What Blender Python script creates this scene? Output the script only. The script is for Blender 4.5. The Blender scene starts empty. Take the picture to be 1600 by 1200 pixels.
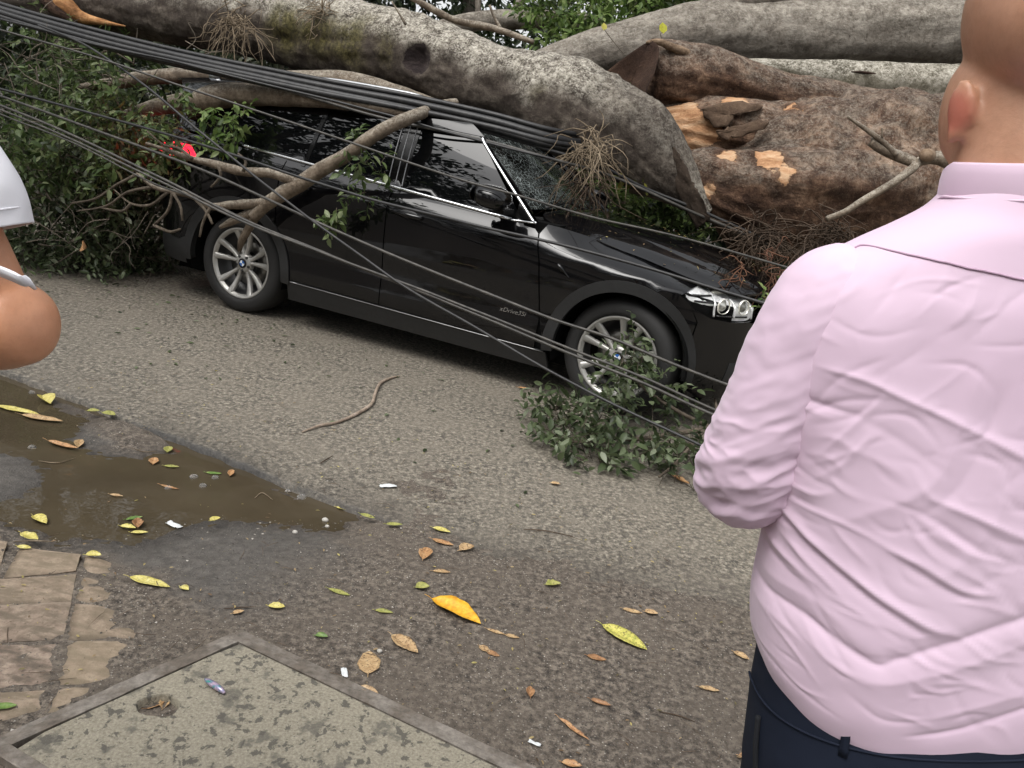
import bpy, bmesh, math, random
import numpy as np
from mathutils import Matrix, Vector
sc = bpy.context.scene
COL = sc.collection
random.seed(7); RNG = np.random.default_rng(7)

# ---------------------------------------------------------------- camera, sky, sun, exposure
FPX = 1260.0; PITCH = 0.29354; ROLL = 0.15960; CAMH = 1.5546
fw = np.array([0, math.cos(PITCH), -math.sin(PITCH)]); _r = np.array([1., 0, 0]); _u = np.cross(_r, fw)
RT = _r*math.cos(ROLL)+_u*math.sin(ROLL); UP = -_r*math.sin(ROLL)+_u*math.cos(ROLL)
CO = np.array([0, 0, CAMH])
cam = bpy.data.cameras.new('camera'); co = bpy.data.objects.new('camera', cam); COL.objects.link(co)
cam.sensor_width = 36.0; cam.lens = FPX/1600*36; cam.clip_start = 0.05; cam.clip_end = 800
co.matrix_world = Matrix(((RT[0], UP[0], -fw[0], CO[0]), (RT[1], UP[1], -fw[1], CO[1]), (RT[2], UP[2], -fw[2], CO[2]), (0, 0, 0, 1)))
sc.camera = co
SUN_EL = math.radians(58); SUN_AZ = math.radians(215)      # high, behind and left of the camera; overcast
w = bpy.data.worlds.new('World'); sc.world = w; w.use_nodes = True
nt = w.node_tree; nt.nodes.clear()
sky = nt.nodes.new('ShaderNodeTexSky'); sky.sky_type = 'NISHITA'; sky.sun_disc = False
sky.sun_elevation = SUN_EL; sky.sun_rotation = SUN_AZ; sky.air_density = 1.0; sky.dust_density = 4.0; sky.ozone_density = 1.0
hs = nt.nodes.new('ShaderNodeHueSaturation'); hs.inputs['Saturation'].default_value = 0.12
bg = nt.nodes.new('ShaderNodeBackground'); bg.inputs['Strength'].default_value = 0.12
wo = nt.nodes.new('ShaderNodeOutputWorld')
nt.links.new(sky.outputs[0], hs.inputs['Color']); nt.links.new(hs.outputs[0], bg.inputs[0]); nt.links.new(bg.outputs[0], wo.inputs[0])
sl = bpy.data.lights.new('sun', 'SUN'); sl.energy = .7; sl.angle = math.radians(40); sl.color = (1.0, 0.965, 0.92)
so = bpy.data.objects.new('sun', sl); COL.objects.link(so)
sd = Vector((math.sin(SUN_AZ)*math.cos(SUN_EL), math.cos(SUN_AZ)*math.cos(SUN_EL), math.sin(SUN_EL)))
so.rotation_euler = sd.to_track_quat('Z', 'Y').to_euler()
sc.view_settings.view_transform = 'Standard'; sc.view_settings.look = 'None'
sc.view_settings.exposure = 1.15; sc.view_settings.gamma = 1.0; sc.view_settings.use_curve_mapping = False
sc.render.engine = 'CYCLES'
sc.cycles.max_bounces = 8; sc.cycles.transparent_max_bounces = 8
sc.cycles.use_denoising = True

# ---------------------------------------------------------------- geometry helpers
def ray(x, y): return fw+RT*((x-800)/FPX)-UP*((y-600)/FPX)
def at(x, y, d): return CO+ray(x, y)*d
def gnd(x, y, z=0.0):
    d = ray(x, y); return CO+d*((z-CAMH)/d[2])
CC = np.array([-1.81907, 6.65997, 0.0]); CTH = 0.3642          # car: rear axle on the ground, heading
CA = np.array([math.cos(CTH), -math.sin(CTH), 0]); CN = np.array([-math.sin(CTH), -math.cos(CTH), 0])
def cp(x, y, yc):                                            # point of a sight line on the car-parallel plane y = yc
    d = ray(x, y); return CO+d*(((yc-(CO-CC)@CN))/(d@CN))
def norm(v): return v/np.maximum(np.linalg.norm(v, axis=-1, keepdims=True), 1e-9)
_TAB = np.random.default_rng(3).random((32, 32, 32))
def vn(P):                                                   # value noise, -1..1
    P = np.asarray(P, float); i = np.floor(P).astype(int); f = P-i; f = f*f*(3-2*f); i &= 31; j = (i+1) & 31
    T = _TAB; x0, y0, z0 = i[..., 0], i[..., 1], i[..., 2]; x1, y1, z1 = j[..., 0], j[..., 1], j[..., 2]
    fx, fy, fz = f[..., 0], f[..., 1], f[..., 2]
    a = (T[x0, y0, z0]*(1-fx)+T[x1, y0, z0]*fx)*(1-fy)+(T[x0, y1, z0]*(1-fx)+T[x1, y1, z0]*fx)*fy
    b = (T[x0, y0, z1]*(1-fx)+T[x1, y0, z1]*fx)*(1-fy)+(T[x0, y1, z1]*(1-fx)+T[x1, y1, z1]*fx)*fy
    return (a*(1-fz)+b*fz)*2-1
def fbm(P, o=4):
    P = np.asarray(P, float); s = 0; a = 1; t = 0
    for k in range(o): s = s+a*vn(P+17.3*k); t += a; a *= .5; P = P*2.03
    return s/t
def sstep(x, a, b):
    t = np.clip((np.asarray(x, float)-a)/(b-a), 0, 1); return t*t*(3-2*t)
def catmull(P, n):
    P = np.asarray(P, float); m = len(P)
    if m < 3:
        t = np.linspace(0, 1, n)[:, None]; return P[0]*(1-t)+P[-1]*t
    Q = np.vstack([2*P[0]-P[1], P, 2*P[-1]-P[-2]])
    t = np.linspace(0, m-1-1e-6, n); k = t.astype(int); f = (t-k)[:, None]
    a, b, c, d = Q[k], Q[k+1], Q[k+2], Q[k+3]
    return .5*((2*b)+(-a+c)*f+(2*a-5*b+4*c-d)*f**2+(-a+3*b-3*c+d)*f**3)

def tag(o, label=None, cat=None, group=None, kind=None):
    if label: o['label'] = label
    if cat: o['category'] = cat
    if group: o['group'] = group
    if kind: o['kind'] = kind
    return o
def thing(name, label, cat, loc=(0, 0, 0), group=None, mw=None):
    o = bpy.data.objects.new(name, None); COL.objects.link(o); o.empty_display_size = .1
    o.matrix_world = mw if mw is not None else Matrix.Translation([float(v) for v in loc])
    o['_mw'] = 0
    del o['_mw']
    return tag(o, label, cat, group)
def link(name, me, parent=None, mats=None):
    o = bpy.data.objects.new(name, me); COL.objects.link(o)
    if parent is not None: o.parent = parent
    if mats is not None:
        for m in (mats if isinstance(mats, (list, tuple)) else [mats]): me.materials.append(m)
    return o
def mesh_of(V, F, smooth=True, uv=None, mi=None, attrs=None):
    me = bpy.data.meshes.new('m'); V = np.asarray(V, float)
    if isinstance(F, np.ndarray):
        n, k = F.shape
        me.vertices.add(len(V)); me.vertices.foreach_set('co', V.ravel())
        me.loops.add(n*k); me.loops.foreach_set('vertex_index', F.ravel().astype(np.int32))
        me.polygons.add(n); me.polygons.foreach_set('loop_start', np.arange(0, n*k, k, dtype=np.int32))
        me.update(calc_edges=True)
    else:
        me.from_pydata([tuple(v) for v in V], [], [tuple(int(i) for i in f) for f in F]); me.update()
    me.polygons.foreach_set('use_smooth', np.full(len(me.polygons), bool(smooth)))
    if mi is not None: me.polygons.foreach_set('material_index', np.asarray(mi, np.int32))
    if uv is not None:
        l = me.uv_layers.new(name='UVMap'); vi = np.empty(len(me.loops), np.int32); me.loops.foreach_get('vertex_index', vi)
        l.data.foreach_set('uv', np.asarray(uv, float)[vi].ravel())
    for k, a in (attrs or {}).items():
        t = me.attributes.new(k, 'FLOAT', 'POINT'); t.data.foreach_set('value', np.asarray(a, float))
    me.validate(); me.update()
    return me
def obj(name, V, F, mat, parent=None, smooth=True, local=False, **kw):
    """mesh object; V in world coordinates unless local"""
    V = np.asarray(V, float)
    if parent is not None and not local:
        M = np.array(parent.matrix_world.inverted()); V = V@M[:3, :3].T+M[:3, 3]
    return link(name, mesh_of(V, F, smooth, **kw), parent, mat)
class MB:                                                    # collects several shapes for one mesh
    def __init__(s): s.V = []; s.F = []; s.n = 0; s.M = []
    def add(s, V, F, mi=0):
        s.V.append(np.asarray(V, float)); s.F += [[int(i)+s.n for i in f] for f in F]; s.n += len(V); s.M += [mi]*len(F); return s
    def build(s, name, mat, parent=None, smooth=True, local=False):
        return obj(name, np.vstack(s.V), s.F, mat, parent, smooth, local, mi=s.M)
def grid_faces(nr, nc, wrap=False, off=0):
    i = np.arange(nr-1)[:, None]; j = np.arange(nc if wrap else nc-1)[None, :]; k = (j+1) % nc
    return np.stack([i*nc+j, i*nc+k, (i+1)*nc+k, (i+1)*nc+j], -1).reshape(-1, 4)+off
def frames(C):
    T = norm(np.gradient(C, axis=0)); N = np.zeros_like(T)
    r = np.array([0, 0, 1.]) if abs(T[0][2]) < .9 else np.array([1., 0, 0])
    n = norm(r-T[0]*(r@T[0])); N[0] = n
    for i in range(1, len(T)):
        n = n-T[i]*(n@T[i]); n = norm(n); N[i] = n
    return T, N, np.cross(T, N)
def tube(path, rad, seg=8, n=None, amp=0, freq=3., amp2=0, freq2=12., jag0=0, jag1=0, flat=None, caps=True, shape=None, flute=0, warp=0, fl_f=1.3):
    """round limb along a path of points with radii; returns V, F, uv"""
    P = np.asarray(path, float); rad = np.broadcast_to(np.asarray(rad, float), (len(P),))
    n = n or max(len(P), 2)
    Q = catmull(np.hstack([P, rad[:, None]]), n); C = Q[:, :3]; R = np.maximum(Q[:, 3], 1e-4)
    T, N, B = frames(C); a = np.linspace(0, 2*np.pi, seg, endpoint=False)
    D = np.cos(a)[None, :, None]*N[:, None]+np.sin(a)[None, :, None]*B[:, None]
    rr = np.repeat(R[:, None], seg, 1)
    if shape is not None: rr = rr*shape(a[None, :], np.linspace(0, 1, n)[:, None])
    if flute:
        sl_ = np.concatenate([[0], np.cumsum(np.linalg.norm(np.diff(C, axis=0), axis=1))])[:, None]+0*a[None]
        o0 = C[0, 0]*3.1; w2 = .35*np.sin(sl_*1.7+o0); rr = rr*(1+flute*fbm(np.stack([np.cos(a[None]+w2)*fl_f+o0, np.sin(a[None]+w2)*fl_f, sl_*.9], -1), 3)+.5*flute*fbm(np.stack([np.cos(a[None]+w2)*fl_f*3+o0, np.sin(a[None]+w2)*fl_f*3, sl_*.8], -1), 3))
    V = C[:, None]+D*rr[..., None]
    if amp: rr = rr*(1+amp*fbm(V*freq, 3))
    if amp2: rr = rr*(1+amp2*fbm(V*freq2, 3))
    V = C[:, None]+D*rr[..., None]
    if jag0: V[0] += -T[0]*(jag0*(fbm(np.stack([np.cos(a)*2, np.sin(a)*2, a*0+5], -1), 3)*1.2)[:, None])
    if jag1: V[-1] += T[-1]*(jag1*(fbm(np.stack([np.cos(a)*2, np.sin(a)*2, a*0+9], -1), 3)*1.2)[:, None])
    s = np.concatenate([[0], np.cumsum(np.linalg.norm(np.diff(C, axis=0), axis=1))])
    uv = np.stack([np.repeat((np.abs(a-np.pi)/np.pi*2)[None], n, 0)*R.mean(), np.repeat(s[:, None], seg, 1)], -1).reshape(-1, 2)
    V = V.reshape(-1, 3); F = [list(f) for f in grid_faces(n, seg, True)]
    if caps:
        k = len(V); V = np.vstack([V, V[:seg].mean(0)+T[0]*R[0]*.05*(-1 if not jag0 else 3), V[-seg:].mean(0)+T[-1]*R[-1]*.05*(1 if not jag1 else -3)])
        uv = np.vstack([uv, uv[:seg].mean(0), uv[-seg:].mean(0)])
        F += [[k, (j+1) % seg, j] for j in range(seg)]+[[k+1, k-seg+j, k-seg+(j+1) % seg] for j in range(seg)]
    return V, F, uv
def box(c, s, R=None):
    c = np.asarray(c, float); h = np.asarray(s, float)/2
    V = np.array([[x, y, z] for x in (-1, 1) for y in (-1, 1) for z in (-1, 1)])*h
    if R is not None: V = V@np.asarray(R).T
    return V+c, [[0, 1, 3, 2], [4, 6, 7, 5], [0, 4, 5, 1], [2, 3, 7, 6], [0, 2, 6, 4], [1, 5, 7, 3]]
def ellipsoid(c, r, nu=24, nv=16, R=None):
    t = np.linspace(0.02, np.pi-.02, nv); a = np.linspace(0, 2*np.pi, nu, endpoint=False)
    V = np.stack([np.sin(t)[:, None]*np.cos(a), np.sin(t)[:, None]*np.sin(a), np.cos(t)[:, None]+0*a], -1).reshape(-1, 3)*np.asarray(r)
    if R is not None: V = V@np.asarray(R).T
    F = [list(f[::-1]) for f in grid_faces(nv, nu, True)]+[list(range(nu)), list(range((nv-1)*nu, nv*nu))[::-1]]
    return V+np.asarray(c), F
def lathe(prof, seg=48):                                     # profile (radius, height) about local Z
    p = np.asarray(prof, float); a = np.linspace(0, 2*np.pi, seg, endpoint=False)
    V = np.stack([p[:, 0][:, None]*np.cos(a), p[:, 0][:, None]*np.sin(a), p[:, 1][:, None]+0*a], -1).reshape(-1, 3)
    return V, [list(f) for f in grid_faces(len(p), seg, True)]

# ---------------------------------------------------------------- material helpers
class NT:
    def __init__(s, name):
        s.m = bpy.data.materials.new(name); s.m.use_nodes = True; s.t = s.m.node_tree; s.t.nodes.clear()
        s.out = s.n('ShaderNodeOutputMaterial'); s.b = s.n('ShaderNodeBsdfPrincipled'); s.l(s.b.outputs[0], s.out.inputs[0])
        s.tc = s.n('ShaderNodeTexCoord')
    def n(s, t, **kw):
        x = s.t.nodes.new(t)
        for k, v in kw.items(): setattr(x, k, v)
        return x
    def l(s, a, b): s.t.links.new(a, b)
    def co(s, kind='Object', scale=(1, 1, 1)):
        mp = s.n('ShaderNodeMapping'); mp.inputs['Scale'].default_value = scale; s.l(s.tc.outputs[kind], mp.inputs[0]); return mp.outputs[0]
    def noise(s, vec, scale, detail=4, rough=.6, dist=0):
        x = s.n('ShaderNodeTexNoise'); x.inputs['Scale'].default_value = scale; x.inputs['Detail'].default_value = detail
        x.inputs['Roughness'].default_value = rough; x.inputs['Distortion'].default_value = dist; s.l(vec, x.inputs['Vector']); return x.outputs['Fac']
    def voro(s, vec, scale, feature='F1', out='Distance', rnd=1):
        x = s.n('ShaderNodeTexVoronoi'); x.feature = feature; x.inputs['Scale'].default_value = scale; x.inputs['Randomness'].default_value = rnd
        s.l(vec, x.inputs['Vector']); return x.outputs[out]
    def ramp(s, fac, stops, interp='LINEAR'):
        x = s.n('ShaderNodeValToRGB'); x.color_ramp.interpolation = interp; e = x.color_ramp.elements
        while len(e) < len(stops): e.new(.5)
        for i, (p, c) in enumerate(stops):
            e[i].position = p; e[i].color = (c, c, c, 1) if np.isscalar(c) else tuple(c)+(1,)
        s.l(fac, x.inputs[0]); return x.outputs[0]
    def mix(s, fac, a, b, blend='MIX'):
        x = s.n('ShaderNodeMix', data_type='RGBA', blend_type=blend)
        for v, i in ((fac, 0), (a, 6), (b, 7)):
            if hasattr(v, 'is_linked'): s.l(v, x.inputs[i])
            else: x.inputs[i].default_value = v if i == 0 else (tuple(v)+(1,) if not np.isscalar(v) else (v, v, v, 1))
        return x.outputs[2]
    def math(s, op, a, b=0.5):
        x = s.n('ShaderNodeMath', operation=op)
        for v, i in ((a, 0), (b, 1)):
            if hasattr(v, 'is_linked'): s.l(v, x.inputs[i])
            else: x.inputs[i].default_value = v
        return x.outputs[0]
    def attr(s, name):
        x = s.n('ShaderNodeAttribute'); x.attribute_name = name; return x.outputs['Fac']
    def col(s, v):
        if hasattr(v, 'is_linked'): s.l(v, s.b.inputs['Base Color'])
        else: s.b.inputs['Base Color'].default_value = tuple(v)+(1,)
    def set(s, **kw):
        for k, v in kw.items():
            i = s.b.inputs[k.replace('_', ' ')]
            if hasattr(v, 'is_linked'): s.l(v, i)
            else: i.default_value = v
        return s
    def bump(s, h, strength=.5, dist=.01, prev=None):
        x = s.n('ShaderNodeBump'); x.inputs['Strength'].default_value = strength; x.inputs['Distance'].default_value = dist
        s.l(h, x.inputs['Height'])
        if prev is not None: s.l(prev, x.inputs['Normal'])
        s.l(x.outputs[0], s.b.inputs['Normal']); return x.outputs[0]
def flat(name, col, rough=.5, metal=0, spec=.5, coat=0, nz=0, nscale=20, bump=0):
    t = NT(name)
    if nz:
        v = t.noise(t.co(), nscale, 5)
        t.col(t.ramp(v, [(.25, [c*(1-nz) for c in col]), (.75, [min(1, c*(1+nz)) for c in col])]))
        if bump: t.bump(v, bump, .004)
    else: t.col(col)
    t.set(Roughness=rough, Metallic=metal); t.b.inputs['Specular IOR Level'].default_value = spec
    if coat: t.set(Coat_Weight=coat, Coat_Roughness=.03)
    return t.m

# ---------------------------------------------------------------- ground, road, verge, puddle
def m_road():
    t = NT('road_asphalt'); v = t.co()
    a = t.noise(v, 46, 6, .75); b = t.noise(v, 3.2, 5, .6); c = t.voro(v, 120)
    st = t.noise(t.co(scale=(1, .6, 1)), 30, 4, .65)
    base = t.ramp(a, [(.36, (.040, .035, .028)), (.46, (.12, .106, .085)), (.54, (.225, .198, .155)), (.66, (.44, .395, .32))])
    base = t.mix(t.ramp(st, [(.40, .62), (.50, 0.)]), base, (.034, .030, .025))
    base = t.mix(t.ramp(b, [(.38, .0), (.68, .55)]), base, (.19, .165, .13))
    base = t.mix(t.ramp(c, [(.12, .8), (.26, 0.)]), base, t.ramp(t.voro(v, 120, out='Color'), [(.35, (.05, .045, .04)), (.95, (.46, .43, .37))]))
    di = t.math('MULTIPLY', t.attr('dirt'), t.ramp(t.noise(v, 26, 5, .75), [(.36, .25), (.58, 1.)])); base = t.mix(t.math('MULTIPLY', di, .85), base, t.ramp(a, [(.34, (.030, .024, .019)), (.5, (.075, .062, .050)), (.7, (.16, .138, .112))]))
    wet = t.attr('wet'); base = t.mix(t.math('MULTIPLY', wet, .62), base, t.ramp(a, [(.3, (.007, .006, .0055)), (.7, (.040, .037, .033))]))  # wet asphalt tone, also the shadow line painted on the lip face
    t.col(base); t.set(Roughness=t.mix(wet, .82, .40))
    h = t.math('ADD', t.math('MULTIPLY', a, .6), t.math('MULTIPLY', st, .6)); t.bump(h, .8, .012); return t.m
def m_verge():
    t = NT('verge_dirt'); v = t.co()
    a = t.noise(v, 42, 6, .75); b = t.noise(v, 3.5, 4, .6); c = t.voro(v, 95); cc = t.voro(v, 95, out='Color'); e = t.voro(v, 210)
    base = t.ramp(a, [(.36, (.020, .0155, .012)), (.48, (.082, .066, .051)), (.62, (.20, .168, .134))])
    base = t.mix(t.ramp(b, [(.42, 0.), (.62, .6)]), base, (.105, .085, .066))
    base = t.mix(t.ramp(c, [(.16, .85), (.30, 0.)]), base, t.ramp(cc, [(.25, (.030, .026, .023)), (.55, (.12, .106, .09)), (.9, (.48, .44, .38))]))
    base = t.mix(t.ramp(e, [(.14, .75), (.24, 0.)]), base, t.ramp(t.voro(v, 210, out='Color'), [(.3, (.03, .026, .022)), (.8, (.24, .215, .18))]))
    sm = t.attr('slurry'); base = t.mix(t.math('MULTIPLY', sm, .8), base, t.ramp(t.noise(v, 24, 5, .7), [(.35, (.050, .046, .041)), (.7, (.115, .106, .096))]))
    wet = t.attr('wet'); base = t.mix(t.math('MULTIPLY', wet, .6), base, (.018, .015, .012))
    t.col(base); t.set(Roughness=t.mix(wet, .85, .30))
    h = t.math('ADD', t.math('MULTIPLY', a, .7), t.math('MULTIPLY', t.ramp(c, [(.0, 1.), (.35, 0.)]), .5)); t.bump(h, .75, .010); return t.m
def m_water():
    t = NT('muddy_water'); v = t.co()
    t.col(t.ramp(t.noise(v, 2.5, 4), [(.3, (.050, .039, .024)), (.7, (.072, .057, .036))]))
    t.set(Roughness=.015); t.b.inputs['IOR'].default_value = 1.36
    t.bump(t.noise(v, 9, 3, .6), .25, .004); return t.m

LIP = np.array([[-30, 16.5], [-8, 6.35], [-2.54, 3.91], [-1.44, 3.41], [-.34, 2.94], [1.2, 2.28], [8, -.7], [30, -10.5]])
E1 = norm(np.array([1., -.437])); E2 = np.array([-E1[1], E1[0]])*-1.0        # along the lip, toward the camera
L0 = np.array([-1.44, 3.41])
def st2xy(s, t): return L0[0]+E1[0]*s+E2[0]*t, L0[1]+E1[1]*s+E2[1]*t

def in_poly(X, Y, P):
    c = np.zeros(X.shape, bool); n = len(P)
    for i in range(n):
        x0, y0 = P[i]; x1, y1 = P[(i+1) % n]
        k = ((y0 > Y) != (y1 > Y)) & (X < (x1-x0)*(Y-y0)/(y1-y0+1e-12)+x0); c ^= k
    return c
def sd_poly(X, Y, P):
    d = np.full(X.shape, 1e9); n = len(P)
    for i in range(n):
        a = P[i]; b = P[(i+1) % n]; ab = b-a; L = ab@ab+1e-12
        u = np.clip(((X-a[0])*ab[0]+(Y-a[1])*ab[1])/L, 0, 1); d = np.minimum(d, np.hypot(X-a[0]-u*ab[0], Y-a[1]-u*ab[1]))
    return np.where(in_poly(X, Y, P), d, -d)
def gp(pts, z=-.03): return np.array([gnd(x, y, z)[:2] for x, y in pts])
PUD = gp([(-260, 560), (-120, 560), (0, 592), (25, 592), (70, 625), (125, 655), (100, 690), (140, 708), (215, 722), (285, 700), (330, 716), (400, 748), (470, 780), (552, 803), (520, 824), (440, 822), (380, 812), (310, 818), (240, 838), (205, 848), (90, 842), (0, 815), (-120, 800), (-300, 700)])
ISL = gp([(-300, 700), (-60, 706), (20, 706), (62, 722), (82, 745), (60, 768), (10, 785), (-80, 800), (-300, 760)])
WL = -.030

def build_ground():
    g = 260.0
    tag(obj('ground', [(-g, -g, -.16), (g, -g, -.16), (g, g, -.16), (-g, g, -.16)], [(0, 1, 2, 3)], flat('soil', (.06, .05, .04), .9, nz=.4, nscale=3)), kind='structure')
    # road: irregular near edge with a broken lip
    s = np.concatenate([np.linspace(-20, -3, 60), np.linspace(-2.98, 4.0, 700), np.linspace(4.05, 20, 60)])
    ed = .018*fbm(np.stack([s*3, s*0, s*0], -1), 4)+.012*fbm(np.stack([s*14, s*0, s*0+3], -1), 3)
    rows = [(-14, 0.0), (-9, 0), (-5, 0), (-3, 0), (-2, 0), (-1.4, 0)]+[(t_, 0) for t_ in np.arange(-1.1, -.13, .06)]+[(-.12, -.001), (-.03, -.001), (0.0, -.005), (.005, -.07)]
    V = []; W = []
    for t, z in rows:
        tt = t+ed*(1 if t > -.2 else 0); x, y = st2xy(s, tt)
        V.append(np.stack([x, y, z+0*s], -1)); W.append((math.exp(-abs(t)/.16)*.85 if -1 < t < .0 else (1.5 if t >= 0 else 0))+0*s)  # damp toward the edge; lip face blackened further as a painted shadow line
    V = np.concatenate(V); W = np.concatenate(W)
    W = W*(.45+.55*sstep(fbm(V*np.array([2.5, 2.5, 0]), 3), -.3, .3))
    F = grid_faces(len(rows), len(s))
    S_ = np.tile(s, len(rows)); T_ = np.repeat([r[0] for r in rows], len(s)); tbl = -.03-.34*sstep(S_, 1.2, 2.6)-.12*sstep(S_, 2.6, 4)
    nd = fbm(V*np.array([4, 4, 0])+3, 4); dirt = sstep(T_-tbl+.30+.22*nd, 0, .42)*sstep(S_, .5, 1.1)*(T_ < 0.2)
    road = obj('road', V, F[:, ::-1], m_road(), attrs={'wet': W, 'dirt': dirt}); tag(road, kind='structure')
    # verge: height field on the near side, puddle basin in it
    ss = np.concatenate([np.linspace(-14, -2.4, 80), np.arange(-2.38, 4.2, .024), np.linspace(4.25, 14, 60)])
    tt = np.concatenate([np.arange(-.62, 2.4, .024), np.linspace(2.45, 9, 40)])
    S, T = np.meshgrid(ss, tt); X, Y = st2xy(S, T)
    nz = fbm(np.stack([X*3, Y*3, X*0], -1), 4); n2 = fbm(np.stack([X*16, Y*16, X*0+4], -1), 4); n3 = fbm(np.stack([X*60, Y*60, X*0+7], -1), 3)
    pd = sd_poly(X, Y, PUD); idd = sd_poly(X, Y, ISL); d = np.minimum(pd, -idd)+.035*n2+.03*nz
    z = WL+.030*sstep(-d, 0, .30)-.022*sstep(d, 0, .12)+.004*n3+.006*n2*sstep(-d, .0, .2)+.003*nz
    z = np.where((T < .05) & (S < .9), z-.02*sstep(-T, -.05, .03), z)      # stay under the road on the left
    rise = sstep(S, 1.0, 1.45)                                    # on the right the dirt spreads over the asphalt
    tb = -.03-.34*sstep(S, 1.2, 2.6)-.12*sstep(S, 2.6, 4)
    cover = rise*(.006*sstep(T-tb+.10*nz+.05*n2, -.06, .10)-.003+.0035*n3+.002*n2)
    z = np.where(S > 1.0, z*(1-rise)+rise*np.maximum(cover, -.02)+rise*.0, z)
    z = np.where(T > 1.1, z*(1-sstep(T, 1.1, 1.6))+sstep(T, 1.1, 1.6)*(.000+.004*n3+.003*n2), z)
    wet = np.clip(sstep(d, -.16, .02)*(.9)+.4*sstep(nz, .25, .6)*0, 0, 1)
    slur = sstep(-np.abs(T-.55-.1*nz)+.33+.1*n2, -.05, .1)*sstep(S, -1.2, -.4)*(1-sstep(S, .9, 1.35))
    P = np.stack([X, Y, z], -1).reshape(-1, 3)
    ve = obj('verge', P, grid_faces(len(tt), len(ss))[:, ::-1], m_verge(), attrs={'wet': wet.ravel(), 'slurry': slur.ravel()}); tag(ve, kind='structure')
    # puddle surface
    c = gp([(-300, 540), (700, 540)]); x0, y0 = PUD.min(0)-.3; x1, y1 = PUD.max(0)+.3
    u = np.linspace(-4, 1.05, 60); v = np.linspace(-.02, 1.05, 24); U, W_ = np.meshgrid(u, v); x, y = st2xy(U, W_)
    tag(obj('puddle', np.stack([x, y, x*0+WL], -1).reshape(-1, 3), grid_faces(24, 60)[:, ::-1], m_water()), kind='structure')
build_ground()

# loose gravel and flecks: real little stones, nobody could count them
def scatter_stones():
    n = 22000; s = RNG.uniform(-.9, 3.4, n); t = RNG.uniform(-.35, 1.9, n)
    keep = RNG.random(n) < .35+.65*sstep(fbm(np.stack([s*2.5, t*2.5, s*0], -1), 3), -.1, .35)
    s, t = s[keep], t[keep]; x, y = st2xy(s, t); m = len(s)
    pd = sd_poly(x, y, PUD); ok = pd < -.02; x, y = x[ok], y[ok]; m = len(x)
    r = .0013+.0045*RNG.random(m)**5
    oc = np.array([[1, 0, 0], [0, 1, 0], [-1, 0, 0], [0, -1, 0], [0, 0, 1], [0, 0, -.6]])
    of = np.array([[0, 1, 4], [1, 2, 4], [2, 3, 4], [3, 0, 4], [1, 0, 5], [2, 1, 5], [3, 2, 5], [0, 3, 5]])
    a = RNG.uniform(0, 6.28, m); jit = 1+.35*RNG.uniform(-1, 1, (m, 6, 3)); Q = oc[None]*jit*np.array([1, .8, .6])
    ca, sa = np.cos(a)[:, None], np.sin(a)[:, None]
    V = np.stack([Q[..., 0]*ca-Q[..., 1]*sa, Q[..., 0]*sa+Q[..., 1]*ca, Q[..., 2]], -1)*r[:, None, None]+np.stack([x, y, .002+0*x], -1)[:, None]
    F = (of[None]+np.arange(m)[:, None, None]*6).reshape(-1, 3)
    t_ = NT('gravel'); g_ = t_.n('ShaderNodeNewGeometry')
    t_.col(t_.ramp(g_.outputs['Random Per Island'], [(0, (.04, .035, .03)), (.6, (.10, .09, .075)), (.9, (.22, .20, .17)), (1, (.5, .47, .42))])); t_.set(Roughness=.8)
    tag(obj('gravel', V.reshape(-1, 3), F, t_.m, smooth=False), kind='stuff')
scatter_stones()

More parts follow.
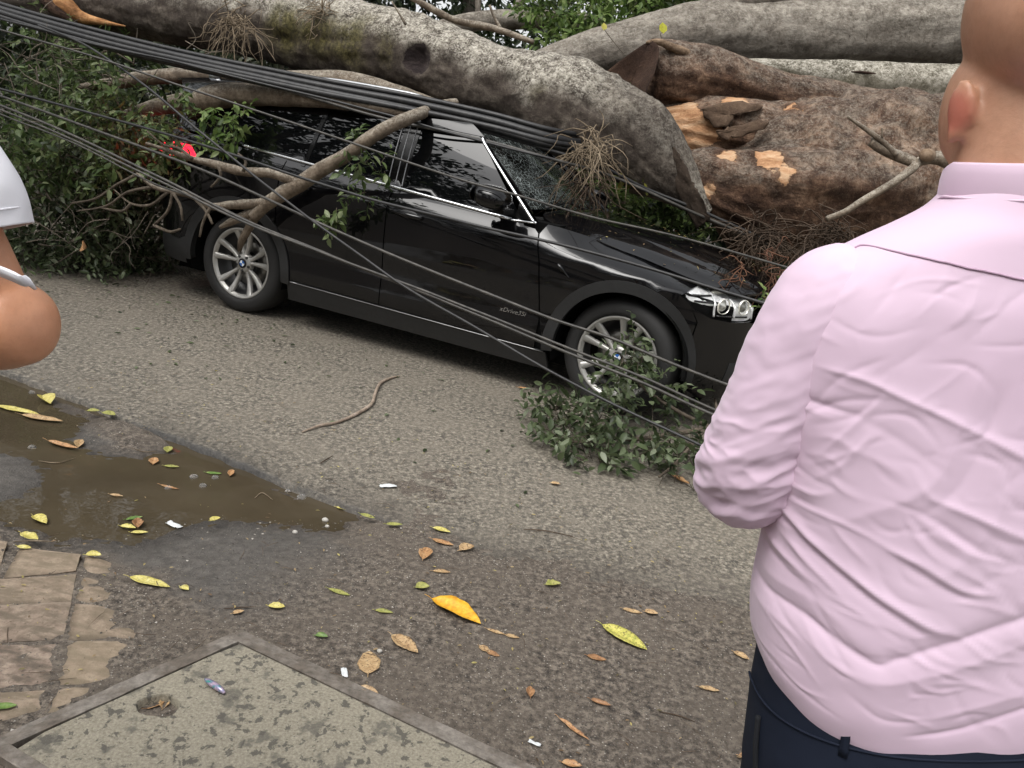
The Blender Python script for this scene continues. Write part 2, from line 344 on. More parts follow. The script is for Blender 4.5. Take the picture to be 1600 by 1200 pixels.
# paving stones at the kerb corner, each its own piece
def m_tile():
    t = NT('paving_stone'); v = t.co(); r = t.n('ShaderNodeObjectInfo').outputs['Random']
    a = t.noise(v, 22, 6, .7); b = t.noise(t.co(scale=(1, 3, 1)), 9, 4)
    base = t.ramp(a, [(.28, (.07, .050, .040)), (.46, (.18, .132, .105)), (.62, (.30, .235, .185)), (.8, (.40, .33, .26))])
    base = t.mix(t.ramp(b, [(.44, 0.), (.60, .85)]), base, (.055, .043, .034))
    base = t.mix(t.ramp(t.noise(v, 70, 4, .7), [(.55, 0.), (.66, .7)]), base, (.04, .032, .026))
    base = t.mix(t.math('MULTIPLY', r, .55), base, (.30, .235, .15)); t.col(base); t.set(Roughness=.7); t.bump(a, .6, .008); return t.m
def build_paving():
    pv = tag(thing('paving', 'worn brown paving stones with dark joints beside the muddy puddle', 'paving', gnd(60, 980)), kind='structure')
    del pv['label'], pv['category']
    M = m_tile()
    rows = [[(-60, 838), (22, 848), (52, 850), (128, 862)], [(-60, 905), (0, 905), (-0, 905), (122, 893)], [(-60, 945), (-20, 943), (28, 942), (112, 938)], [(-60, 1003), (-40, 1003), (24, 1002), (98, 998)], [(-60, 1078), (-40, 1078), (20, 1076), (80, 1072)], [(-60, 1145), (-40, 1140), (0, 1135), (66, 1106)]]
    right = [[(132, 864), (182, 872)], [(126, 894), (200, 902)], [(116, 939), (218, 946)], [(102, 999), (238, 992)], [(84, 1072), (226, 1060)], [(68, 1116), (120, 1106)]]
    quads = []
    for i in range(5):
        a, b = rows[i], rows[i+1]
        if i == 0:
            quads += [[(-60, 830), (12, 842), (-6, 900), (-60, 905)], [(30, 850), (128, 864), (120, 890), (4, 902)]]
        else:
            quads.append([a[0], a[3], b[3], b[0]])
        quads.append([right[i][0], right[i][1], right[i+1][1], right[i+1][0]])
    for k, q in enumerate(quads):
        P = np.array([gnd(x, y, .007) for x, y in q]); c = P.mean(0)
        n = 9; u = np.linspace(0, 1, n); A = P[0]*(1-u)[:, None]+P[1]*u[:, None]; B = P[3]*(1-u)[:, None]+P[2]*u[:, None]
        G = np.stack([A*(1-v)+B*v for v in u]); G = c+(G-c)*.985
        G[..., :2] += .006*np.stack([fbm(G*9+k, 3), fbm(G*9+50+k, 3)], -1)
        G[..., 2] -= ((.016+.010*fbm(G*9, 3))*(u[None, :]**2.2) if (k % 2 == 0 and k >= 2) else 0); dz = .004*fbm(G*14, 4)-.004*(RNG.random())-(.003+.005*(fbm(G*7, 3)) if k >= 2 and (k % 2) == 0 and k > 2 or k == 2 else 0); G[..., 2] += dz
        e = np.minimum.outer(np.minimum(u, 1-u), np.ones(n)); e = np.minimum(e, e.T); G[..., 2] -= .006*(1-sstep(e, 0, .12))
        V = G.reshape(-1, 3); F = [list(f[::-1]) for f in grid_faces(n, n)]
        rim = [i for i in range(n)]+[i*n+n-1 for i in range(1, n)]+[(n-1)*n+i for i in range(n-2, -1, -1)]+[i*n for i in range(n-2, 0, -1)]
        low = V[rim]-np.array([0, 0, .05]); m0 = len(V); V = np.vstack([V, low]); L = len(rim)
        F += [[rim[i], m0+i, m0+(i+1) % L, rim[(i+1) % L]] for i in range(L)]
        obj('paving_stone', V, F, M, pv)
build_paving()

# concrete cover with its iron angle frame, and the finger hole in it
def m_cover():
    t = NT('cover_concrete'); v = t.co()
    a = t.noise(v, 34, 5, .62, .3); b = t.noise(v, 130, 4, .7); c = t.voro(v, 260)
    base = t.ramp(b, [(.3, (.16, .142, .105)), (.55, (.26, .235, .18)), (.75, (.36, .325, .255))])
    base = t.mix(t.ramp(a, [(.555, 0.), (.60, .85)]), base, (.065, .060, .050))
    base = t.mix(t.ramp(t.noise(v, 14, 4, .6), [(.56, 0.), (.64, .7)]), base, (.08, .074, .062))
    base = t.mix(t.ramp(c, [(.08, .7), (.14, 0)]), base, (.42, .40, .34))
    t.col(base); t.set(Roughness=.85); t.bump(b, .35, .004); return t.m
def m_iron():
    t = NT('worn_iron'); v = t.co(); a = t.noise(v, 40, 6, .7); b = t.noise(v, 9, 3)
    t.col(t.mix(t.ramp(b, [(.4, 0.), (.6, 1.)]), t.ramp(a, [(.3, (.12, .105, .088)), (.7, (.34, .305, .265))]), t.ramp(a, [(.3, (.075, .062, .050)), (.7, (.20, .168, .135))])))
    t.set(Roughness=.55, Metallic=.25); t.bump(a, .4, .004); return t.m
def build_cover():
    Z = .022
    C = gnd(372, 1004, Z)[:2]; Lc = gnd(18, 1166, Z)[:2]; Rr = gnd(790, 1204, Z)[:2]
    e1 = norm(Rr-C); e2 = norm(Lc-C); W = np.linalg.norm(Lc-C); L = 1.25
    base = np.array([*(C+e1*.6+e2*W/2), 0.])
    t = thing('access_cover', 'square speckled concrete cover set in a worn iron angle frame', 'cover', base)
    P = lambda a, b, z: np.array([*(C+e1*a+e2*b), z])
    def bar(a0, b0, a1, b1, w0, z):                        # iron strip with a raised outer flange
        d = norm(np.array([a1-a0, b1-b0])); n = np.array([-d[1], d[0]])*w0
        m = 24; V = []
        for k in range(m):
            u = k/(m-1); a = a0+(a1-a0)*u; b = b0+(b1-b0)*u; j = .0015*vn(np.array([[k*.9, a0*3+2, b0*3]]))[0]
            for off, zz in ((0, -.06), (0, z), (.9, z-.001), (1, z-.004), (1, -.06)): V.append(P(a+n[0]*off, b+n[1]*off, zz+(j if zz > -.05 else 0)))
        F = [list(f) for f in grid_faces(m, 5)]; return V, F+[[0, 1, 2, 3, 4][::-1], [(m-1)*5+i for i in range(5)]]
    iron = m_iron(); fr = .034
    mb = MB(); mb.add(*bar(-fr, 0, L, 0, -fr, Z+.003)); mb.add(*bar(0, W, 0, 0, fr*-1, Z+.004)); mb.add(*bar(L, W, -fr, W, -fr, Z+.003))
    mb.build('frame', iron, t, smooth=False)
    mb = MB(); mb.add(*bar(-fr-.022, -fr-.004, L, -fr-.004, -.03, Z-.008)); mb.add(*bar(-fr-.004, W+fr, -fr-.004, -fr-.004, -.026, Z-.008)); mb.build('outer_flange', iron, t, smooth=False)
    # slab with an oval hole
    hc = gnd(248, 1102, Z)[:2]-C; ha, hb = hc@norm(e1), (hc-e1*(hc@e1))@e2/(1)
    A = np.array([[e1@e1, e1@e2], [e1@e2, e2@e2]]); ha, hb = np.linalg.solve(A, [hc@e1, hc@e2])
    r = .047; seg = 48; ang = np.linspace(0, 2*np.pi, seg, endpoint=False)
    rings = [(r*.80, -.045), (r*.93, -.02), (r, -.004), (r*1.05, 0)]
    V = []; 
    for rr, dz in rings:
        k = rr*(1+.05*np.sin(3*ang+1)+.04*np.sin(5*ang)); V += [P(ha+k[i]*np.cos(ang[i])*1.05, hb+k[i]*np.sin(ang[i])*.95, Z+dz) for i in range(seg)]
    # outer square ring sampled on the same angles
    lim = []
    for i in range(seg):
        cx, cy = np.cos(ang[i]), np.sin(ang[i]); q = []
        if cx > 1e-6: q.append((L-.003-ha)/cx)
        if cx < -1e-6: q.append((.003-ha)/cx)
        if cy > 1e-6: q.append((W-.003-hb)/cy)
        if cy < -1e-6: q.append((.003-hb)/cy)
        lim.append(min(q))
    for f in (.06, .2, .45, 1.0): V += [P(ha+(r*1.05+(lim[i]-r*1.05)*f)*np.cos(ang[i]), hb+(r*1.05+(lim[i]-r*1.05)*f)*np.sin(ang[i]), Z) for i in range(seg)]
    F = [list(f) for f in grid_faces(len(V)//seg, seg, True)]
    obj('slab', V, F, m_cover(), t, smooth=False)
    cs = np.array([P(0, 0, .012), P(L, 0, .012), P(L, W, .012), P(0, W, .012)])
    obj('hole_floor', [P(ha+r*.95*np.cos(a), hb+r*.95*np.sin(a), Z-.040) for a in ang], [list(range(seg))], flat('hole_dirt', (.05, .032, .018), .6, nz=.5, nscale=60), t)
build_cover()

# ---------------------------------------------------------------- the car (local: x forward, y toward the far side, z up)
WB = 2.933
def m_paint():
    t = NT('black_paint'); v = t.co()
    d = t.noise(v, 3.5, 5, .65); dr = t.voro(v, 75); g = t.noise(v, 260, 2)
    t.col(t.mix(t.ramp(d, [(.45, 0.), (.75, .35)]), (.0025, .0025, .003), (.010, .009, .008)))
    t.set(Roughness=.32, Coat_Weight=1.0, Coat_Roughness=t.ramp(d, [(.4, .025), (.75, .10)]))
    t.b.inputs['Specular IOR Level'].default_value = .02
    n = t.n('ShaderNodeBump'); n.inputs['Strength'].default_value = .06; n.inputs['Distance'].default_value = .002
    t.l(t.ramp(dr, [(.0, 1.), (.22, 0.)]), n.inputs['Height']); t.l(n.outputs[0], t.b.inputs['Coat Normal']); return t.m
def m_glass(name='tinted_glass'):
    t = NT(name); t.col((.002, .0022, .0025)); t.set(Roughness=.012); t.b.inputs['Specular IOR Level'].default_value = .55
    t.bump(t.noise(t.co(), 2.2, 2), .03, .02); return t.m
def m_cracked():
    t = NT('cracked_glass'); v = t.co()
    c1 = t.voro(v, 26, 'DISTANCE_TO_EDGE'); c2 = t.voro(v, 80, 'DISTANCE_TO_EDGE'); cc = t.voro(v, 26, out='Color'); n = t.noise(v, 5, 3)
    zone = t.ramp(n, [(.42, 0.), (.56, 1.)])
    cr = t.math('MAXIMUM', t.ramp(c1, [(.0, 1.), (.025, 0.)]), t.math('MULTIPLY', t.ramp(c2, [(.0, 1.), (.05, 0.)]), zone))
    t.col(t.mix(t.math('MULTIPLY', cr, .7), (.003, .004, .004), (.55, .62, .60))); t.set(Roughness=t.math('ADD', t.math('MULTIPLY', cr, .4), .03))
    h = t.math('ADD', t.math('MULTIPLY', n, 2.6), t.math('MULTIPLY', cc, .16)); t.bump(h, .75, .022); t.b.inputs['Specular IOR Level'].default_value = .9; return t.m

_t = np.linspace(0, np.pi/2, 400)
def _se(x1, a, b, n):
    x = x1+a*np.sin(_t)**(2/n); y = b*np.cos(_t)**(2/n); return x, y
_fx, _fy = _se(2.70, 1.07, .935, 2.7); _rx, _ry = _se(.35, .69, .935, 3.0); _rx = -_rx
_fs = np.concatenate([[0], np.cumsum(np.hypot(np.diff(_fx), np.diff(_fy)))])+2.70
_rs = -(np.concatenate([[0], np.cumsum(np.hypot(np.diff(_rx), np.diff(_ry)))])+.35)
UMAX = _fs[-1]; UMIN = _rs[-1]
def plan(u):
    u = np.asarray(u, float)
    x = np.where(u > 2.70, np.interp(u, _fs, _fx), np.where(u < -.35, np.interp(-u, -_rs, _rx), u))
    y = np.where(u > 2.70, np.interp(u, _fs, _fy), np.where(u < -.35, np.interp(-u, -_rs, _ry), .935)); return x, y
def zbelt(u): return 1.205-.066*np.asarray(u, float)
def zhood(u): return np.interp(u, [2.0, 2.33, 2.95, 3.45, 4.6], [1.13, 1.085, .985, .885, .85])
def ztop(u): k = sstep(u, 2.15, 2.34); return zbelt(u)*(1-k)+zhood(u)*k
def zcre(u): return np.interp(u, [-1.5, 0, 1.4, 2.3, 3.0, 3.5, 4.6], [1.09, 1.05, .985, .925, .87, .80, .76])
_PZ = [0., .18, .26, .33, .40, .52, .62, .72, .84, 1.2]; _PI = [.11, .085, .055, .028, .020, .030, .022, .010, .003, 0.]
def inset(u, z):
    u = np.asarray(u, float); z = np.asarray(z, float)
    zt, zc = ztop(u), zcre(u); S = .075+.17*sstep(u, 2.2, 2.75)
    low = np.interp(z, np.linspace(0, 1.2, 49), np.convolve(np.pad(np.interp(np.linspace(0, 1.2, 49), _PZ, _PI), 3, 'edge'), np.ones(7)/7, 'valid'))
    k = np.clip((z-zc)/(zt-zc), 0, 1); up = S*k**1.6
    gl = np.maximum(z-zt, 0)*(.27+.31*np.maximum(z-zt, 0))+.012*sstep(z-zt, 0, .01)
    fas = .06*sstep(u, 3.3, 4.0)*np.clip((z-.55)/.4, 0, 1)
    return low*(1-.3*sstep(u, 2.8, 3.3))+up+gl+fas
def side(u, z, out=0.):
    u = np.asarray(u, float); z = np.asarray(z, float)
    x, y = plan(u); e = 1e-3; x2, y2 = plan(u+e); x1, y1 = plan(u-e); tx, ty = x2-x1, y2-y1; L = np.hypot(tx, ty)+1e-12
    nx, ny = -ty/L, tx/L; i = out-inset(u, z)                 # outward normal of the plan curve (toward +y here = near side)
    flip = np.where(ny < 0, -1., 1.); flip = np.where((u > 3.9) & (nx < 0), -1., flip)
    return np.stack([x+nx*flip*i, -(y+ny*flip*i), z+0*x], -1)

from mathutils.geometry import delaunay_2d_cdt
def poly2d(P, su, sz):
    """fine triangulation of the 2-D outline P: vertices, triangles, boundary edges"""
    Q = [np.array(P[0], float)]
    for i in range(1, len(P)+1):                             # resample long outline edges
        a, b = np.array(P[i-1], float), np.array(P[i % len(P)], float); k = max(1, int(math.ceil(np.linalg.norm((b-a)/np.array([su, sz]))*1.2)))
        Q += [a+(b-a)*t/k for t in range(1, k+1)]
    Q = Q[:-1]; keep = [Q[0]]
    for q in Q[1:]:
        if np.linalg.norm(q-keep[-1]) > 1e-4: keep.append(q)
    if np.linalg.norm(keep[-1]-keep[0]) < 1e-4: keep.pop()
    Q = np.array(keep); lo, hi = Q.min(0), Q.max(0)
    X, Y = np.meshgrid(np.arange(lo[0]+su/2, hi[0], su), np.arange(lo[1]+sz/2, hi[1], sz)); X, Y = X.ravel(), Y.ravel()
    ins = in_poly(X, Y, Q); 
    if ins.any():
        X, Y = X[ins], Y[ins]; d = sd_poly(X, Y, Q); k = d > .35*min(su, sz); G = np.stack([X[k], Y[k]], -1)
    else: G = np.zeros((0, 2))
    n = len(Q); A = np.vstack([Q, G])
    v, e, f, *_ = delaunay_2d_cdt([Vector(p) for p in A], [(i, (i+1) % n) for i in range(n)], [], 1, 1e-6)
    V = np.array([[p.x, p.y] for p in v]); T = np.array([list(t) for t in f])
    c = V[T].mean(1); T = T[in_poly(c[:, 0], c[:, 1], Q)]
    s_ = np.cross(V[T[:, 1]]-V[T[:, 0]], V[T[:, 2]]-V[T[:, 0]]); T[s_ < 0] = T[s_ < 0][:, ::-1]
    cnt = {}
    for t in T:
        for a, b in ((t[0], t[1]), (t[1], t[2]), (t[2], t[0])): cnt[(a, b)] = 1
    E = [(a, b) for a, b in cnt if (b, a) not in cnt]
    return V, [list(t) for t in T], E
def panel(name, P, surf, mat, parent, su=.05, sz=.04, thick=.012, out=0., mirror=True, label=None):
    uv, F, E = poly2d(P, su, sz); e = 2e-3
    S = lambda a, b: surf(a, b, out)
    V = S(uv[:, 0], uv[:, 1])
    du = S(uv[:, 0]+e, uv[:, 1])-S(uv[:, 0]-e, uv[:, 1]); dv = S(uv[:, 0], uv[:, 1]+e)-S(uv[:, 0], uv[:, 1]-e)
    N = norm(np.cross(du, dv))
    m = len(V); bi = sorted({i for ed in E for i in ed}); mp = {b: m+k for k, b in enumerate(bi)}; L = len(bi)
    V2 = np.vstack([V, V[bi], V[bi]-N[bi]*thick]); F2 = [list(f) for f in F]+[[mp[b], mp[a], mp[a]+L, mp[b]+L] for a, b in E]
    me = mesh_of(V2, F2, True); NN = np.zeros((len(V2), 3)); NN[:m] = N
    me.normals_split_custom_set_from_vertices([tuple(n) for n in NN])
    o = link(name, me, parent, mat)
    if label: o['label'] = label
    if mirror:
        o2 = o.copy(); COL.objects.link(o2); o2.parent = parent; o2.scale = (1, -1, 1)
    return o
def arc(cx, cz, r, a0, a1, n=20): return [(cx+r*math.cos(math.radians(a)), cz+r*math.sin(math.radians(a))) for a in np.linspace(a0, a1, n)]
def ln(f, u0, u1, n=12, d=0): return [(u, float(f(u))+d) for u in np.linspace(u0, u1, n)]
def ribbon(name, pts, nrm, wd, mat, parent, mirror=True):
    """small half-round strip along 3-D points with outward normals"""
    P = np.asarray(pts, float); N = norm(np.asarray(nrm, float)); T = norm(np.gradient(P, axis=0)); B = np.cross(T, N)
    pr = [(-.5, -.3), (-.42, .28), (0, .42), (.42, .28), (.5, -.3)]
    V = np.concatenate([P[:, None]+B[:, None]*(a*wd)+N[:, None]*(b*wd) for a, b in pr], 1).reshape(-1, 3)
    o = link(name, mesh_of(V, [list(f) for f in grid_faces(len(P), 5)]+[[0, 1, 2, 3, 4], [len(V)-1-i for i in range(5)]]), parent, mat)
    if mirror: o2 = o.copy(); COL.objects.link(o2); o2.parent = parent; o2.scale = (1, -1, 1)
    return o

def build_car():
    mw = Matrix(((CA[0], -CN[0], 0, CC[0]), (CA[1], -CN[1], 0, CC[1]), (0, 0, 1, 0), (0, 0, 0, 1)))
    car = thing('car', 'black estate style SUV with silver alloy wheels crushed under the fallen tree', 'car', mw=mw)
    bpy.context.view_layer.update()
    PA, GL = m_paint(), m_glass()
    DK = flat('black_plastic', (.012, .012, .012), .55, nz=.3, nscale=40); BK = flat('dark_cavity', (.003, .003, .003), .9, spec=.1)
    CH = flat('chrome', (.72, .73, .74), .16, 1.0); GB = flat('gloss_black_trim', (.004, .004, .004), .12)
    # inner shell seen through the gaps
    ar, rr = .43, .365
    low = [(-1.0, .30)]+arc(0, rr, ar, 188, 0-8, 16)[:0]
    panel('inner_body', [(-1.05, .3), (-.445, .3)]+arc(0, rr, .45, 188, -8, 24)+[(.46, .22), (2.47, .22)]+arc(WB, rr, .45, 188, -8, 24)+[(3.6, .25), (3.6, .80)]+[(3.2, .86), (2.4, 1.03)]+ln(zbelt, 2.1, -1.05, 8, -.03), side, BK, car, .12, .08, .004, out=-.018)
    # doors, fender, quarter, sill
    R = .487
    fd = [(1.243, .338), (2.395, .312), (2.40, .50), (2.345, .86), (2.30, 1.02)]+ln(zbelt, 2.27, 1.243, 14, -.012)
    door = panel('front_door', fd, side, PA, car)
    rd = [(.50, .352), (1.235, .338)]+ln(zbelt, 1.235, .375, 10, -.012)+[(.36, .90), (.37, .74)]
    a = [p for p in arc(0, rr, R, 42, 0, 10) if p[0] > .37]; rd = [(1.235, .338)]+ln(zbelt, 1.235, .375, 10, -.012)+[(.355, .92), (.352, .72)]+a+[(.492, .352)]
    panel('rear_door', rd, side, PA, car)
    q = ln(zbelt, .366, -1.02, 12, -.012)+[(-1.02, .52), (-.55, .45)]+arc(0, rr, R, 165, 49, 24)+[(.343, .74), (.346, .92)]
    panel('rear_quarter', q[::-1], side, PA, car)
    fe = [(2.40, .315), (2.465, .31)]+arc(WB, rr, R, 182, 30, 30)+[(3.365, .69), (3.30, .79), (3.235, .832), (3.30, .868)]+[(3.40, .893)]+ln(zhood, 3.36, 2.40, 16, .0)+[(2.335, 1.08), (2.31, 1.02), (2.354, .86), (2.408, .50)]
    fe = fe[1:]
    panel('front_fender', fe, side, PA, car, .04, .03)
    sl_ = [(.46, .20), (2.50, .185), (2.475, .302), (.475, .344)]
    panel('side_sill', sl_, side, DK, car, .2, .03, .02, out=.004)
    us = np.linspace(.50, 2.46, 30); zz = .350-.019*us
    ribbon('sill_trim', side(us, zz, .008), np.repeat([[0, -1., 0]], 30, 0), .006, flat('satin_trim', (.30, .30, .30), .3, 1.), car)
    # bumper with its lower intake, rear end
    bu = [(3.355, .30)]+arc(WB, rr, R, -8, 28, 12)[1:]+[(3.372, .69), (3.305, .785), (3.255, .822), (3.34, .760), (3.45, .722), (3.60, .71), (3.75, .715), (3.80, .70)]
    um = UMAX-.005
    bu += [(um, .70), (um, .24), (3.40, .22)]
    panel('front_bumper', bu, side, PA, car, .05, .04)
    for (a0, a1, z0, z1) in ((3.62, 3.86, .32, .46), (4.0, um, .28, .40)):
        panel('air_intake', [(a0, z0), (a1, z0), (a1, z1), (a0+.03, z1)], side, DK, car, .06, .05, .01, out=.006)
    panel('kidney_grille', [(4.13, .72), (um-.015, .72), (um-.015, .875), (4.18, .885), (4.11, .86)], side, CH, car, .06, .05, .02, out=.012)
    panel('grille_mesh', [(4.16, .74), (um-.035, .74), (um-.035, .86), (4.19, .868), (4.14, .85)], side, BK, car, .06, .05, .01, out=.022)
    panel('nose_panel', [(4.0, .70), (um, .70), (um, .93), (4.0, .91)], side, PA, car, .06, .05, .01, out=-.004)
    rb = [(UMIN+.005, .30), (-.50, .28)]+arc(0, rr, R, 190, 166, 6)+[(-.56, .455), (-1.03, .525), (UMIN+.005, .54)]
    panel('rear_bumper', rb, side, DK, car, .08, .06)
    panel('tailgate', [(UMIN+.005, .55), (-1.24, .55), (-1.24, 1.22), (UMIN+.005, 1.22)], side, PA, car, .08, .06)
    tl = flat('tail_lamp_red', (.5, .003, .008), .15); tn = tl.node_tree.nodes
    for n in tn:
        if n.type == 'BSDF_PRINCIPLED': n.inputs['Emission Color'].default_value = (1, .015, .04, 1); n.inputs['Emission Strength'].default_value = 1.3
    panel('tail_light', [(-.36, 1.07), (-1.23, 1.0), (-1.23, 1.14), (-.45, 1.15)][::-1], side, tl, car, .06, .05, .01, out=.012)
    # wheel arches
    for cx in (0, WB):
        a0, a1 = (-6, 186)
        o_ = arc(cx, rr, R+.002, a0, a1, 40); i_ = arc(cx, rr, .418, a1, a0, 40)
        panel('wheel_arch_trim', o_+i_, side, DK, car, .1, .1, .05, out=.010)
        aw = np.radians(np.linspace(-14, 194, 36)); V = np.concatenate([np.stack([cx+r_*np.cos(aw), 0*aw+y_, rr+r_*np.sin(aw)], -1) for r_, y_ in ((.428, -.90), (.428, -.46), (.02, -.46))]); F = grid_faces(3, 36)
        o = link('wheel_well', mesh_of(V, F), car, BK); o2 = o.copy(); COL.objects.link(o2); o2.parent = car; o2.scale = (1, -1, 1)
    V, F = box((1.35, 0, .30), (4.2, 1.36, .22)); link('underbody', mesh_of(V, F, False), car, BK)
    V, F = box((1.45, 0, .78), (1.9, 1.6, .6)); link('cabin_floor', mesh_of(V, F, False), car, BK)
    # glasshouse
    def dtop(u): return np.interp(u, [-.75, -.3, .3, 1.0, 1.72], [1.47, 1.515, 1.548, 1.555, 1.525])
    g = -.022
    fg = ln(zbelt, 1.295, 2.20, 10, g)+[(1.735, 1.512)]+ln(dtop, 1.70, 1.295, 5, .004)
    wg = panel('front_window', fg, side, GL, car, .08, .05, .01, out=-.003)
    rg = ln(zbelt, .525, 1.175, 6, g)+ln(dtop, 1.185, .575, 6, -.004); panel('rear_window', rg, side, GL, car, .08, .05, .01, out=-.003)
    qg = ln(zbelt, .02, .495, 6, g)+ln(dtop, .545, -.52, 8, -.004)+[(-.10, zbelt(0)+.06)]; panel('quarter_window', qg, side, GL, car, .08, .05, .01, out=-.003)
    panel('window_pillar', ln(zbelt, 1.175, 1.295, 3, g)+ln(dtop, 1.295, 1.185, 3, -.004), side, GB, car, .05, .06, .01, out=.002)
    panel('window_divider', ln(zbelt, .495, .525, 2, g)+ln(dtop, .575, .545, 2, -.004), side, GB, car, .05, .06, .01, out=.005)
    for u0, u1 in ((1.232, 1.240), (1.283, 1.292), (1.176, 1.184)):
        zz = np.linspace(float(zbelt(u0))+.02, float(dtop(u0))-.01, 8); ribbon('pillar_seam', side(np.full(8, u0)+np.linspace(0, -.02, 8), zz, .004), np.repeat([[0, -1., .35]], 8, 0), .006, flat('seam_grey', (.16, .16, .165), .35), car)
    dp = [(.02, zbelt(.02)-.0), (-.10, zbelt(0)+.06)]+ln(dtop, -.52, -.52, 1, -.004)+ln(dtop, -.58, -.9, 3, -.0)+[(-1.02, zbelt(-1.02))]
    panel('rear_pillar', [(p[0], float(p[1])) for p in dp][::-1], side, PA, car, .06, .05)
    us = np.linspace(-.01, 2.10, 40); ribbon('belt_trim', side(us, zbelt(us)+.003, .006), np.repeat([[0, -1., .25]], 40, 0), .020, CH, car)
    up = np.array([2.265, 2.235, 2.12, 1.95, 1.76, 1.735]); zp = np.array([1.075, 1.085, 1.185, 1.330, 1.492, 1.520])
    up, zp = np.interp(np.linspace(0, 5, 40), range(6), up), np.interp(np.linspace(0, 5, 40), range(6), zp)
    ribbon('pillar_trim', side(up, zp, .006), np.repeat([[.3, -1., .35]], 40, 0), .020, CH, car)
    us = np.linspace(2.10, 2.265, 8); ribbon('corner_trim', side(us, np.linspace(float(zbelt(2.10))+.0, 1.075, 8), .006), np.repeat([[0, -1., .25]], 8, 0), .012, CH, car)
    mir_base = [(2.11, zbelt(2.1)+.012), (2.225, 1.088), (2.12, 1.18)]
    panel('mirror_triangle', mir_base, side, GB, car, .05, .04, .01, out=.005)
    # windscreen, roof, hood; the tree has pressed the roof and screen in
    hb = lambda s: np.stack([2.29-.14*s**2, -.70*s, 1.115+.02*(1-s**2)], -1)
    hh = lambda s: np.stack([1.53-.05*s**2, -.565*s, 1.640+.035*(1-s**2)-.03*np.exp(-((s+.5)/.5)**2)], -1)
    def wsurf(s, t, out=0.):
        s = np.asarray(s, float); t = np.asarray(t, float)[..., None]; p = hb(s)*(1-t)+hh(s)*t
        p[..., 0] += .04*np.sin(np.pi*t[..., 0]); d = np.exp(-((s+.45)/.4)**2-((t[..., 0]-.75)/.35)**2)
        p[..., 0] -= .07*d; p[..., 2] -= .05*d+out*0; return p+np.array([.7, 0, .7])*out
    cr = m_cracked()
    panel('windscreen', [(-.97, .03), (.97, .03), (.97, .97), (-.97, .97)], wsurf, cr, car, .05, .04, .006, mirror=False)
    # A pillar: ruled strip between the screen edge and the door-glass line
    tt = np.linspace(0, 1, 24)
    def strip(a, b, bulge, k=6):
        s = np.linspace(0, 1, k)[None, :, None]; n = norm(np.cross(np.gradient(a, axis=0), b-a)); n = np.where((n[:, 1:2] > 0), -n, n)
        return (a[:, None]*(1-s)+b[:, None]*s+n[:, None]*bulge*np.sin(np.pi*s)).reshape(-1, 3), [list(f) for f in grid_faces(len(a), k)]
    ea = wsurf(np.full(24, .965), tt, .004); eb = side(np.interp(tt, np.linspace(0, 1, 6), [2.285, 2.25, 2.13, 1.96, 1.77, 1.745]), np.interp(tt, np.linspace(0, 1, 6), [1.075, 1.10, 1.20, 1.345, 1.507, 1.530]), .002)
    V, F = strip(ea, eb, .018); o = link('windscreen_pillar', mesh_of(V, F), car, PA); o2 = o.copy(); COL.objects.link(o2); o2.parent = car; o2.scale = (1, -1, 1)
    def rsurf(x, y, out=0.):
        x = np.asarray(x, float); y = np.asarray(y, float); xe = 1.53-.05*(y/.565)**2
        z = np.interp(x, [-1.0, -.7, -.2, .5, 1.1, 1.53], [1.585, 1.625, 1.665, 1.69, 1.683, 1.640])+.035*(1-(y/.565)**2)
        z -= .07*np.exp(-((x-1.1)/.35)**2-((y-.2)/.35)**2)*1.0+.03*np.exp(-((x-1.5)/.3)**2-((y-.25)/.3)**2); return np.stack([x, y, z+out], -1)
    panel('roof', [(-.95, -.555)]+[(1.53-.05*(y/.565)**2+.005, y) for y in np.linspace(-.56, .56, 9)]+[(-.95, .555)], rsurf, PA, car, .06, .06, .01, mirror=False)
    xs = np.linspace(-.9, 1.49, 30); a = rsurf(xs, np.full(30, -.562), 0); b = side(np.interp(xs, [-.9, 1.49], [-.85, 1.745]), dtop(np.interp(xs, [-.9, 1.49], [-.85, 1.745]))+.004, .002)
    V, F = strip(a, b, .022); o = link('roof_side', mesh_of(V, F), car, PA); o2 = o.copy(); COL.objects.link(o2); o2.parent = car; o2.scale = (1, -1, 1)
    xs = np.linspace(-.62, 1.28, 24); rz = rsurf(xs, np.full(24, -.535))[:, 2]+.028+.022*np.sin(np.pi*(xs+.62)/1.9)**.4
    V, F, _ = tube(np.stack([xs, xs*0-.545, rz], -1), .014, 8, 40); mb = MB().add(V, F)
    for x in (-.6, 1.26):
        mb.add(*box((x, -.545, float(rsurf(x, -.535)[2])+.01), (.09, .028, .045)))
    o = mb.build('roof_rail', flat('satin_rail', (.55, .56, .57), .28, 1.), car, local=True); o2 = o.copy(); COL.objects.link(o2); o2.parent = car; o2.scale = (1, -1, 1)
    def hsurf(x, y, out=0.):
        x = np.asarray(x, float); y = np.asarray(y, float); ay = np.abs(y)
        ye = np.interp(x, [2.1, 2.9, 3.4, 3.75], [.735, .735, .70, .55]); q = np.clip(ay/ye, 0, 1.15)
        ze = np.interp(x, [2.05, 2.33, 2.95, 3.42, 3.62, 3.75], [1.115, 1.083, .992, .905, .862, .80]); cz = np.interp(x, [2.05, 2.6, 3.2, 3.55, 3.75], [.045, .105, .115, .095, .07])
        z = ze+cz*(1-q**2.4)-.012*sstep(q, .86, 1.0)
        z += .010*np.exp(-((ay-.50+.05*(x-2.3))/.045)**2)*sstep(x, 2.2, 2.5)
        z -= .045*np.exp(-((x-2.7)/.35)**2-((y-.55)/.25)**2)+.010*fbm(np.stack([x*4, y*4, x*0], -1), 2)*sstep(y, .0, .35)
        return np.stack([x, y, z+out], -1)
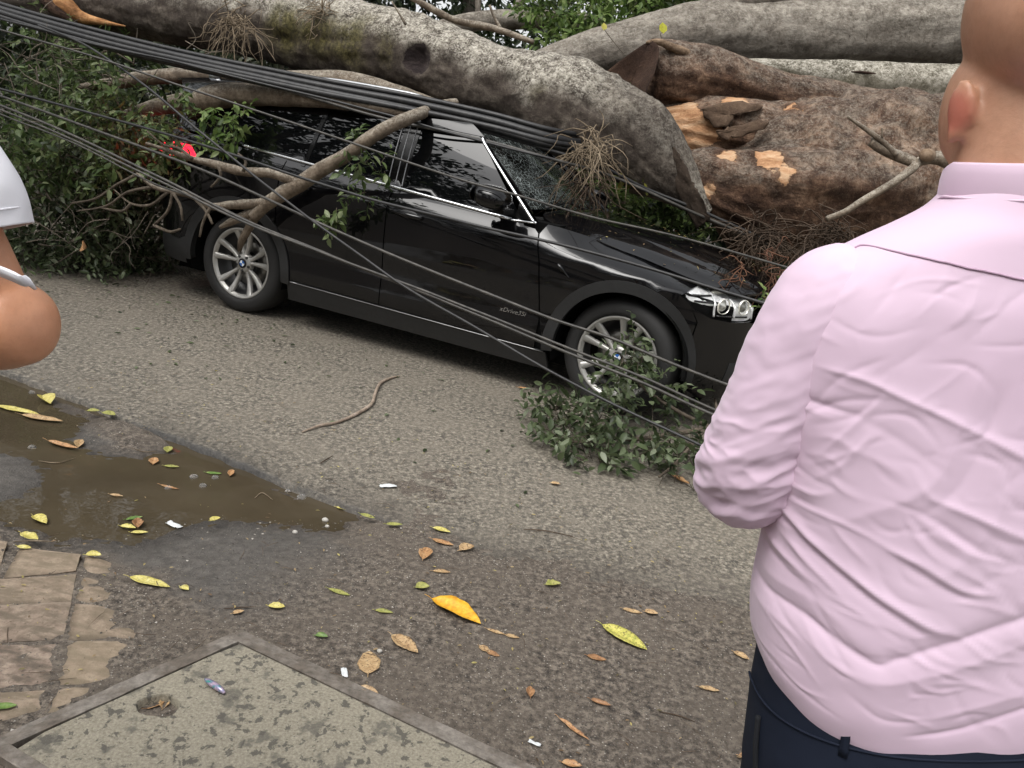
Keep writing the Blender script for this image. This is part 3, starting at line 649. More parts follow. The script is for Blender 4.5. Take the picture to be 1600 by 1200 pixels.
    ho = [(2.30, 0), (2.25, .38), (2.20, .58), (2.34, .715), (2.95, .733), (3.42, .695), (3.62, .52), (3.70, .25), (3.72, 0)]
    hp = [(x, -y) for x, y in ho]+[(x, y) for x, y in ho[-2:0:-1]]
    hx = catmull(np.array([p for p in hp]+[hp[0]]), 90)[:-1]
    panel('hood', [tuple(p) for p in hx], hsurf, PA, car, .05, .05, .02, mirror=False)
    V, F = box((2.24, 0, 1.06), (.20, 1.25, .06)); link('cowl', mesh_of(V, F, False), car, DK)
    # strip between hood edge and fender top
    # wipers
    for s0, s1, t0, t1 in ((.80, .05, .03, .12), (-.02, -.72, .03, .11)):
        s = np.linspace(s0, s1, 10); P = wsurf(s, np.linspace(t0, t1, 10), .022); V, F, _ = tube(P, .008, 6, 16)
        V2, F2, _ = tube(wsurf(np.linspace(s1+.08, (s0+s1)/2, 6), np.linspace(-.01, (t0+t1)/2, 6), .035), .008, 6, 8); MB().add(V, F).add(V2, F2).build('wiper', DK, car, local=True)
    # mirror
    V, F = ellipsoid((0, 0, 0), (1, 1, 1), 28, 18); V = np.sign(V)*np.abs(V)**.8; V *= np.array([.125, .125, .072]); V[:, 0] *= np.where(V[:, 0] > 0, 1.0, .75); V[:, 2] -= .10*(V[:, 0]); V = V+np.array([2.02, -1.045, 1.195])
    o = link('mirror', mesh_of(V, F), car, PA); V2, F2 = box((2.06, -.955, 1.118), (.10, .16, .030)); st = link('mirror_stalk', mesh_of(V2, F2, False), o, GB)
    V3, F3 = ellipsoid((1.925, -1.045, 1.205), (.012, .105, .055)); mg = link('mirror_glass', mesh_of(V3, F3), o, GL)
    o2 = o.copy(); COL.objects.link(o2); o2.parent = car; o2.scale = (1, -1, 1)
    for ch in (st, mg): c = ch.copy(); COL.objects.link(c); c.parent = o2
    # door handles
    for u0, dr in ((1.30, 0), (.42, 0)):
        u = np.linspace(u0, u0+.21, 12); P = side(u, .985-.05*(u-1.3)+0*u, .034*np.sin(np.pi*np.linspace(0.02, .98, 12))**.5); V, F, _ = tube(P, .012, 8, 20); V[:, 2] = (V[:, 2]-P[0, 2])*1.25+P[0, 2]
        V4, F4 = ellipsoid(side(np.array([u0+.10]), np.array([.985-.05*(u0-1.2)]), -.004)[0], (.075, .012, .026)); mb = MB().add(V, F, 0).add(V4, F4, 1)
        o = mb.build('door_handle', [PA, DK], car, local=True); o2 = o.copy(); COL.objects.link(o2); o2.parent = car; o2.scale = (1, -1, 1)
    # model lettering on the door
    cu = bpy.data.curves.new('t', 'FONT'); cu.body = 'xDrive35i'; cu.size = .040; cu.extrude = .002; cu.shear = .25; cu.space_character = 1.0
    to = bpy.data.objects.new('t', cu); COL.objects.link(to); dg = bpy.context.evaluated_depsgraph_get(); me = bpy.data.meshes.new_from_object(to.evaluated_get(dg)); bpy.data.objects.remove(to)
    V = np.array([v.co for v in me.vertices]); L = V[:, 0].max()
    P = side(np.full(len(V), 2.13)+V[:, 0]/L*.185, .500+V[:, 1], .004+V[:, 2]); me.vertices.foreach_set('co', P.ravel()); me.update(); link('badge', me, car, CH)
    # fender side vent
    u = np.linspace(2.47, 2.56, 8); P = side(u, np.linspace(.87, .80, 8), .004); V, F, _ = tube(P, [.006, .013, .015, .013, .006, .004, .004, .004], 6, 14); link('side_vent', mesh_of(V, F), car, GB)
    # headlights: housing, lens, rings
    hl = [(3.243, .832), (3.335, .768), (3.45, .730), (3.60, .718), (3.74, .722), (3.79, .76), (3.80, .845), (3.70, .876), (3.55, .892), (3.42, .893), (3.33, .872)]
    hx = catmull(np.array(hl+[hl[0]]), 60)[:-1]
    SIL = flat('lamp_chrome', (.80, .81, .80), .42, .35, nz=.25, nscale=38, bump=.6); 
    house = panel('headlight', [tuple(p) for p in hx], side, SIL, car, .03, .02, .02, out=-.030, mirror=False)
    rg = flat('lamp_ring', (.80, .79, .72), .22, .6)
    for n in rg.node_tree.nodes:
        if n.type == 'BSDF_PRINCIPLED': n.inputs['Emission Color'].default_value = (1, .96, .82, 1); n.inputs['Emission Strength'].default_value = .06
    dkl = flat('lamp_dark', (.02, .02, .02), .2)
    parts = []
    for uc, zc, r in ((3.52, .800, .046), (3.685, .800, .046)):
        c = side(np.array([uc]), np.array([zc]), -.012)[0]; n = norm(side(np.array([uc]), np.array([zc]), .1)[0]-side(np.array([uc]), np.array([zc]), 0)[0]); n = norm(n*.5+np.array([.6, -.25, 0]))
        q = Vector(n).to_track_quat('Z', 'Y').to_matrix(); Rm = np.array(q)
        V, F = lathe([(r*.93, -.01), (r*.93, .002), (r*1.0, .002), (r*1.0, -.01)], 32); V[:, 1] = np.sign(V[:, 1])*np.abs(V[:, 1]/r)**.8*r; parts.append(link('lamp_ring', mesh_of(V@Rm.T+c, F), house, rg))
        V, F = lathe([(r*.84, -.016), (r*.6, -.006), (r*.35, .006), (.001, .012)], 24); parts.append(link('lamp_projector', mesh_of(V@Rm.T+c-n*.004, F), house, flat('lamp_lens', (.50, .50, .46), .12, .6) if uc < 3.6 else flat('lamp_lens', (.22, .22, .20), .1, .5)))
    for uc in (3.455, 3.60, 3.755):
        zz = np.linspace(.735, .875, 8); V, F, _ = tube(side(np.full(8, uc)+.25*(zz-.8)**2*8, zz, -.010), .007, 6, 12); parts.append(link('lamp_bar', mesh_of(V, F), house, SIL))
    for uc, zc, ul, zl in ((3.38, .842, .14, .008), (3.39, .812, .13, .006), (3.60, .858, .24, .010), (3.60, .742, .24, .006)):
        u = np.linspace(uc-ul/2, uc+ul/2, 8); V, F, _ = tube(side(u, np.full(8, zc)+.02*(u-uc), -.014), zl, 6, 10); parts.append(link('lamp_bar', mesh_of(V, F), house, rg if zl > .008 else dkl))
    t = NT('lamp_cover'); t.col((1, 1, 1)); t.set(Roughness=.02, Transmission_Weight=1.0); t.b.inputs['IOR'].default_value = 1.1
    lens = panel('lamp_cover', [tuple(p) for p in hx], side, t.m, house, .04, .03, .003, out=.002, mirror=False); parts.append(lens)
    h2 = house.copy(); COL.objects.link(h2); h2.parent = car; h2.scale = (1, -1, 1)
    for c in parts: c2 = c.copy(); COL.objects.link(c2); c2.parent = h2
    # wheels
    TY = NT('tyre_rubber'); TY.col((.012, .0115, .011)); TY.set(Roughness=.75); v = TY.co(); TY.bump(TY.noise(v, 60, 4), .2, .004); TY = TY.m
    AL = flat('alloy', (.40, .39, .365), .36, .55, nz=.10, nscale=12); BA = flat('alloy_barrel', (.10, .10, .10), .4, .6)
    tyr = [(.262, .112), (.268, .128), (.290, .136), (.325, .132), (.350, .118), (.362, .095), (.3685, .05), (.3685, -.06), (.355, -.11), (.30, -.13), (.262, -.11)]
    tv, tf = lathe(tyr, 72)
    for k in (3, 7):                                           # tread blocks
        pass
    rimp = [(.18, .02), (.22, .05), (.233, .098), (.245, .116), (.257, .122), (.264, .116), (.264, .10)]
    barrel = [(.02, -.05), (.20, -.05), (.238, -.10), (.238, .09)]
    sp = MB(); rv, rf = lathe(rimp[2:], 72); sp.add(rv, rf)
    for k in range(5):
        for sgn in (-1, 1):
            a0 = math.radians(90+72*k); m = 12; V = []
            for i in range(m):
                u = i/(m-1); r = .045+(.245-.045)*u; da = sgn*math.radians(21-6.5*u+(10*math.sin(math.pi*min(1, u*1.3))*0))*(.55+.45*u)
                if u < .35: da *= .75+.25*u/.35
                a = a0+da; wd = (.021+.026*u**1.5)*(1+.20*(1-u)**3); zt = .088+.030*u**2-.010*math.sin(math.pi*u); d = .028
                er = np.array([math.cos(a), math.sin(a), 0]); ep = np.array([-math.sin(a), math.cos(a), 0])
                for o_, zz in ((-.5, zt-d), (-.5, zt-.006), (-.32, zt), (.32, zt), (.5, zt-.006), (.5, zt-d)): V.append(er*r+ep*(o_*wd)+np.array([0, 0, zz]))
            sp.add(V, [list(f) for f in grid_faces(m, 6)])
    hv, hf = lathe([(.075, .05), (.070, .082), (.058, .092), (.036, .093)], 40); sp.add(hv, hf)
    bv, bf = lathe([(.011, .085), (.011, .0945), (.004, .0945), (.001, .088)], 12)
    capv = [lathe([(.036, .090), (.036, .0975), (.033, .0985)], 32), lathe([(.033, .0985), (.031, .0990), (.020, .0992)], 32)]
    blue = flat('cap_blue', (.02, .12, .40), .25); white = flat('cap_white', (.75, .76, .78), .25); blk = flat('cap_black', (.006, .006, .008), .2)
    disc = lathe([(.17, .0), (.17, .012), (.08, .014), (.08, .0)], 48)
    prot = None
    for cx, sy, st in ((0, -1, 0), (WB, -1, -.10), (0, 1, 0), (WB, 1, -.10)):
        e = bpy.data.objects.new('wheel', None) if prot is None else None
        Rw = Matrix.Rotation(math.radians(90), 4, 'X')            # lathe axis z -> -y (near side)
        if prot is None:
            wbm = MB(); wbm.add(*lathe(barrel, 56)); wh = link('wheel', mesh_of(np.vstack(wbm.V), wbm.F), car, BA)
            ch = [link('tyre', mesh_of(tv, tf), wh, TY), sp.build('rim', AL, wh, local=True), link('brake_disc', mesh_of(disc[0], disc[1]), wh, flat('brake_steel', (.25, .24, .22), .4, 1.))]
            bme = mesh_of(bv, bf); bme.materials.append(flat('bolt_dark', (.05, .05, .05), .4, .8))
            for k in range(5):
                a = math.radians(90+36+72*k); bo = link('wheel_bolt', bme, wh); bo.location = (.056*math.cos(a), .056*math.sin(a), .001); ch.append(bo)
            cap = MB(); cap.add(*capv[0], 0).add(*capv[1], 0)
            for k in range(4):
                aa = np.linspace(math.pi/2*k, math.pi/2*(k+1), 8); cap.add(np.vstack([[0, 0, .0998]]+[[.0215*math.cos(x), .0215*math.sin(x), .0998] for x in aa]), [[0, i+1, i+2] for i in range(7)], 1+k % 2)
            ch.append(cap.build('centre_cap', [blk, blue, white], wh, local=True)); prot = (wh, ch)
        else:
            wh = prot[0].copy(); COL.objects.link(wh); wh.parent = car
            for c in prot[1]: c2 = c.copy(); COL.objects.link(c2); c2.parent = wh
        M = Matrix.Translation((cx, sy*.735, .3675))@Matrix.Rotation(st, 4, 'Z')@(Rw if sy < 0 else Matrix.Rotation(math.radians(-90), 4, 'X'))@Matrix.Rotation(.35*cx, 4, 'Z')
        wh.matrix_local = M
    return car
CAR = build_car()

# ---------------------------------------------------------------- fallen tree: limbs, trunks, branches
def m_bark(name, lo, mid, hi, lich=0., moss=0., scale=1., rough=.9, bump=.7, speck=.5, fib=0., peel=False):
    t = NT(name); v = t.co(); uvv = t.co('UV', (1, .22, 1)); uvb = t.co('UV', (1, .6, 1))
    L0 = t.noise(v, 2.6*scale, 4, .6); a = t.noise(v, 11*scale, 6, .72); b = t.noise(uvb, 48*scale, 5, .72, .4); s = t.noise(v, 70*scale, 4, .75); w_ = t.noise(uvv, 26*scale, 5, .7, .5)
    f = t.math('ADD', t.math('MULTIPLY', a, .5), t.math('ADD', t.math('MULTIPLY', b, .3), t.math('MULTIPLY', L0, .2)))
    base = t.ramp(f, [(.36, lo), (.5, mid), (.64, hi)])
    base = t.mix(t.ramp(L0, [(.40, .45), (.56, 0.)]), base, lo)
    if fib: base = t.mix(t.ramp(w_, [(.40, fib), (.56, 0.)]), base, tuple(c*.55 for c in lo))
    base = t.mix(t.ramp(s, [(.58, 0.), (.66, speck*.7)]), base, hi)
    base = t.mix(t.ramp(b, [(.34, speck), (.43, 0.)]), base, tuple(c*.6 for c in lo))
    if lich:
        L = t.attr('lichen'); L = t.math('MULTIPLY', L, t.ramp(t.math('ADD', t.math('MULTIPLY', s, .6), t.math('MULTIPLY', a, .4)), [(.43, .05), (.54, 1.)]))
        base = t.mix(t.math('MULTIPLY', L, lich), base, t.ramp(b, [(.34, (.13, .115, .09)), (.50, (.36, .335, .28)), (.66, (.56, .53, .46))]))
    if moss:
        M = t.attr('moss'); M = t.math('MULTIPLY', M, t.ramp(a, [(.36, .25), (.52, 1.)])); base = t.mix(t.math('MULTIPLY', M, moss), base, t.ramp(b, [(.35, (.020, .018, .006)), (.55, (.075, .064, .020)), (.70, (.16, .14, .055))]))
    if peel:
        Pl = t.attr('peel'); Pl = t.ramp(t.math('ADD', Pl, t.math('MULTIPLY', t.math('ADD', a, -.5), 1.6)), [(.45, 0.), (.52, 1.)])
        base = t.mix(Pl, base, t.ramp(w_, [(.34, peel[0]), (.5, peel[1]), (.66, peel[2])]))
    t.col(base); t.set(Roughness=rough); t.b.inputs['Specular IOR Level'].default_value = .25
    h = t.math('ADD', t.math('MULTIPLY', f, 1.2), t.math('ADD', t.math('MULTIPLY', s, .35), t.math('MULTIPLY', b, .35)))
    if fib: h = t.math('ADD', h, t.math('MULTIPLY', w_, 1.2*fib))
    if peel: h = t.math('ADD', h, t.math('MULTIPLY', Pl, -.5))
    t.bump(h, bump, .022/scale); return t.m
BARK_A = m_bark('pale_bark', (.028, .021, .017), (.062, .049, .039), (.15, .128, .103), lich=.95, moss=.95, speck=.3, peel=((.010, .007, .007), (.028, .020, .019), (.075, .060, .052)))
BARK_B = m_bark('decayed_bark', (.032, .016, .010), (.135, .076, .047), (.33, .215, .14), lich=.28, moss=0, scale=.9, fib=.6, bump=1., speck=.4, peel=((.26, .125, .060), (.47, .265, .14), (.60, .42, .27)))
BARK_D = m_bark('grey_bark', (.085, .070, .056), (.20, .175, .145), (.33, .30, .255), lich=.3, moss=.6, scale=.8, fib=.4)
BARK_S = m_bark('branch_bark', (.065, .048, .034), (.15, .115, .083), (.27, .22, .165), scale=1.6, lich=.5, speck=.3)
BARK_T = m_bark('twig_bark', (.05, .04, .03), (.11, .088, .066), (.20, .165, .125), scale=2.5)
WOODO = m_bark('torn_wood', (.16, .065, .022), (.42, .20, .075), (.60, .36, .17), scale=1.4, fib=.5, speck=.2, rough=.75)
WOODR = m_bark('rotten_heart', (.018, .009, .006), (.062, .034, .022), (.13, .078, .05), scale=1.2, fib=.6, bump=1.2)
WOODP = m_bark('dry_wood', (.12, .075, .045), (.30, .21, .14), (.45, .35, .25), scale=1.3, fib=.6)

def pxpath(pts, d=None):                                     # (px, py, depth, radius px) -> points, radii
    P = [at(p[0], p[1], p[2]) for p in pts]; R = [p[3]*p[2]/FPX for p in pts]; return np.array(P), np.array(R)
def limb(name, pts, mat, parent=None, seg=None, step=.05, world=False, **kw):
    P, R = pxpath(pts) if not world else (np.array([p[:3] for p in pts]), np.array([p[3] for p in pts]))
    L = np.linalg.norm(np.diff(P, axis=0), axis=1).sum(); seg = seg or (64 if R.max() > .15 else 28 if R.max() > .05 else 10)
    V, F, uv = tube(P, R, seg, max(int(L/step), 6), **kw)
    # lichen grows on the weather side of the bark, moss in patches
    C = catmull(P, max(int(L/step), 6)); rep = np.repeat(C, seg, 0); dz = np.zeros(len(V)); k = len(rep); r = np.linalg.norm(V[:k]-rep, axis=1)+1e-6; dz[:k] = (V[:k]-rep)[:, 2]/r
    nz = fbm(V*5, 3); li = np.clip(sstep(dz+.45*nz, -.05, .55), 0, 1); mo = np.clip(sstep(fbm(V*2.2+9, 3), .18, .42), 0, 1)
    return V, F, uv, li, mo
def spots(V, at_):
    mo = np.zeros(len(V))
    for (c, rad, s) in at_: mo = np.maximum(mo, s*sstep(rad*1.15+rad*.5*fbm(V*5, 3)-np.linalg.norm((V-c), axis=1), 0, rad*.9))
    return mo
def rep_(P, L, step, seg): return np.repeat(catmull(P, max(int(L/step), 6)), seg, 0)
def limb_obj(name, pts, mat, parent=None, knots=None, lichen_off=None, moss_at=None, peel_at=None, **kw):
    V, F, uv, li, mo = limb(name, pts, mat, parent, **kw)
    P, R = pxpath(pts) if not kw.get('world') else (None, None); step, seg = kw.get('step', .05), kw.get('seg')
    L = np.linalg.norm(np.diff(P, axis=0), axis=1).sum() if P is not None else 0
    if lichen_off is not None:
        c_, r_, k_ = lichen_off; li = li*(1-k_*sstep(r_-np.linalg.norm(V-c_, axis=1), 0, r_*.6))
    for kc_, kr, kd in (knots or []):
        d_ = np.linalg.norm(V-kc_, axis=1); q_ = d_/kr*(1+.18*fbm(V*14, 2)); n_ = norm(V-np.vstack([rep_(P, L, step, seg), V[len(rep_(P, L, step, seg)):]])); V = V+n_*(kd*(-1.2*(1-sstep(q_, .3, .95))+.55*np.exp(-((q_-1.08)/.2)**2)+.25*np.exp(-((q_-.6)/.12)**2)+.2*np.exp(-((q_-1.55)/.16)**2)))[:, None]
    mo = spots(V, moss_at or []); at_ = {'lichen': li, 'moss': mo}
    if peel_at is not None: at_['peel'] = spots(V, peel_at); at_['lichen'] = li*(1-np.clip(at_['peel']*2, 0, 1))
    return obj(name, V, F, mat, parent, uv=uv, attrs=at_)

# the long pale limb across the roof and screen
A_PTS = [(-330, -75, 8.0, 40), (-60, -28, 7.5, 44), (100, -5, 7.1, 47), (200, 8, 6.9, 49), (300, 22, 6.7, 53), (400, 33, 6.45, 53), (480, 50, 6.3, 58), (560, 70, 6.15, 61), (650, 92, 6.0, 62), (750, 124, 5.85, 62), (850, 158, 5.75, 68), (930, 184, 5.68, 74), (990, 216, 5.65, 68), (1035, 256, 5.62, 52), (1075, 297, 5.6, 28), (1106, 334, 5.6, 9)]
tl = thing('fallen_limb', 'long pale lichen covered limb lying across the roof and screen of the black car', 'tree limb', at(560, 75, 6.1))
mossc = [(at(440, 45, 6.05), .22, 1.), (at(500, 50, 5.95), .26, 1.), (at(555, 68, 5.9), .24, .95), (at(605, 75, 5.8), .16, .8), (at(845, 145, 5.5), .08, .7)]
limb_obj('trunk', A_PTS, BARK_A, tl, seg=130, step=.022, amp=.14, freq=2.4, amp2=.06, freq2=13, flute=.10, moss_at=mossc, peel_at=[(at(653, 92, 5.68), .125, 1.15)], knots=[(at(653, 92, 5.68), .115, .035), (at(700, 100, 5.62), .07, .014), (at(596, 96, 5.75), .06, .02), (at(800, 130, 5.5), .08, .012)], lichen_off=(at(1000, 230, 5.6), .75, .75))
DKNOT = m_bark('dark_knot', (.016, .011, .011), (.040, .029, .027), (.085, .068, .060), scale=1.6, fib=.4, bump=1.1, lich=.4)
# knot hole and its scar rim
kc = at(653, 92, 5.56)
def knot(c, R, r, mat, parent, mat2):
    n = norm(CO-c); a = np.linspace(0, 2*np.pi, 40, endpoint=False); up = norm(np.cross(np.cross(n, [0, 0, 1.]), n)); rt = np.cross(up, n)
    V = []
    for k, (f, d) in enumerate([(1.5, -.05), (1.15, -.004), (.98, .004), (.85, -.004), (.62, -.012), (.35, -.006), (.02, .0)]):
        rr = r*f*(1+.12*fbm(np.stack([np.cos(a)*1.5, np.sin(a)*1.5, a*0+R+k*.2], -1), 3)); V.append(c+np.outer(np.cos(a)*rr*1.12, rt)+np.outer(np.sin(a)*rr, up)+n*(d+.010*fbm(np.stack([np.cos(a)*4, np.sin(a)*4, a*0+k], -1), 2))[:, None])
    F = [list(f) for f in grid_faces(len(V), 40, True)]
    obj(mat2, np.vstack(V), F, mat, parent)
# slab-like broken end of the limb: split face seen from the right
e0 = catmull(np.array([(1004, 170, 5.52), (1032, 194, 5.44), (1060, 238, 5.38), (1084, 286, 5.36), (1113, 340, 5.36)], float), 40)
V = []
for k, (x, y, d) in enumerate(e0):
    p = at(x, y, d); q = at(x-26, y+14, d+.13)
    for u in np.linspace(0, 1, 12): V.append(p*(1-u)+q*u+(.016*fbm(np.array([[k*.35, u*5, 2.], [k*.35, u*5, 7.], [k*.35, u*5, 12.]]), 3)+(.012*fbm(np.array([[k*.9, 1., 3.]]*3), 2) if u == 0 else 0)))
V = np.array(V); Vb = V+norm(np.array([[.2, 1, -.3]]))*.05; n5 = len(e0)
F = [list(f) for f in grid_faces(n5, 12)]; F += [[i+len(V) for i in f[::-1]] for f in grid_faces(n5, 12)]
for k in range(n5-1): F += [[k*12, (k+1)*12, (k+1)*12+len(V), k*12+len(V)], [k*12+11, k*12+11+len(V), (k+1)*12+11+len(V), (k+1)*12+11]]
obj('split_edge', np.vstack([V, Vb]), F, m_bark('split_bark', (.035, .024, .017), (.085, .062, .046), (.17, .135, .105), fib=.6, scale=1.2), tl)
# torn orange wound at the upper left
P = [at(78, -22, 6.75), at(92, 0, 6.68), at(110, 16, 6.66), at(132, 28, 6.66), at(170, 36, 6.62), at(196, 41, 6.62)]
V, F, uv = tube(P, [.045, .085, .075, .045, .02, .006], 14, 30, amp=.3, freq=7); obj('torn_wood', V, F, WOODO, tl, uv=uv)
V, F, uv = tube([at(58, -20, 6.7), at(75, 2, 6.65), at(96, 22, 6.63), at(120, 36, 6.65)], [.05, .06, .045, .01], 12, 20, amp=.4, freq=9); obj('torn_wood', V, F, WOODR, tl, uv=uv)

# the decayed main trunk, with its upper stub
tb = thing('fallen_tree', 'huge brown decayed trunk with peeling orange bark lying beyond the car hood', 'tree trunk', at(1300, 270, 6.0))
mb = []
B1 = [(1014, 200, 6.05, 26), (1060, 200, 6.05, 40), (1130, 204, 6.0, 48), (1250, 216, 6.0, 62), (1400, 226, 5.95, 74), (1600, 238, 5.9, 84), (1900, 262, 5.9, 92), (2300, 300, 5.9, 95)]
B2 = [(1056, 256, 5.75, 20), (1085, 272, 5.72, 42), (1150, 296, 5.72, 63), (1280, 308, 5.7, 80), (1430, 312, 5.65, 95), (1650, 320, 5.65, 105), (1950, 340, 5.7, 105), (2300, 370, 5.7, 105)]
PEEL = [(at(1062, 186, 5.88), .20, 1.1), (at(1095, 200, 5.84), .17, 1.), (at(1150, 170, 5.84), .13, .8), (at(1200, 256, 5.52), .15, 1.), (at(1130, 250, 5.58), .13, .6), (at(1225, 278, 5.42), .10, .7), (at(1240, 180, 5.8), .16, .55), (at(1350, 200, 5.7), .16, .5), (at(1100, 300, 5.5), .12, .6)]
B0 = [(1110, 262, 6.15, 50), (1165, 274, 6.15, 96), (1230, 282, 6.15, 120), (1330, 286, 6.15, 130), (1470, 290, 6.15, 132), (1700, 300, 6.15, 134), (2000, 315, 6.15, 136), (2300, 330, 6.15, 136)]
B1 = B1[:3]+[(1250, 218, 6.05, 56), (1400, 240, 6.1, 60)]; B2 = B2[:3]+[(1280, 306, 5.76, 80), (1430, 312, 5.9, 90)]
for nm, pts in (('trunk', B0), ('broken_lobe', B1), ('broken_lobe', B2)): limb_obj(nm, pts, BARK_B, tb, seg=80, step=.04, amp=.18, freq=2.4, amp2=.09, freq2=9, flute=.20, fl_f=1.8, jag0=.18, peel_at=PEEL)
Cst = [(930, 140, 5.95, 24), (975, 122, 5.95, 47), (1030, 118, 6.0, 55), (1110, 124, 6.05, 47), (1190, 142, 6.1, 36), (1300, 166, 6.15, 34), (1420, 190, 6.1, 45)]
limb_obj('limb_stub', [(1015, 119, 6.02, 54)]+Cst[3:], BARK_B, tb, seg=64, step=.035, amp=.16, freq=3, amp2=.09, freq2=9, flute=.16, fl_f=1.8, peel_at=[(at(1030, 70, 5.7), .10, .5)])
# broken dark face of the stub
fp = [(1018, 62, 5.66), (1030, 76, 5.62), (1024, 110, 5.58), (1010, 145, 5.58), (1012, 172, 5.60), (985, 165, 5.62), (945, 158, 5.66), (906, 146, 5.72), (935, 122, 5.78), (965, 98, 5.76), (995, 76, 5.72)]
c = at(985, 130, 5.78); ring = np.array([at(*p) for p in fp]); ring = catmull(np.vstack([ring, ring[:1]]), 64)[:-1]
V = [ring+.05*norm(c-CO)]
for f in (1., .9, .7, .45, .2, .02):
    q = c+(ring-c)*f; V.append(q+norm(c-CO)*(.03*(1-f)+.03*fbm(q*7, 4))[:, None])
obj('broken_face', np.vstack(V), [list(f) for f in grid_faces(7, 64, True)], WOODR, tb)
V, F, uv = tube([at(1010, 66, 5.68), at(1032, 66, 5.72), at(1060, 78, 5.8), at(1100, 92, 5.88)], [.008, .022, .03, .01], 12, 24, amp=.5, freq=9); obj('splinter', V, F, WOODP, tb, uv=uv)
BARK_F = m_bark('flaking_bark', (.04, .024, .015), (.13, .085, .056), (.27, .19, .13), fib=.6, speck=.4)
# bark flakes, orange where freshly peeled
def flake(nm, pts, d, mat, th=.02, seed=0):
    P = np.array([at(x, y, d) for x, y in pts]); P = catmull(np.vstack([P, P[:1]]), 48)[:-1]; c = P.mean(0); n = norm(CO-c)
    P = P+np.outer(fbm(P*22+seed, 3), [0, 0, 1.])*.030+np.outer(fbm(P*22+seed+5, 3), RT)*.030; V = [P-n*.05, P+n*th*.4]
    for f in (.93, .75, .5, .25, .02): q = c+(P-c)*f; V.append(q+n*(th*(1.0+.25*(1-f))+.020*fbm(q*14+seed, 3)*(1-f**6))[:, None])
    obj(nm, np.vstack(V), [list(f) for f in grid_faces(len(V), 48, True)], mat, tb)
flake('bark_flake', [(1095, 170), (1150, 158), (1190, 164), (1180, 172), (1150, 180), (1140, 195), (1120, 200), (1105, 190)], 5.74, BARK_F, .03, 3)
flake('bark_flake', [(1118, 208), (1150, 196), (1200, 190), (1190, 202), (1150, 214), (1130, 216)], 5.62, BARK_F, .02, 6)

# further trunks behind
t2 = thing('fallen_tree', 'smooth grey upper trunk lying behind the brown decayed trunk', 'tree trunk', at(1200, 55, 7.3))
limb_obj('trunk', [(800, 118, 7.2, 20), (870, 96, 7.2, 28), (940, 80, 7.2, 36), (1020, 64, 7.2, 42), (1100, 54, 7.2, 48), (1200, 51, 7.25, 50), (1330, 50, 7.3, 51), (1500, 46, 7.3, 52), (1700, 42, 7.3, 55), (2050, 40, 7.4, 58), (2400, 50, 7.4, 60)], BARK_D, t2, seg=64, step=.05, amp=.10, freq=1.8, amp2=.04, freq2=9, flute=.10)
limb_obj('limb', [(862, 88, 7.5, 6), (930, 66, 7.5, 8), (1010, 44, 7.5, 10), (1090, 22, 7.5, 12), (1170, 2, 7.5, 13), (1300, -25, 7.5, 15), (1500, -60, 7.6, 18)], BARK_D, t2, step=.04, amp=.12, freq=3)
limb_obj('limb_stub', [(1130, 12, 7.1, 8), (1165, 2, 7.1, 14), (1210, -4, 7.1, 14), (1300, -20, 7.1, 14)], BARK_D, t2, step=.03, amp=.25, freq=5)
t3 = thing('fallen_log', 'mossy log lying in the gap between the grey trunk and the brown trunk', 'log', at(1350, 130, 6.6))
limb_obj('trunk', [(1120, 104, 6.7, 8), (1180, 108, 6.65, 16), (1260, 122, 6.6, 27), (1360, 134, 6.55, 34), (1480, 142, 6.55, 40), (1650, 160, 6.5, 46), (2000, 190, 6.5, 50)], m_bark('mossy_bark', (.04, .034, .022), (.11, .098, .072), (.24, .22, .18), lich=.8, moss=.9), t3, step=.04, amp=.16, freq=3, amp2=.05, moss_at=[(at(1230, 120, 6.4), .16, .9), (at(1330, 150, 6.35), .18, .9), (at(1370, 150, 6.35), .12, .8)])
V, F, uv = tube([at(1396, 137, 6.35), at(1415, 148, 6.33), at(1436, 153, 6.34)], [.003, .016, .003], 8, 12); obj('crack', V, F, WOODR, t3)
V, F, uv = tube([at(1330, 112, 6.40), at(1350, 113, 6.38), at(1378, 117, 6.39)], [.003, .010, .003], 8, 12); obj('crack', V, F, WOODR, t3)
t4 = thing('fallen_log', 'dark weathered beam like log end showing just above the mossy log', 'log', at(1470, 112, 7.0))
limb_obj('trunk', [(1436, 112, 7.0, 9), (1480, 112, 7.0, 11), (1560, 112, 7.0, 12), (1750, 112, 7.0, 13)], BARK_B, t4, step=.03, amp=.2, freq=6)
t5 = thing('tree_limb', 'pale distant limb with an upright stub beyond the long lichen limb', 'tree limb', at(770, 32, 9))
limb_obj('limb', [(660, 58, 9, 10), (700, 42, 9, 14), (760, 32, 9, 15), (830, 31, 9, 14), (900, 34, 9, 13), (960, 40, 9, 12)], BARK_D, t5, step=.05, amp=.12, freq=3)
limb_obj('limb_stub', [(748, 26, 9, 5), (747, 5, 9, 5), (750, -30, 9, 5)], BARK_D, t5, step=.05)
limb_obj('limb_stub', [(800, 22, 9.1, 6), (815, 0, 9.1, 7), (840, -40, 9.1, 8)], BARK_D, t5, step=.05)
t6 = thing('dead_branch', 'thin dead branch resting on top of the long lichen limb', 'branch', at(740, 40, 5.9))
limb_obj('branch', [(600, -28, 5.9, 5), (645, -3, 5.9, 4.5), (690, 22, 5.9, 5), (720, 34, 5.9, 5.5), (770, 44, 5.9, 5), (834, 66, 5.9, 3.5)], BARK_S, t6, step=.02, amp=.25, freq=8)
limb_obj('twig', [(782, 44, 5.9, 3), (772, 26, 5.9, 2.2), (765, 8, 5.88, 2)], BARK_S, t6, step=.02)
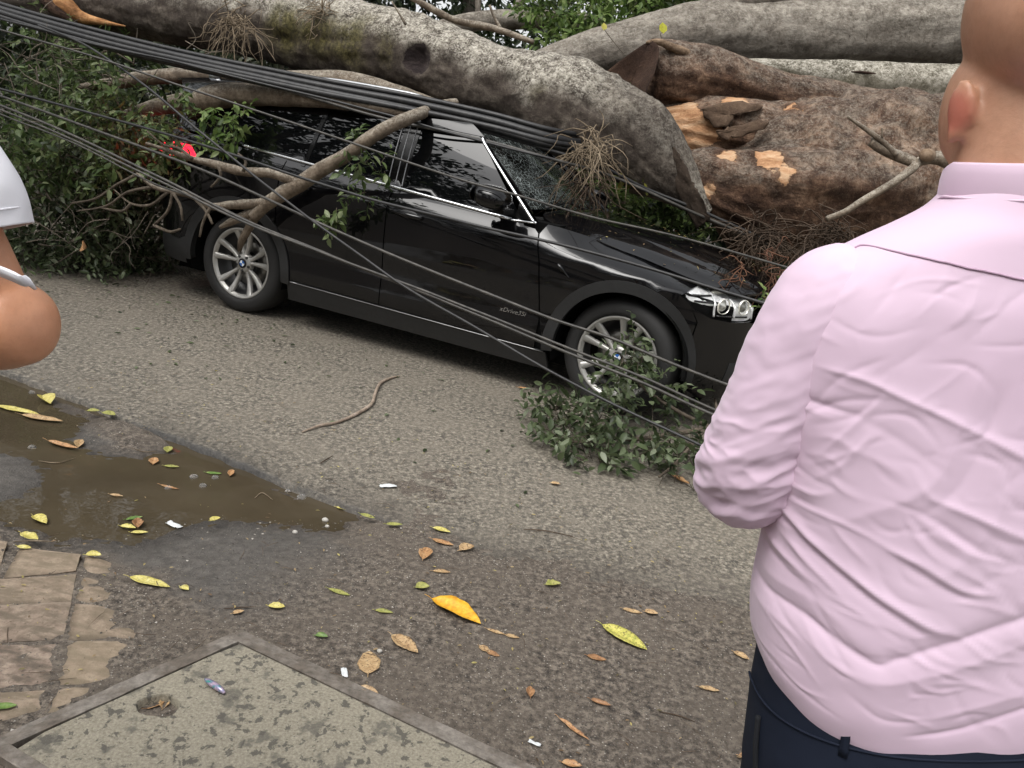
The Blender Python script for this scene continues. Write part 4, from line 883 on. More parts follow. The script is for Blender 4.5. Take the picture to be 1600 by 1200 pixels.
limb_obj('twig', [(634, 38, 5.6, 2.5), (622, 18, 5.6, 1.6), (612, 2, 5.6, 1.2)], BARK_S, t6, step=.02)
# two limbs over the rear of the roof
t7 = thing('tree_limb', 'pale slender limb arching over the rear of the car roof, behind the cables', 'tree limb', at(320, 120, 6.6))
limb_obj('limb', [(120, 136, 6.5, 4), (160, 132, 6.5, 8), (220, 123, 6.5, 11), (300, 118, 6.3, 12.5), (380, 122, 6.1, 14), (450, 126, 5.95, 15), (540, 130, 5.85, 18), (620, 150, 5.8, 17), (700, 178, 5.75, 14)], BARK_S, t7, seg=28, step=.03, amp=.12, freq=4, amp2=.04)
t8 = thing('tree_limb', 'broken brown limb end pointing at the hedge above the rear window', 'tree limb', at(400, 152, 6.1))
limb_obj('limb', [(300, 168, 5.85, 16), (325, 154, 5.8, 19), (370, 148, 5.75, 18), (440, 150, 5.65, 16), (520, 157, 5.5, 12), (600, 170, 5.42, 10), (660, 184, 5.38, 8)], BARK_S, t8, seg=32, step=.025, amp=.12, freq=5, jag0=.05)
limb_obj('limb_stub', [(330, 158, 6.0, 15), (290, 160, 6.1, 15), (240, 168, 6.2, 12), (200, 180, 6.3, 9)], BARK_S, t8, seg=24, step=.03, amp=.12, freq=5)
obj('broken_face', *ellipsoid(at(302, 171, 5.86), (.06, .05, .075), 20, 12), WOODR, t8)

def cpath(pts): return [(*cp(x, y, yc), r*np.linalg.norm(cp(x, y, yc)-CO)/FPX) for x, y, yc, r in pts]
t9 = thing('fallen_branch', 'forked branch leaning down the car side onto the rear wheel', 'branch', cp(470, 287, 1.1))
limb_obj('branch', cpath([(712, 160, .25, 6), (690, 166, .40, 8), (640, 184, .84, 9), (590, 208, 1.02, 10), (545, 240, 1.06, 10.5), (500, 266, 1.08, 11), (470, 287, 1.1, 11.5), (440, 304, 1.1, 10.5), (415, 320, 1.1, 10), (396, 338, 1.1, 9)]), BARK_S, t9, seg=18, step=.02, amp=.16, freq=7, world=True)
limb_obj('twig_fork', cpath([(402, 332, 1.1, 8), (388, 358, 1.06, 6.5), (378, 376, 1.03, 5.5), (374, 392, 1.0, 3)]), BARK_S, t9, seg=14, step=.015, amp=.2, freq=9, world=True, jag1=.02)
limb_obj('twig_fork', cpath([(405, 328, 1.1, 8), (382, 338, 1.1, 7), (362, 346, 1.1, 6), (344, 355, 1.1, 2.5)]), BARK_S, t9, seg=14, step=.015, amp=.2, freq=9, world=True)
limb_obj('twig_fork', cpath([(470, 286, 1.1, 9), (448, 278, 1.12, 7.5), (420, 270, 1.15, 7), (380, 268, 1.18, 6.5), (340, 258, 1.22, 5.5), (300, 248, 1.26, 4.5), (262, 235, 1.3, 3), (228, 224, 1.35, 2)]), BARK_S, t9, seg=12, step=.02, amp=.3, freq=8, world=True)
limb_obj('twig_fork', cpath([(430, 310, 1.1, 8), (400, 318, 1.12, 6.5), (365, 320, 1.15, 6), (330, 322, 1.2, 5), (300, 306, 1.25, 4.5), (270, 300, 1.3, 4), (240, 292, 1.36, 3), (215, 272, 1.4, 2)]), BARK_S, t9, seg=12, step=.02, amp=.25, freq=8, world=True)
tw = [[(300, 306), (322, 330), (332, 350)], [(270, 300), (262, 330), (240, 352)], [(240, 292), (200, 300), (165, 322), (120, 330)], [(330, 322), (318, 345), (312, 370)], [(262, 300), (235, 320), (205, 318), (178, 296)], [(215, 272), (180, 290), (150, 310), (110, 318)], [(300, 248), (280, 232), (255, 226), (230, 205)], [(340, 258), (345, 275), (330, 292)], [(205, 318), (190, 330), (160, 325)], [(270, 300), (282, 322), (285, 345)], [(240, 352), (265, 362), (282, 358)], [(380, 268), (384, 252), (372, 240)]]
for q in tw: limb_obj('twig', cpath([(x, y, 1.32-.0*k, 2.6-.5*k if k < 4 else 1) for k, (x, y) in enumerate(q)]), BARK_T, t9, seg=6, step=.03, amp=.2, freq=9, world=True)

t10 = thing('broken_branch', 'bare forked branch lying against the brown trunk beside the bald man', 'branch', at(1430, 245, 5.0))
limb_obj('branch', [(1560, 262, 5.0, 15), (1500, 255, 5.0, 14), (1466, 247, 5.0, 11), (1438, 252, 4.98, 8), (1425, 264, 4.95, 7), (1395, 286, 4.93, 6.5), (1350, 312, 4.92, 5.5), (1322, 330, 4.9, 5), (1292, 342, 4.9, 4.5)], BARK_S, t10, seg=16, step=.02, amp=.2, freq=7)
limb_obj('twig_fork', [(1432, 256, 4.98, 8), (1405, 244, 5.0, 8.5), (1380, 234, 5.0, 8), (1360, 222, 5.0, 7)], BARK_S, t10, seg=14, step=.015, amp=.2, freq=8, jag0=.01, jag1=.02)
limb_obj('twig_fork', [(1400, 242, 4.98, 5.5), (1380, 222, 4.97, 4.5), (1350, 200, 4.97, 3.5), (1324, 182, 4.97, 2)], BARK_S, t10, seg=10, step=.015, amp=.2, freq=8)
obj('cut_stub', *tube([at(1452, 243, 4.98), at(1446, 242, 4.90)], [.040, .037], 16, 5)[:2], WOODP, t10)
limb_obj('twig', [(1378, 216, 4.96, 2), (1378, 200, 4.95, 1.4)], BARK_S, t10, seg=6, step=.02)
t11 = thing('fallen_branch', 'smooth pale branch wedged under the limb tip above the car hood', 'branch', at(1040, 305, 5.8))
limb_obj('branch', [(985, 292, 5.75, 10), (1010, 294, 5.72, 13), (1045, 304, 5.7, 14), (1080, 318, 5.68, 14), (1115, 336, 5.68, 13), (1170, 366, 5.7, 11)], BARK_S, t11, seg=24, step=.02, amp=.08, freq=5)
t12 = thing('fallen_twig', 'thin curved dry twig lying alone on the asphalt', 'twig', gnd(555, 648))
V, F, uv = tube([gnd(472, 677)+[0, 0, .008], gnd(500, 668)+[0, 0, .012], gnd(528, 662)+[0, 0, .010], gnd(560, 648)+[0, 0, .012], gnd(580, 635)+[0, 0, .016], gnd(586, 618)+[0, 0, .016], gnd(594, 602)+[0, 0, .014], gnd(610, 593)+[0, 0, .010], gnd(624, 589)+[0, 0, .006]], [.004, .007, .008, .009, .010, .009, .009, .008, .004], 8, 60, amp=.25, freq=14)
obj('stem', V, F, m_bark('dry_twig', (.16, .12, .09), (.33, .26, .20), (.48, .40, .33), scale=3), t12, uv=uv)

# ---------------------------------------------------------------- leaves
def m_leaf(name, cols, tr=.35, rough=.42):
    t = NT(name); g = t.n('ShaderNodeNewGeometry'); o = t.n('ShaderNodeObjectInfo')
    r = t.math('FRACT', t.math('ADD', g.outputs['Random Per Island'], o.outputs['Random']))
    c = t.ramp(r, [(i/(len(cols)-1), k) for i, k in enumerate(cols)]); v = t.co()
    c = t.mix(t.ramp(t.noise(v, 45, 3), [(.4, 0.), (.75, .35)]), c, (.012, .02, .008), 'MIX')
    t.col(c); t.set(Roughness=rough); t.b.inputs['Specular IOR Level'].default_value = .35
    tl_ = t.n('ShaderNodeBsdfTranslucent'); t.l(c, tl_.inputs[0]); m = t.n('ShaderNodeMixShader'); m.inputs[0].default_value = tr
    t.l(t.b.outputs[0], m.inputs[1]); t.l(tl_.outputs[0], m.inputs[2]); t.l(m.outputs[0], t.out.inputs[0]); return t.m
LG = m_leaf('leaf_green', [(.026, .043, .013), (.055, .090, .026), (.092, .138, .042), (.14, .19, .068), (.25, .29, .15)])
LD = m_leaf('leaf_dark', [(.010, .018, .007), (.018, .030, .011), (.030, .046, .017), (.048, .068, .028)])
LB = m_leaf('leaf_bright', [(.040, .075, .016), (.080, .135, .030), (.12, .19, .046), (.17, .24, .07), (.24, .30, .11)])
LMIX = m_leaf('leaf_mixed', [(.020, .030, .013), (.045, .064, .027), (.07, .098, .042), (.105, .14, .062), (.16, .20, .105), (.28, .31, .22)])
LGREY = m_leaf('leaf_greyed', [(.03, .038, .022), (.055, .068, .038), (.09, .105, .062), (.16, .17, .115)])
_LT = np.array([[0, 0, 0], [.30, -.36, .05], [.30, 0, .0], [.30, .36, .05], [.66, -.34, .03], [.66, 0, -.03], [.66, .34, .03], [1.0, 0, -.10]])
_LF = np.array([[0, 1, 2], [0, 2, 3], [1, 4, 5], [1, 5, 2], [2, 5, 6], [2, 6, 3], [4, 7, 5], [5, 7, 6]])
def leaves(P, D, N, L, wd=.55, droop=0.):
    """many little leaves: base points, directions, up vectors, lengths"""
    D = norm(D); N = norm(N-D*(N*D).sum(-1, keepdims=True)); S = np.cross(N, D); L = np.broadcast_to(L, (len(P),))
    T = _LT.copy(); T[:, 2] -= droop*T[:, 0]**2
    V = P[:, None]+L[:, None, None]*(T[None, :, :1]*D[:, None]+T[None, :, 1:2]*wd*S[:, None]+T[None, :, 2:]*N[:, None])
    F = (_LF[None]+8*np.arange(len(P))[:, None, None]).reshape(-1, 3); return V.reshape(-1, 3), F
def rdir(n): return norm(RNG.normal(size=(n, 3)))
def sprays(C, n, spread, per, L, droop=.3):
    """leaf sprays: n little twigs round centre points C, per leaves along each"""
    k = RNG.integers(0, len(C), n); c = C[k][:, :3]; s = C[k][:, 3:4]
    base = c+rdir(n)*s*RNG.random((n, 1))**.45; d = norm(rdir(n)+.6*norm(base-c)+np.array([0, 0, -droop])); ln_ = spread*RNG.uniform(.6, 1.3, n)
    u = np.linspace(.15, 1, per)[None, :, None]; P = base[:, None]+d[:, None]*ln_[:, None, None]*u; sd = norm(np.cross(d, rdir(n)))
    sg = np.where(np.arange(per) % 2, 1., -1.)[None, :, None]; D = .55*d[:, None]+sg*sd[:, None]+.35*RNG.normal(size=(n, per, 3))
    N = np.array([0, 0, 1.])+.55*RNG.normal(size=(n, per, 3)); m = n*per
    V, F = leaves(P.reshape(m, 3), D.reshape(m, 3), N.reshape(m, 3), L*RNG.uniform(.6, 1.25, m), RNG.uniform(.5, .62), .12)
    # the twigs themselves
    tv, tf = [], []
    e = base+d*ln_[:, None]; w0 = norm(np.cross(d, [0, 0, 1.]))*.0022; w1 = norm(np.cross(d, w0))*.0022
    Q = np.stack([base-w0, base+w0, base+w1*1.6, e], 1); TF = (np.array([[0, 1, 3], [1, 2, 3], [2, 0, 3]])[None]+4*np.arange(n)[:, None, None]).reshape(-1, 3)
    return V, F, Q.reshape(-1, 3), TF
DRYT = m_bark('grey_twig', (.09, .075, .058), (.19, .16, .125), (.32, .28, .23), scale=2.5)
LEAFME = {}
def leaf_parts(parent, V, F, mat, limit=290, name='leaf', sort=True):
    """the leaves that show largest become leaf parts sharing one mesh, the rest one joined foliage part"""
    n = len(V)//8; P = V.reshape(n, 8, 3); b = P[:, 0]; D = P[:, 7]-P[:, 0]; L = np.linalg.norm(D, axis=1); dist = np.linalg.norm(b-CO, axis=1)
    o_ = np.argsort(dist/np.maximum(L, 1e-4)); a, r = o_[:limit], o_[limit:]
    key = mat.name
    if key not in LEAFME:
        v, f = leaves(np.zeros((1, 3)), np.array([[1., 0, 0]]), np.array([[0, 0, 1.]]), 1., .56, .12); LEAFME[key] = mesh_of(v, f); LEAFME[key].materials.append(mat)
    inv = parent.matrix_world.inverted()
    for i in a:
        d = norm(D[i]); s = norm(P[i, 3]-P[i, 1]); nn = norm(np.cross(d, s)); s = np.cross(nn, d)
        o = link(name, LEAFME[key], parent); M = Matrix(((d[0], s[0], nn[0], b[i, 0]), (d[1], s[1], nn[1], b[i, 1]), (d[2], s[2], nn[2], b[i, 2]), (0, 0, 0, 1)))
        o.matrix_local = inv@M@Matrix.Scale(float(L[i]), 4)
    if len(r):
        tag(obj('foliage', P[r].reshape(-1, 3), (_LF[None]+8*np.arange(len(r))[:, None, None]).reshape(-1, 3), mat, parent), kind='stuff')

def crown(name, label, cat, blobs, n, spread, per, L, mat, base, parts=290, group=None, twigs=True, droop=.3, extra=None):
    t = thing(name, label, cat, base, group)
    C = np.array([[*at(x, y, d), r] for x, y, d, r in blobs]) if abs(blobs[0][1]) > 15 else np.array(blobs)
    V, F, Q, TF = sprays(C, n, spread, per, L, droop)
    ok = np.repeat((V.reshape(-1, 8, 3)[:, :, 2].min(1) > .004), 8)
    V = V[ok]; F = (_LF[None]+8*np.arange(len(V)//8)[:, None, None]).reshape(-1, 3)
    if extra is not None:
        k = extra(V.reshape(-1, 8, 3)[:, 5]); V = V.reshape(-1, 8, 3)[k].reshape(-1, 3)
        F = (_LF[None]+8*np.arange(len(V)//8)[:, None, None]).reshape(-1, 3)
    leaf_parts(t, V, F, mat, parts)
    if twigs: tag(obj('twigs', Q, TF, BARK_T, t), kind='stuff')
    return t

def clear_of_car(P):                                         # leaves stay outside the car body
    q = P-CC; x = q@CA; y = q@CN; z = P[:, 2]
    hw = np.where(z > 1.2, .95-.42*(z-1.2), .97)
    return ~((np.abs(y) < hw) & (x > -1.12) & (x < 3.8) & (z < 1.72))
def not_front_of_lamp(P):                                    # the lit lamp shines out through a gap
    d = norm(ray(292, 235)); q = P-CO; t_ = q@d; off = np.linalg.norm(q-t_[:, None]*d, axis=1)
    return (off > .015*t_/6) & clear_of_car(P)

# crown of the fallen tree, heaped up at the rear of the car
crown('leaf_heap', 'heap of green leafy crown piled up behind the rear of the black car', 'foliage',
      [(60, 300, 6.6, .55), (150, 330, 6.7, .60), (20, 400, 6.4, .40), (200, 390, 6.6, .42), (110, 400, 6.5, .40), (240, 320, 6.75, .50), (200, 230, 6.9, .50), (90, 210, 7.0, .50), (270, 400, 6.9, .30), (-80, 330, 6.6, .6), (-200, 330, 6.8, .7), (150, 270, 6.4, .4), (255, 260, 6.5, .3)], 2300, .32, 9, .064, LMIX, gnd(150, 440), extra=not_front_of_lamp)
crown('leaf_heap', 'pale green leaf sprays on top of the heap behind the car', 'foliage',
      [(120, 120, 6.5, .26), (60, 150, 6.4, .26), (180, 160, 6.2, .26), (200, 95, 6.9, .22), (110, 60, 6.8, .26), (250, 195, 5.9, .20), (40, 200, 6.1, .25), (130, 200, 6.0, .22), (300, 200, 6.0, .16), (-60, 170, 6.4, .35), (90, 90, 6.6, .25), (20, 250, 5.9, .2), (100, 250, 5.9, .16), (170, 215, 5.9, .2), (258, 232, 5.75, .07), (275, 215, 5.72, .05)], 460, .28, 9, .074, LG, at(140, 150, 6.4), extra=not_front_of_lamp)
crown('leafy_branch', 'bright leaf cluster hanging from the broken brown limb by the rear window', 'foliage',
      [(345, 178, 5.62, .09), (370, 185, 5.58, .08), (335, 215, 5.6, .08), (362, 212, 5.58, .06), (320, 190, 5.65, .08)], 34, .12, 7, .075, LB, at(345, 175, 5.7), parts=300, extra=not_front_of_lamp)
crown('leafy_branch', 'leaf cluster hanging from the forked branch in front of the rear door', 'foliage',
      [(*cp(560, 250, 1.10), .05), (*cp(575, 270, 1.10), .09), (*cp(545, 300, 1.12), .09), (*cp(575, 300, 1.10), .08), (*cp(530, 325, 1.12), .05), (*cp(520, 345, 1.12), .02), (*cp(590, 265, 1.1), .05)], 34, .11, 6, .066, LG, cp(560, 255, 1.1), parts=300)
crown('leafy_branch', 'few leaves sprouting upward from the forked branch beside the window pillar', 'foliage',
      [(*cp(562, 205, 1.02), .03), (*cp(556, 218, 1.02), .03)], 5, .06, 5, .06, LG, cp(562, 212, 1.0), parts=300)
# cut branch lying in front of the front wheel
def gb(x, y, z, r): p = gnd(x, y, z); return (*p, r)
crown('leafy_branch', 'leafy green branch lying on the road in front of the front wheel', 'foliage',
      [gb(900, 690, .10, .10), gb(870, 670, .07, .07), gb(950, 660, .14, .13), gb(985, 610, .26, .13), gb(1000, 570, .38, .10), (*cp(985, 560, 1.12), .06), gb(940, 640, .2, .1), gb(1030, 690, .10, .14), gb(1060, 740, .06, .10), gb(930, 715, .05, .08), gb(1000, 720, .06, .12), gb(1080, 690, .12, .1), gb(870, 640, .10, .05), gb(1130, 720, .1, .14), gb(1190, 680, .14, .14), gb(1040, 600, .28, .06)], 290, .21, 7, .066, LMIX, gnd(980, 690), parts=298)
for q in ([(1180, 650, .10, 5), (1110, 668, .10, 4.5), (1040, 680, .10, 4), (960, 690, .08, 3), (890, 690, .06, 2)], [(1110, 668, .10, 4), (1055, 640, .2, 3), (1000, 600, .3, 2.4), (985, 560, .4, 1.6)], [(1100, 672, .1, 3.5), (1060, 720, .06, 3), (1030, 745, .04, 2)], [(1150, 660, .1, 3), (1145, 620, .2, 2.4), (1160, 570, .3, 1.6)], [(1120, 640, .16, 2.6), (1115, 600, .26, 2), (1128, 560, .36, 1.4)]):
    P = [(*gnd(x, y, z), r*4.5/FPX) for x, y, z, r in q]; o = limb_obj('twig', P, BARK_T, [k for k in bpy.data.objects if k.get('label', '').startswith('leafy green branch lying on the road')][0], seg=8, step=.03, amp=.2, freq=9, world=True)
crown('leafy_branch', 'leafy sprig poking out between the hood and the limb tip', 'foliage',
      [(1010, 330, 5.9, .10), (1050, 335, 5.9, .10), (1035, 318, 5.95, .08), (1090, 345, 5.95, .08), (985, 320, 5.9, .06)], 60, .12, 6, .07, LG, at(1035, 330, 5.9), parts=300)
crown('leafy_branch', 'two yellowed leaves caught under the limb above the windscreen base', 'foliage', [(978, 288, 5.55, .02), (1000, 284, 5.5, .02)], 3, .06, 4, .09, m_leaf('leaf_yellowing', [(.10, .11, .02), (.17, .17, .03), (.22, .20, .04)]), at(985, 288, 5.5), parts=300)
crown('leafy_sprig', 'small green leaf sprig beside the headlight by the man in pink', 'foliage', [(1200, 465, 4.3, .02), (1198, 455, 4.3, .02), (1195, 475, 4.3, .015)], 5, .05, 4, .05, LB, at(1200, 470, 4.3), parts=300)

# ---------------------------------------------------------------- standing woods behind
def tree(label, x, y, h, r, mat, n, L=.13, name='background_tree', tr=.14, zmin=.15):
    t = thing(name, label, 'tree', (x, y, 0), 'trees standing behind the fallen trunk')
    V, F, uv = tube([(x, y, -.1), (x+.15, y+.1, h*.35), (x-.1, y, h*.7), (x, y, h*.95)], [tr*1.3, tr, tr*.7, .03], 12, 20, amp=.15, freq=2); obj('trunk', V, F, BARK_D, t, uv=uv)
    m = 26; z = RNG.uniform(zmin, 1, m); a = RNG.uniform(0, 6.28, m); q = r*RNG.uniform(.2, 1, m)*(1-.35*np.abs(z-.5))
    C = np.stack([x+q*np.cos(a), y+q*np.sin(a), z*h, np.full(m, r*.38)], -1)
    V, F, Q, TF = sprays(C, n, .45, 9, L, .2); k = V.reshape(-1, 8, 3)[:, :, 2].min(1) > .01; V = V.reshape(-1, 8, 3)[k].reshape(-1, 3)
    tag(obj('crown', V, (_LF[None]+8*np.arange(len(V)//8)[:, None, None]).reshape(-1, 3), mat, t), kind='stuff')
    return t
tree('dark tree behind the heap of leaves, furthest to the left', -6.0, 10.0, 6.5, 2.0, LD, 1500)
tree('greyish green tree standing behind the pale slender limb', -3.6, 10.8, 6.0, 1.9, LGREY, 1300)
tree('deep green tree standing behind the long lichen limb', -1.4, 11.5, 6.5, 2.0, LD, 1500)
tree('bright green leafy tree seen above the meeting of the two trunks', 1.0, 10.2, 5.0, 1.5, LB, 1500, .10)
tree('green tree above the grey upper trunk', 3.4, 11.5, 6.5, 2.2, LG, 1400)
tree('tall green tree behind the bald man', 6.6, 11.5, 7.0, 2.4, LG, 1300)
def thicket(nm, cx, cy, lx, ly, h, n, mat, L, kind='stuff', ang=0.):
    """far-off wood that reads as one mass"""
    m = 160; u = RNG.uniform(-1, 1, m); v_ = RNG.uniform(-1, 1, m); z = RNG.uniform(.03, 1, m)**.9*h*(.72+.28*np.cos(u*7+1)*np.cos(v_*3)); ca, sa = math.cos(ang), math.sin(ang)
    X = cx+u*lx*ca-v_*ly*sa; Y = cy+u*lx*sa+v_*ly*ca; C = np.stack([X, Y, z, np.full(m, .8)], -1)
    V, F, Q, TF = sprays(C, n, .6, 9, L, .2); k = V.reshape(-1, 8, 3)[:, :, 2].min(1) > -.1; V = V.reshape(-1, 8, 3)[k].reshape(-1, 3)
    tag(obj(nm, V, (_LF[None]+8*np.arange(len(V)//8)[:, None, None]).reshape(-1, 3), mat), kind=kind)
thicket('woodland', 0, 17, 17, 2.0, 6.5, 5200, LD, .24)
thicket('undergrowth', 0, 12.2, 11, 1.0, 1.6, 1800, LD, .14, ang=-.3)
thicket('street_trees', -3, -12, 18, 1.8, 9.5, 3000, LD, .35)    # the row across the street that the paint and glass mirror
def canopy(label, x, y, z0, z1, r, n):
    t = thing('street_tree', label, 'tree', (x, y, 0), 'street trees mirrored in the car windows')
    V, F, uv = tube([(x, y, -.1), (x+.2, y+.1, z0*.5), (x, y+.3, z0), (x+.3, y, z1*.9)], [.28, .22, .18, .05], 14, 24, amp=.15, freq=2); obj('trunk', V, F, BARK_D, t, uv=uv)
    m = 22; a = RNG.uniform(0, 6.28, m); q = r*np.sqrt(RNG.random(m)); C = np.stack([x+q*np.cos(a), y+q*np.sin(a), RNG.uniform(z0, z1, m), np.full(m, r*.35)], -1)
    for k in range(6):
        V, F, uv = tube([(x, y+.2, z0*.9), (x*.5+C[k, 0]*.5, y*.5+C[k, 1]*.5, z0*.6+C[k, 2]*.4), C[k, :3]], [.12, .08, .03], 8, 14); obj('limb', V, F, BARK_D, t, uv=uv)
    V, F, Q, TF = sprays(C, n, .6, 8, .22, .2); tag(obj('crown', V, F, LD, t), kind='stuff')
canopy('street tree mirrored in the front door glass, tall and dark', -3.5, -5.0, 4.0, 6.8, 2.4, 700)
canopy('street tree mirrored in the rear window, wide crown', -8.5, -3.5, 4.2, 7.0, 3.0, 900)
canopy('street tree mirrored in the rear quarter glass', -8.4, 2.4, 3.8, 6.6, 2.5, 900)


crown('shrub', 'bright green shrub foliage showing between the dead branch and the grey upper trunk', 'shrub',
      [(870, 45, 8.3, .28), (920, 25, 8.4, .30), (980, 10, 8.5, .32), (1050, -5, 8.6, .30), (860, 10, 8.5, .25), (940, 60, 8.3, .18), (1000, -40, 8.6, .4), (880, -30, 8.5, .4)], 330, .26, 9, .085, LB, at(930, 60, 8.4))
crown('shrub', 'green foliage behind the dead branch above the long limb', 'shrub', [(590, -5, 8.6, .25), (650, 8, 8.7, .22), (700, 0, 8.8, .25), (560, -30, 8.6, .3), (790, -10, 9.4, .3)], 200, .24, 9, .08, LG, at(640, 20, 8.6))
tg = [k for k in bpy.data.objects if k.get('label', '').startswith('heap of green')][0]; mbt = MB(); rt_ = np.random.default_rng(11)
for k in range(190):
    x_, y_ = rt_.uniform(-20, 300), rt_.uniform(60, 400); b_ = at(x_, y_, 5.95+rt_.uniform(0, .35)); d_ = norm(rt_.normal(size=3)*np.array([1, .3, .7])+np.array([.4, 0, -.2])); l_ = rt_.uniform(.15, .55); r_ = rt_.uniform(.0022, .006)
    P_ = [b_, b_+d_*l_*.4+rt_.normal(size=3)*.03, b_+d_*l_*.75+rt_.normal(size=3)*.04, b_+d_*l_]; V, F, _ = tube(P_, [r_, r_*.8, r_*.6, r_*.25], 5, 10); V = V
    if clear_of_car(np.array(P_)).all() and min(p[2] for p in P_) > .02: mbt.add(V, F)
tag(mbt.build('dry_twigs', DRYT, tg), kind='stuff')

# ---------------------------------------------------------------- epiphytes, dry vines, torn roots
def tuft(name, label, x, y, d, n, L, mat, seed, down=.6, w_=.004, cat='plant'):
    r = np.random.default_rng(seed); mb = MB(); c = at(x, y, d)
    for k in range(n):
        b = c+r.normal(size=3)*np.array([.05, .04, .05])*L/.25; dr = norm(r.normal(size=3)*np.array([1, .6, .6])+np.array([0, -.5, -down])); l = L*r.uniform(.5, 1.2)
        P = [b, b+dr*l*.4+r.normal(size=3)*.02, b+dr*l*.75+r.normal(size=3)*.03+[0, 0, -l*.15], b+dr*l+r.normal(size=3)*.05+[0, 0, -l*.35]]
        V, F, _ = tube(P, [w_, w_*.9, w_*.7, w_*.3], 4, 8); mb.add(V, F)
    o = mb.build(name, mat); tag(o, label, cat); return o
DRY = m_bark('dry_fibre', (.10, .075, .05), (.22, .17, .115), (.34, .28, .20), scale=2); DRK = m_bark('dark_fibre', (.03, .02, .013), (.075, .052, .036), (.14, .10, .07), scale=2)
RED = m_bark('dead_needles', (.07, .03, .02), (.15, .075, .045), (.24, .13, .08), scale=2)
for o, nm in ((tuft('air_plant', 'spiky grey air plant hanging under the upper end of the long limb', 375, 35, 6.02, 70, .28, DRY, 1, .5), 0), (tuft('air_plant', 'dry grassy tuft on the mossy stretch of the long limb', 505, 22, 5.95, 40, .16, DRY, 2, .0), 0), (tuft('air_plant', 'tangle of dry vine hanging from the limb over the windscreen', 920, 235, 5.25, 95, .30, DRY, 3, .5), 0), (tuft('dry_vine', 'dark dead vine trailing over the windscreen base', 915, 290, 5.3, 40, .26, DRK, 4, .7), 0),
                 (tuft('torn_roots', 'mass of torn dark roots under the brown trunk, behind the hood', 1190, 378, 5.35, 130, .36, DRK, 5, .2), 0), (tuft('torn_roots', 'dark root tangle under the brown trunk nearest the bald man', 1290, 375, 5.2, 120, .34, DRK, 6, .2), 0), (tuft('dead_sprig', 'reddish dry sprig resting on the hood edge above the headlight', 1165, 420, 4.85, 9, .13, RED, 7, .3), 0), (tuft('dead_sprig', 'reddish dry sprig beside the shoulder of the man in pink', 1215, 430, 4.8, 12, .14, RED, 8, .3), 0), (tuft('dead_sprig', 'reddish dry sprig hanging among the torn roots', 1205, 390, 4.95, 7, .12, RED, 9, .5), 0)):
    o['kind'] = 'stuff'; 
    del o['kind']

YL = m_leaf('leaf_round_yellow', [(.42, .42, .03), (.50, .48, .05), (.46, .42, .08)], .3)
for lab, x, y, x2, y2, d in (('round yellow leaf on a thin stalk above the grey upper trunk', 1036, 45, 1034, 60, 5.6), ('small yellow green leaf on a thin stalk beside the limb junction', 944, 40, 975, 85, 5.7)):
    t = thing('leafy_sprout', lab, 'sprout', at(x2, y2, d)); obj('stalk', *tube([at(x2, y2, d), at((x+x2)/2-3, (y+y2)/2, d), at(x, y+6, d)], .003, 5, 10)[:2], BARK_T, t)
    V, F = leaves(np.array([at(x, y+8, d)]), np.array([UP]), np.array([-fw+.2*RT]), .085 if x > 1000 else .06, .95); obj('leaf', V, F, YL, t)

# ---------------------------------------------------------------- fallen cables
def m_cable(name, c, c2):
    t = NT(name); v = t.co(); t.col(t.mix(t.ramp(t.noise(v, 18, 4), [(.4, 0.), (.7, 1.)]), c, c2)); t.set(Roughness=.5); t.bump(t.noise(v, 160, 3), .25, .002); return t.m
CB = m_cable('black_cable', (.010, .010, .011), (.028, .027, .026)); CGY = m_cable('grey_cable', (.030, .028, .025), (.075, .068, .058))
def cable(label, pts, r, mat, strands=1, gap=.012, name='cable', lash=False, group=None, wob=.006):
    t = thing(name, label, 'cable', pts[len(pts)//2], group)
    P = catmull(np.array(pts), 90); s = np.arange(90); P = P+wob*np.stack([fbm(np.stack([s*.11, s*0+r*900, s*0], -1), 2), fbm(np.stack([s*.1, s*0+5+r*900, s*0], -1), 2), fbm(np.stack([s*.12, s*0+9+r*900, s*0], -1), 2)], -1)
    for k in range(strands):
        a = 2*np.pi*k/strands+s*.05; off = (np.stack([np.cos(a)*.4, np.sin(a)*.5, np.sin(a+1)], -1)*gap if strands > 1 else 0)
        V, F, uv = tube(P+off, r*(1-.12*k), 8, 150); obj('strand', V, F, mat, t, uv=uv)
    return t
def cps(q, y0, y1): return [cp(x, y, y0+(y1-y0)*i/(len(q)-1)) for i, (x, y) in enumerate(q)]
def ats(q): return [at(x, y, d) for x, y, d in q]
top = [(-120, -28, 6.1), (0, 14, 6.0), (150, 58, 5.85), (300, 96, 5.7), (500, 140, 5.5), (640, 168, 5.4), (760, 196, 5.3), (850, 222, 5.28), (900, 232, 5.45), (950, 236, 5.75), (1010, 240, 5.95), (1080, 250, 6.0)]
top2 = top[:8]+[(930, 248, 5.36), (1010, 286, 5.5), (1100, 322, 5.5), (1250, 390, 5.5)]
def sh(dy0, dy1, dd=0, top=top): return [at(x, y+dy0+(dy1-dy0)*min(1, max(0, x/900)), d+dd) for x, y, d in top]
cable('thick black cable, topmost of the bundle under the long limb', sh(-8, -22), .017, CB)
cable('thick black cable with a shiny edge, second from the top of the bundle', sh(-1, -11, -.03), .024, CB)
cable('thickest black twin cable in the middle of the bundle', sh(9, -1, -.05), .022, CB, 2, .014)
cable('thin black cable running just under the thick bundle', sh(15, 9, -.02, top2), .011, CB)
cable('grey edged black cable running over the screen top and A pillar', ats([(-120, -6, 6.0), (0, 28, 5.95), (120, 62, 5.85), (300, 102, 5.7), (470, 148, 5.5), (620, 190, 5.35), (750, 218, 5.2), (870, 250, 5.15), (960, 276, 5.3), (1080, 330, 5.4), (1220, 390, 5.5)]), .010, CGY)
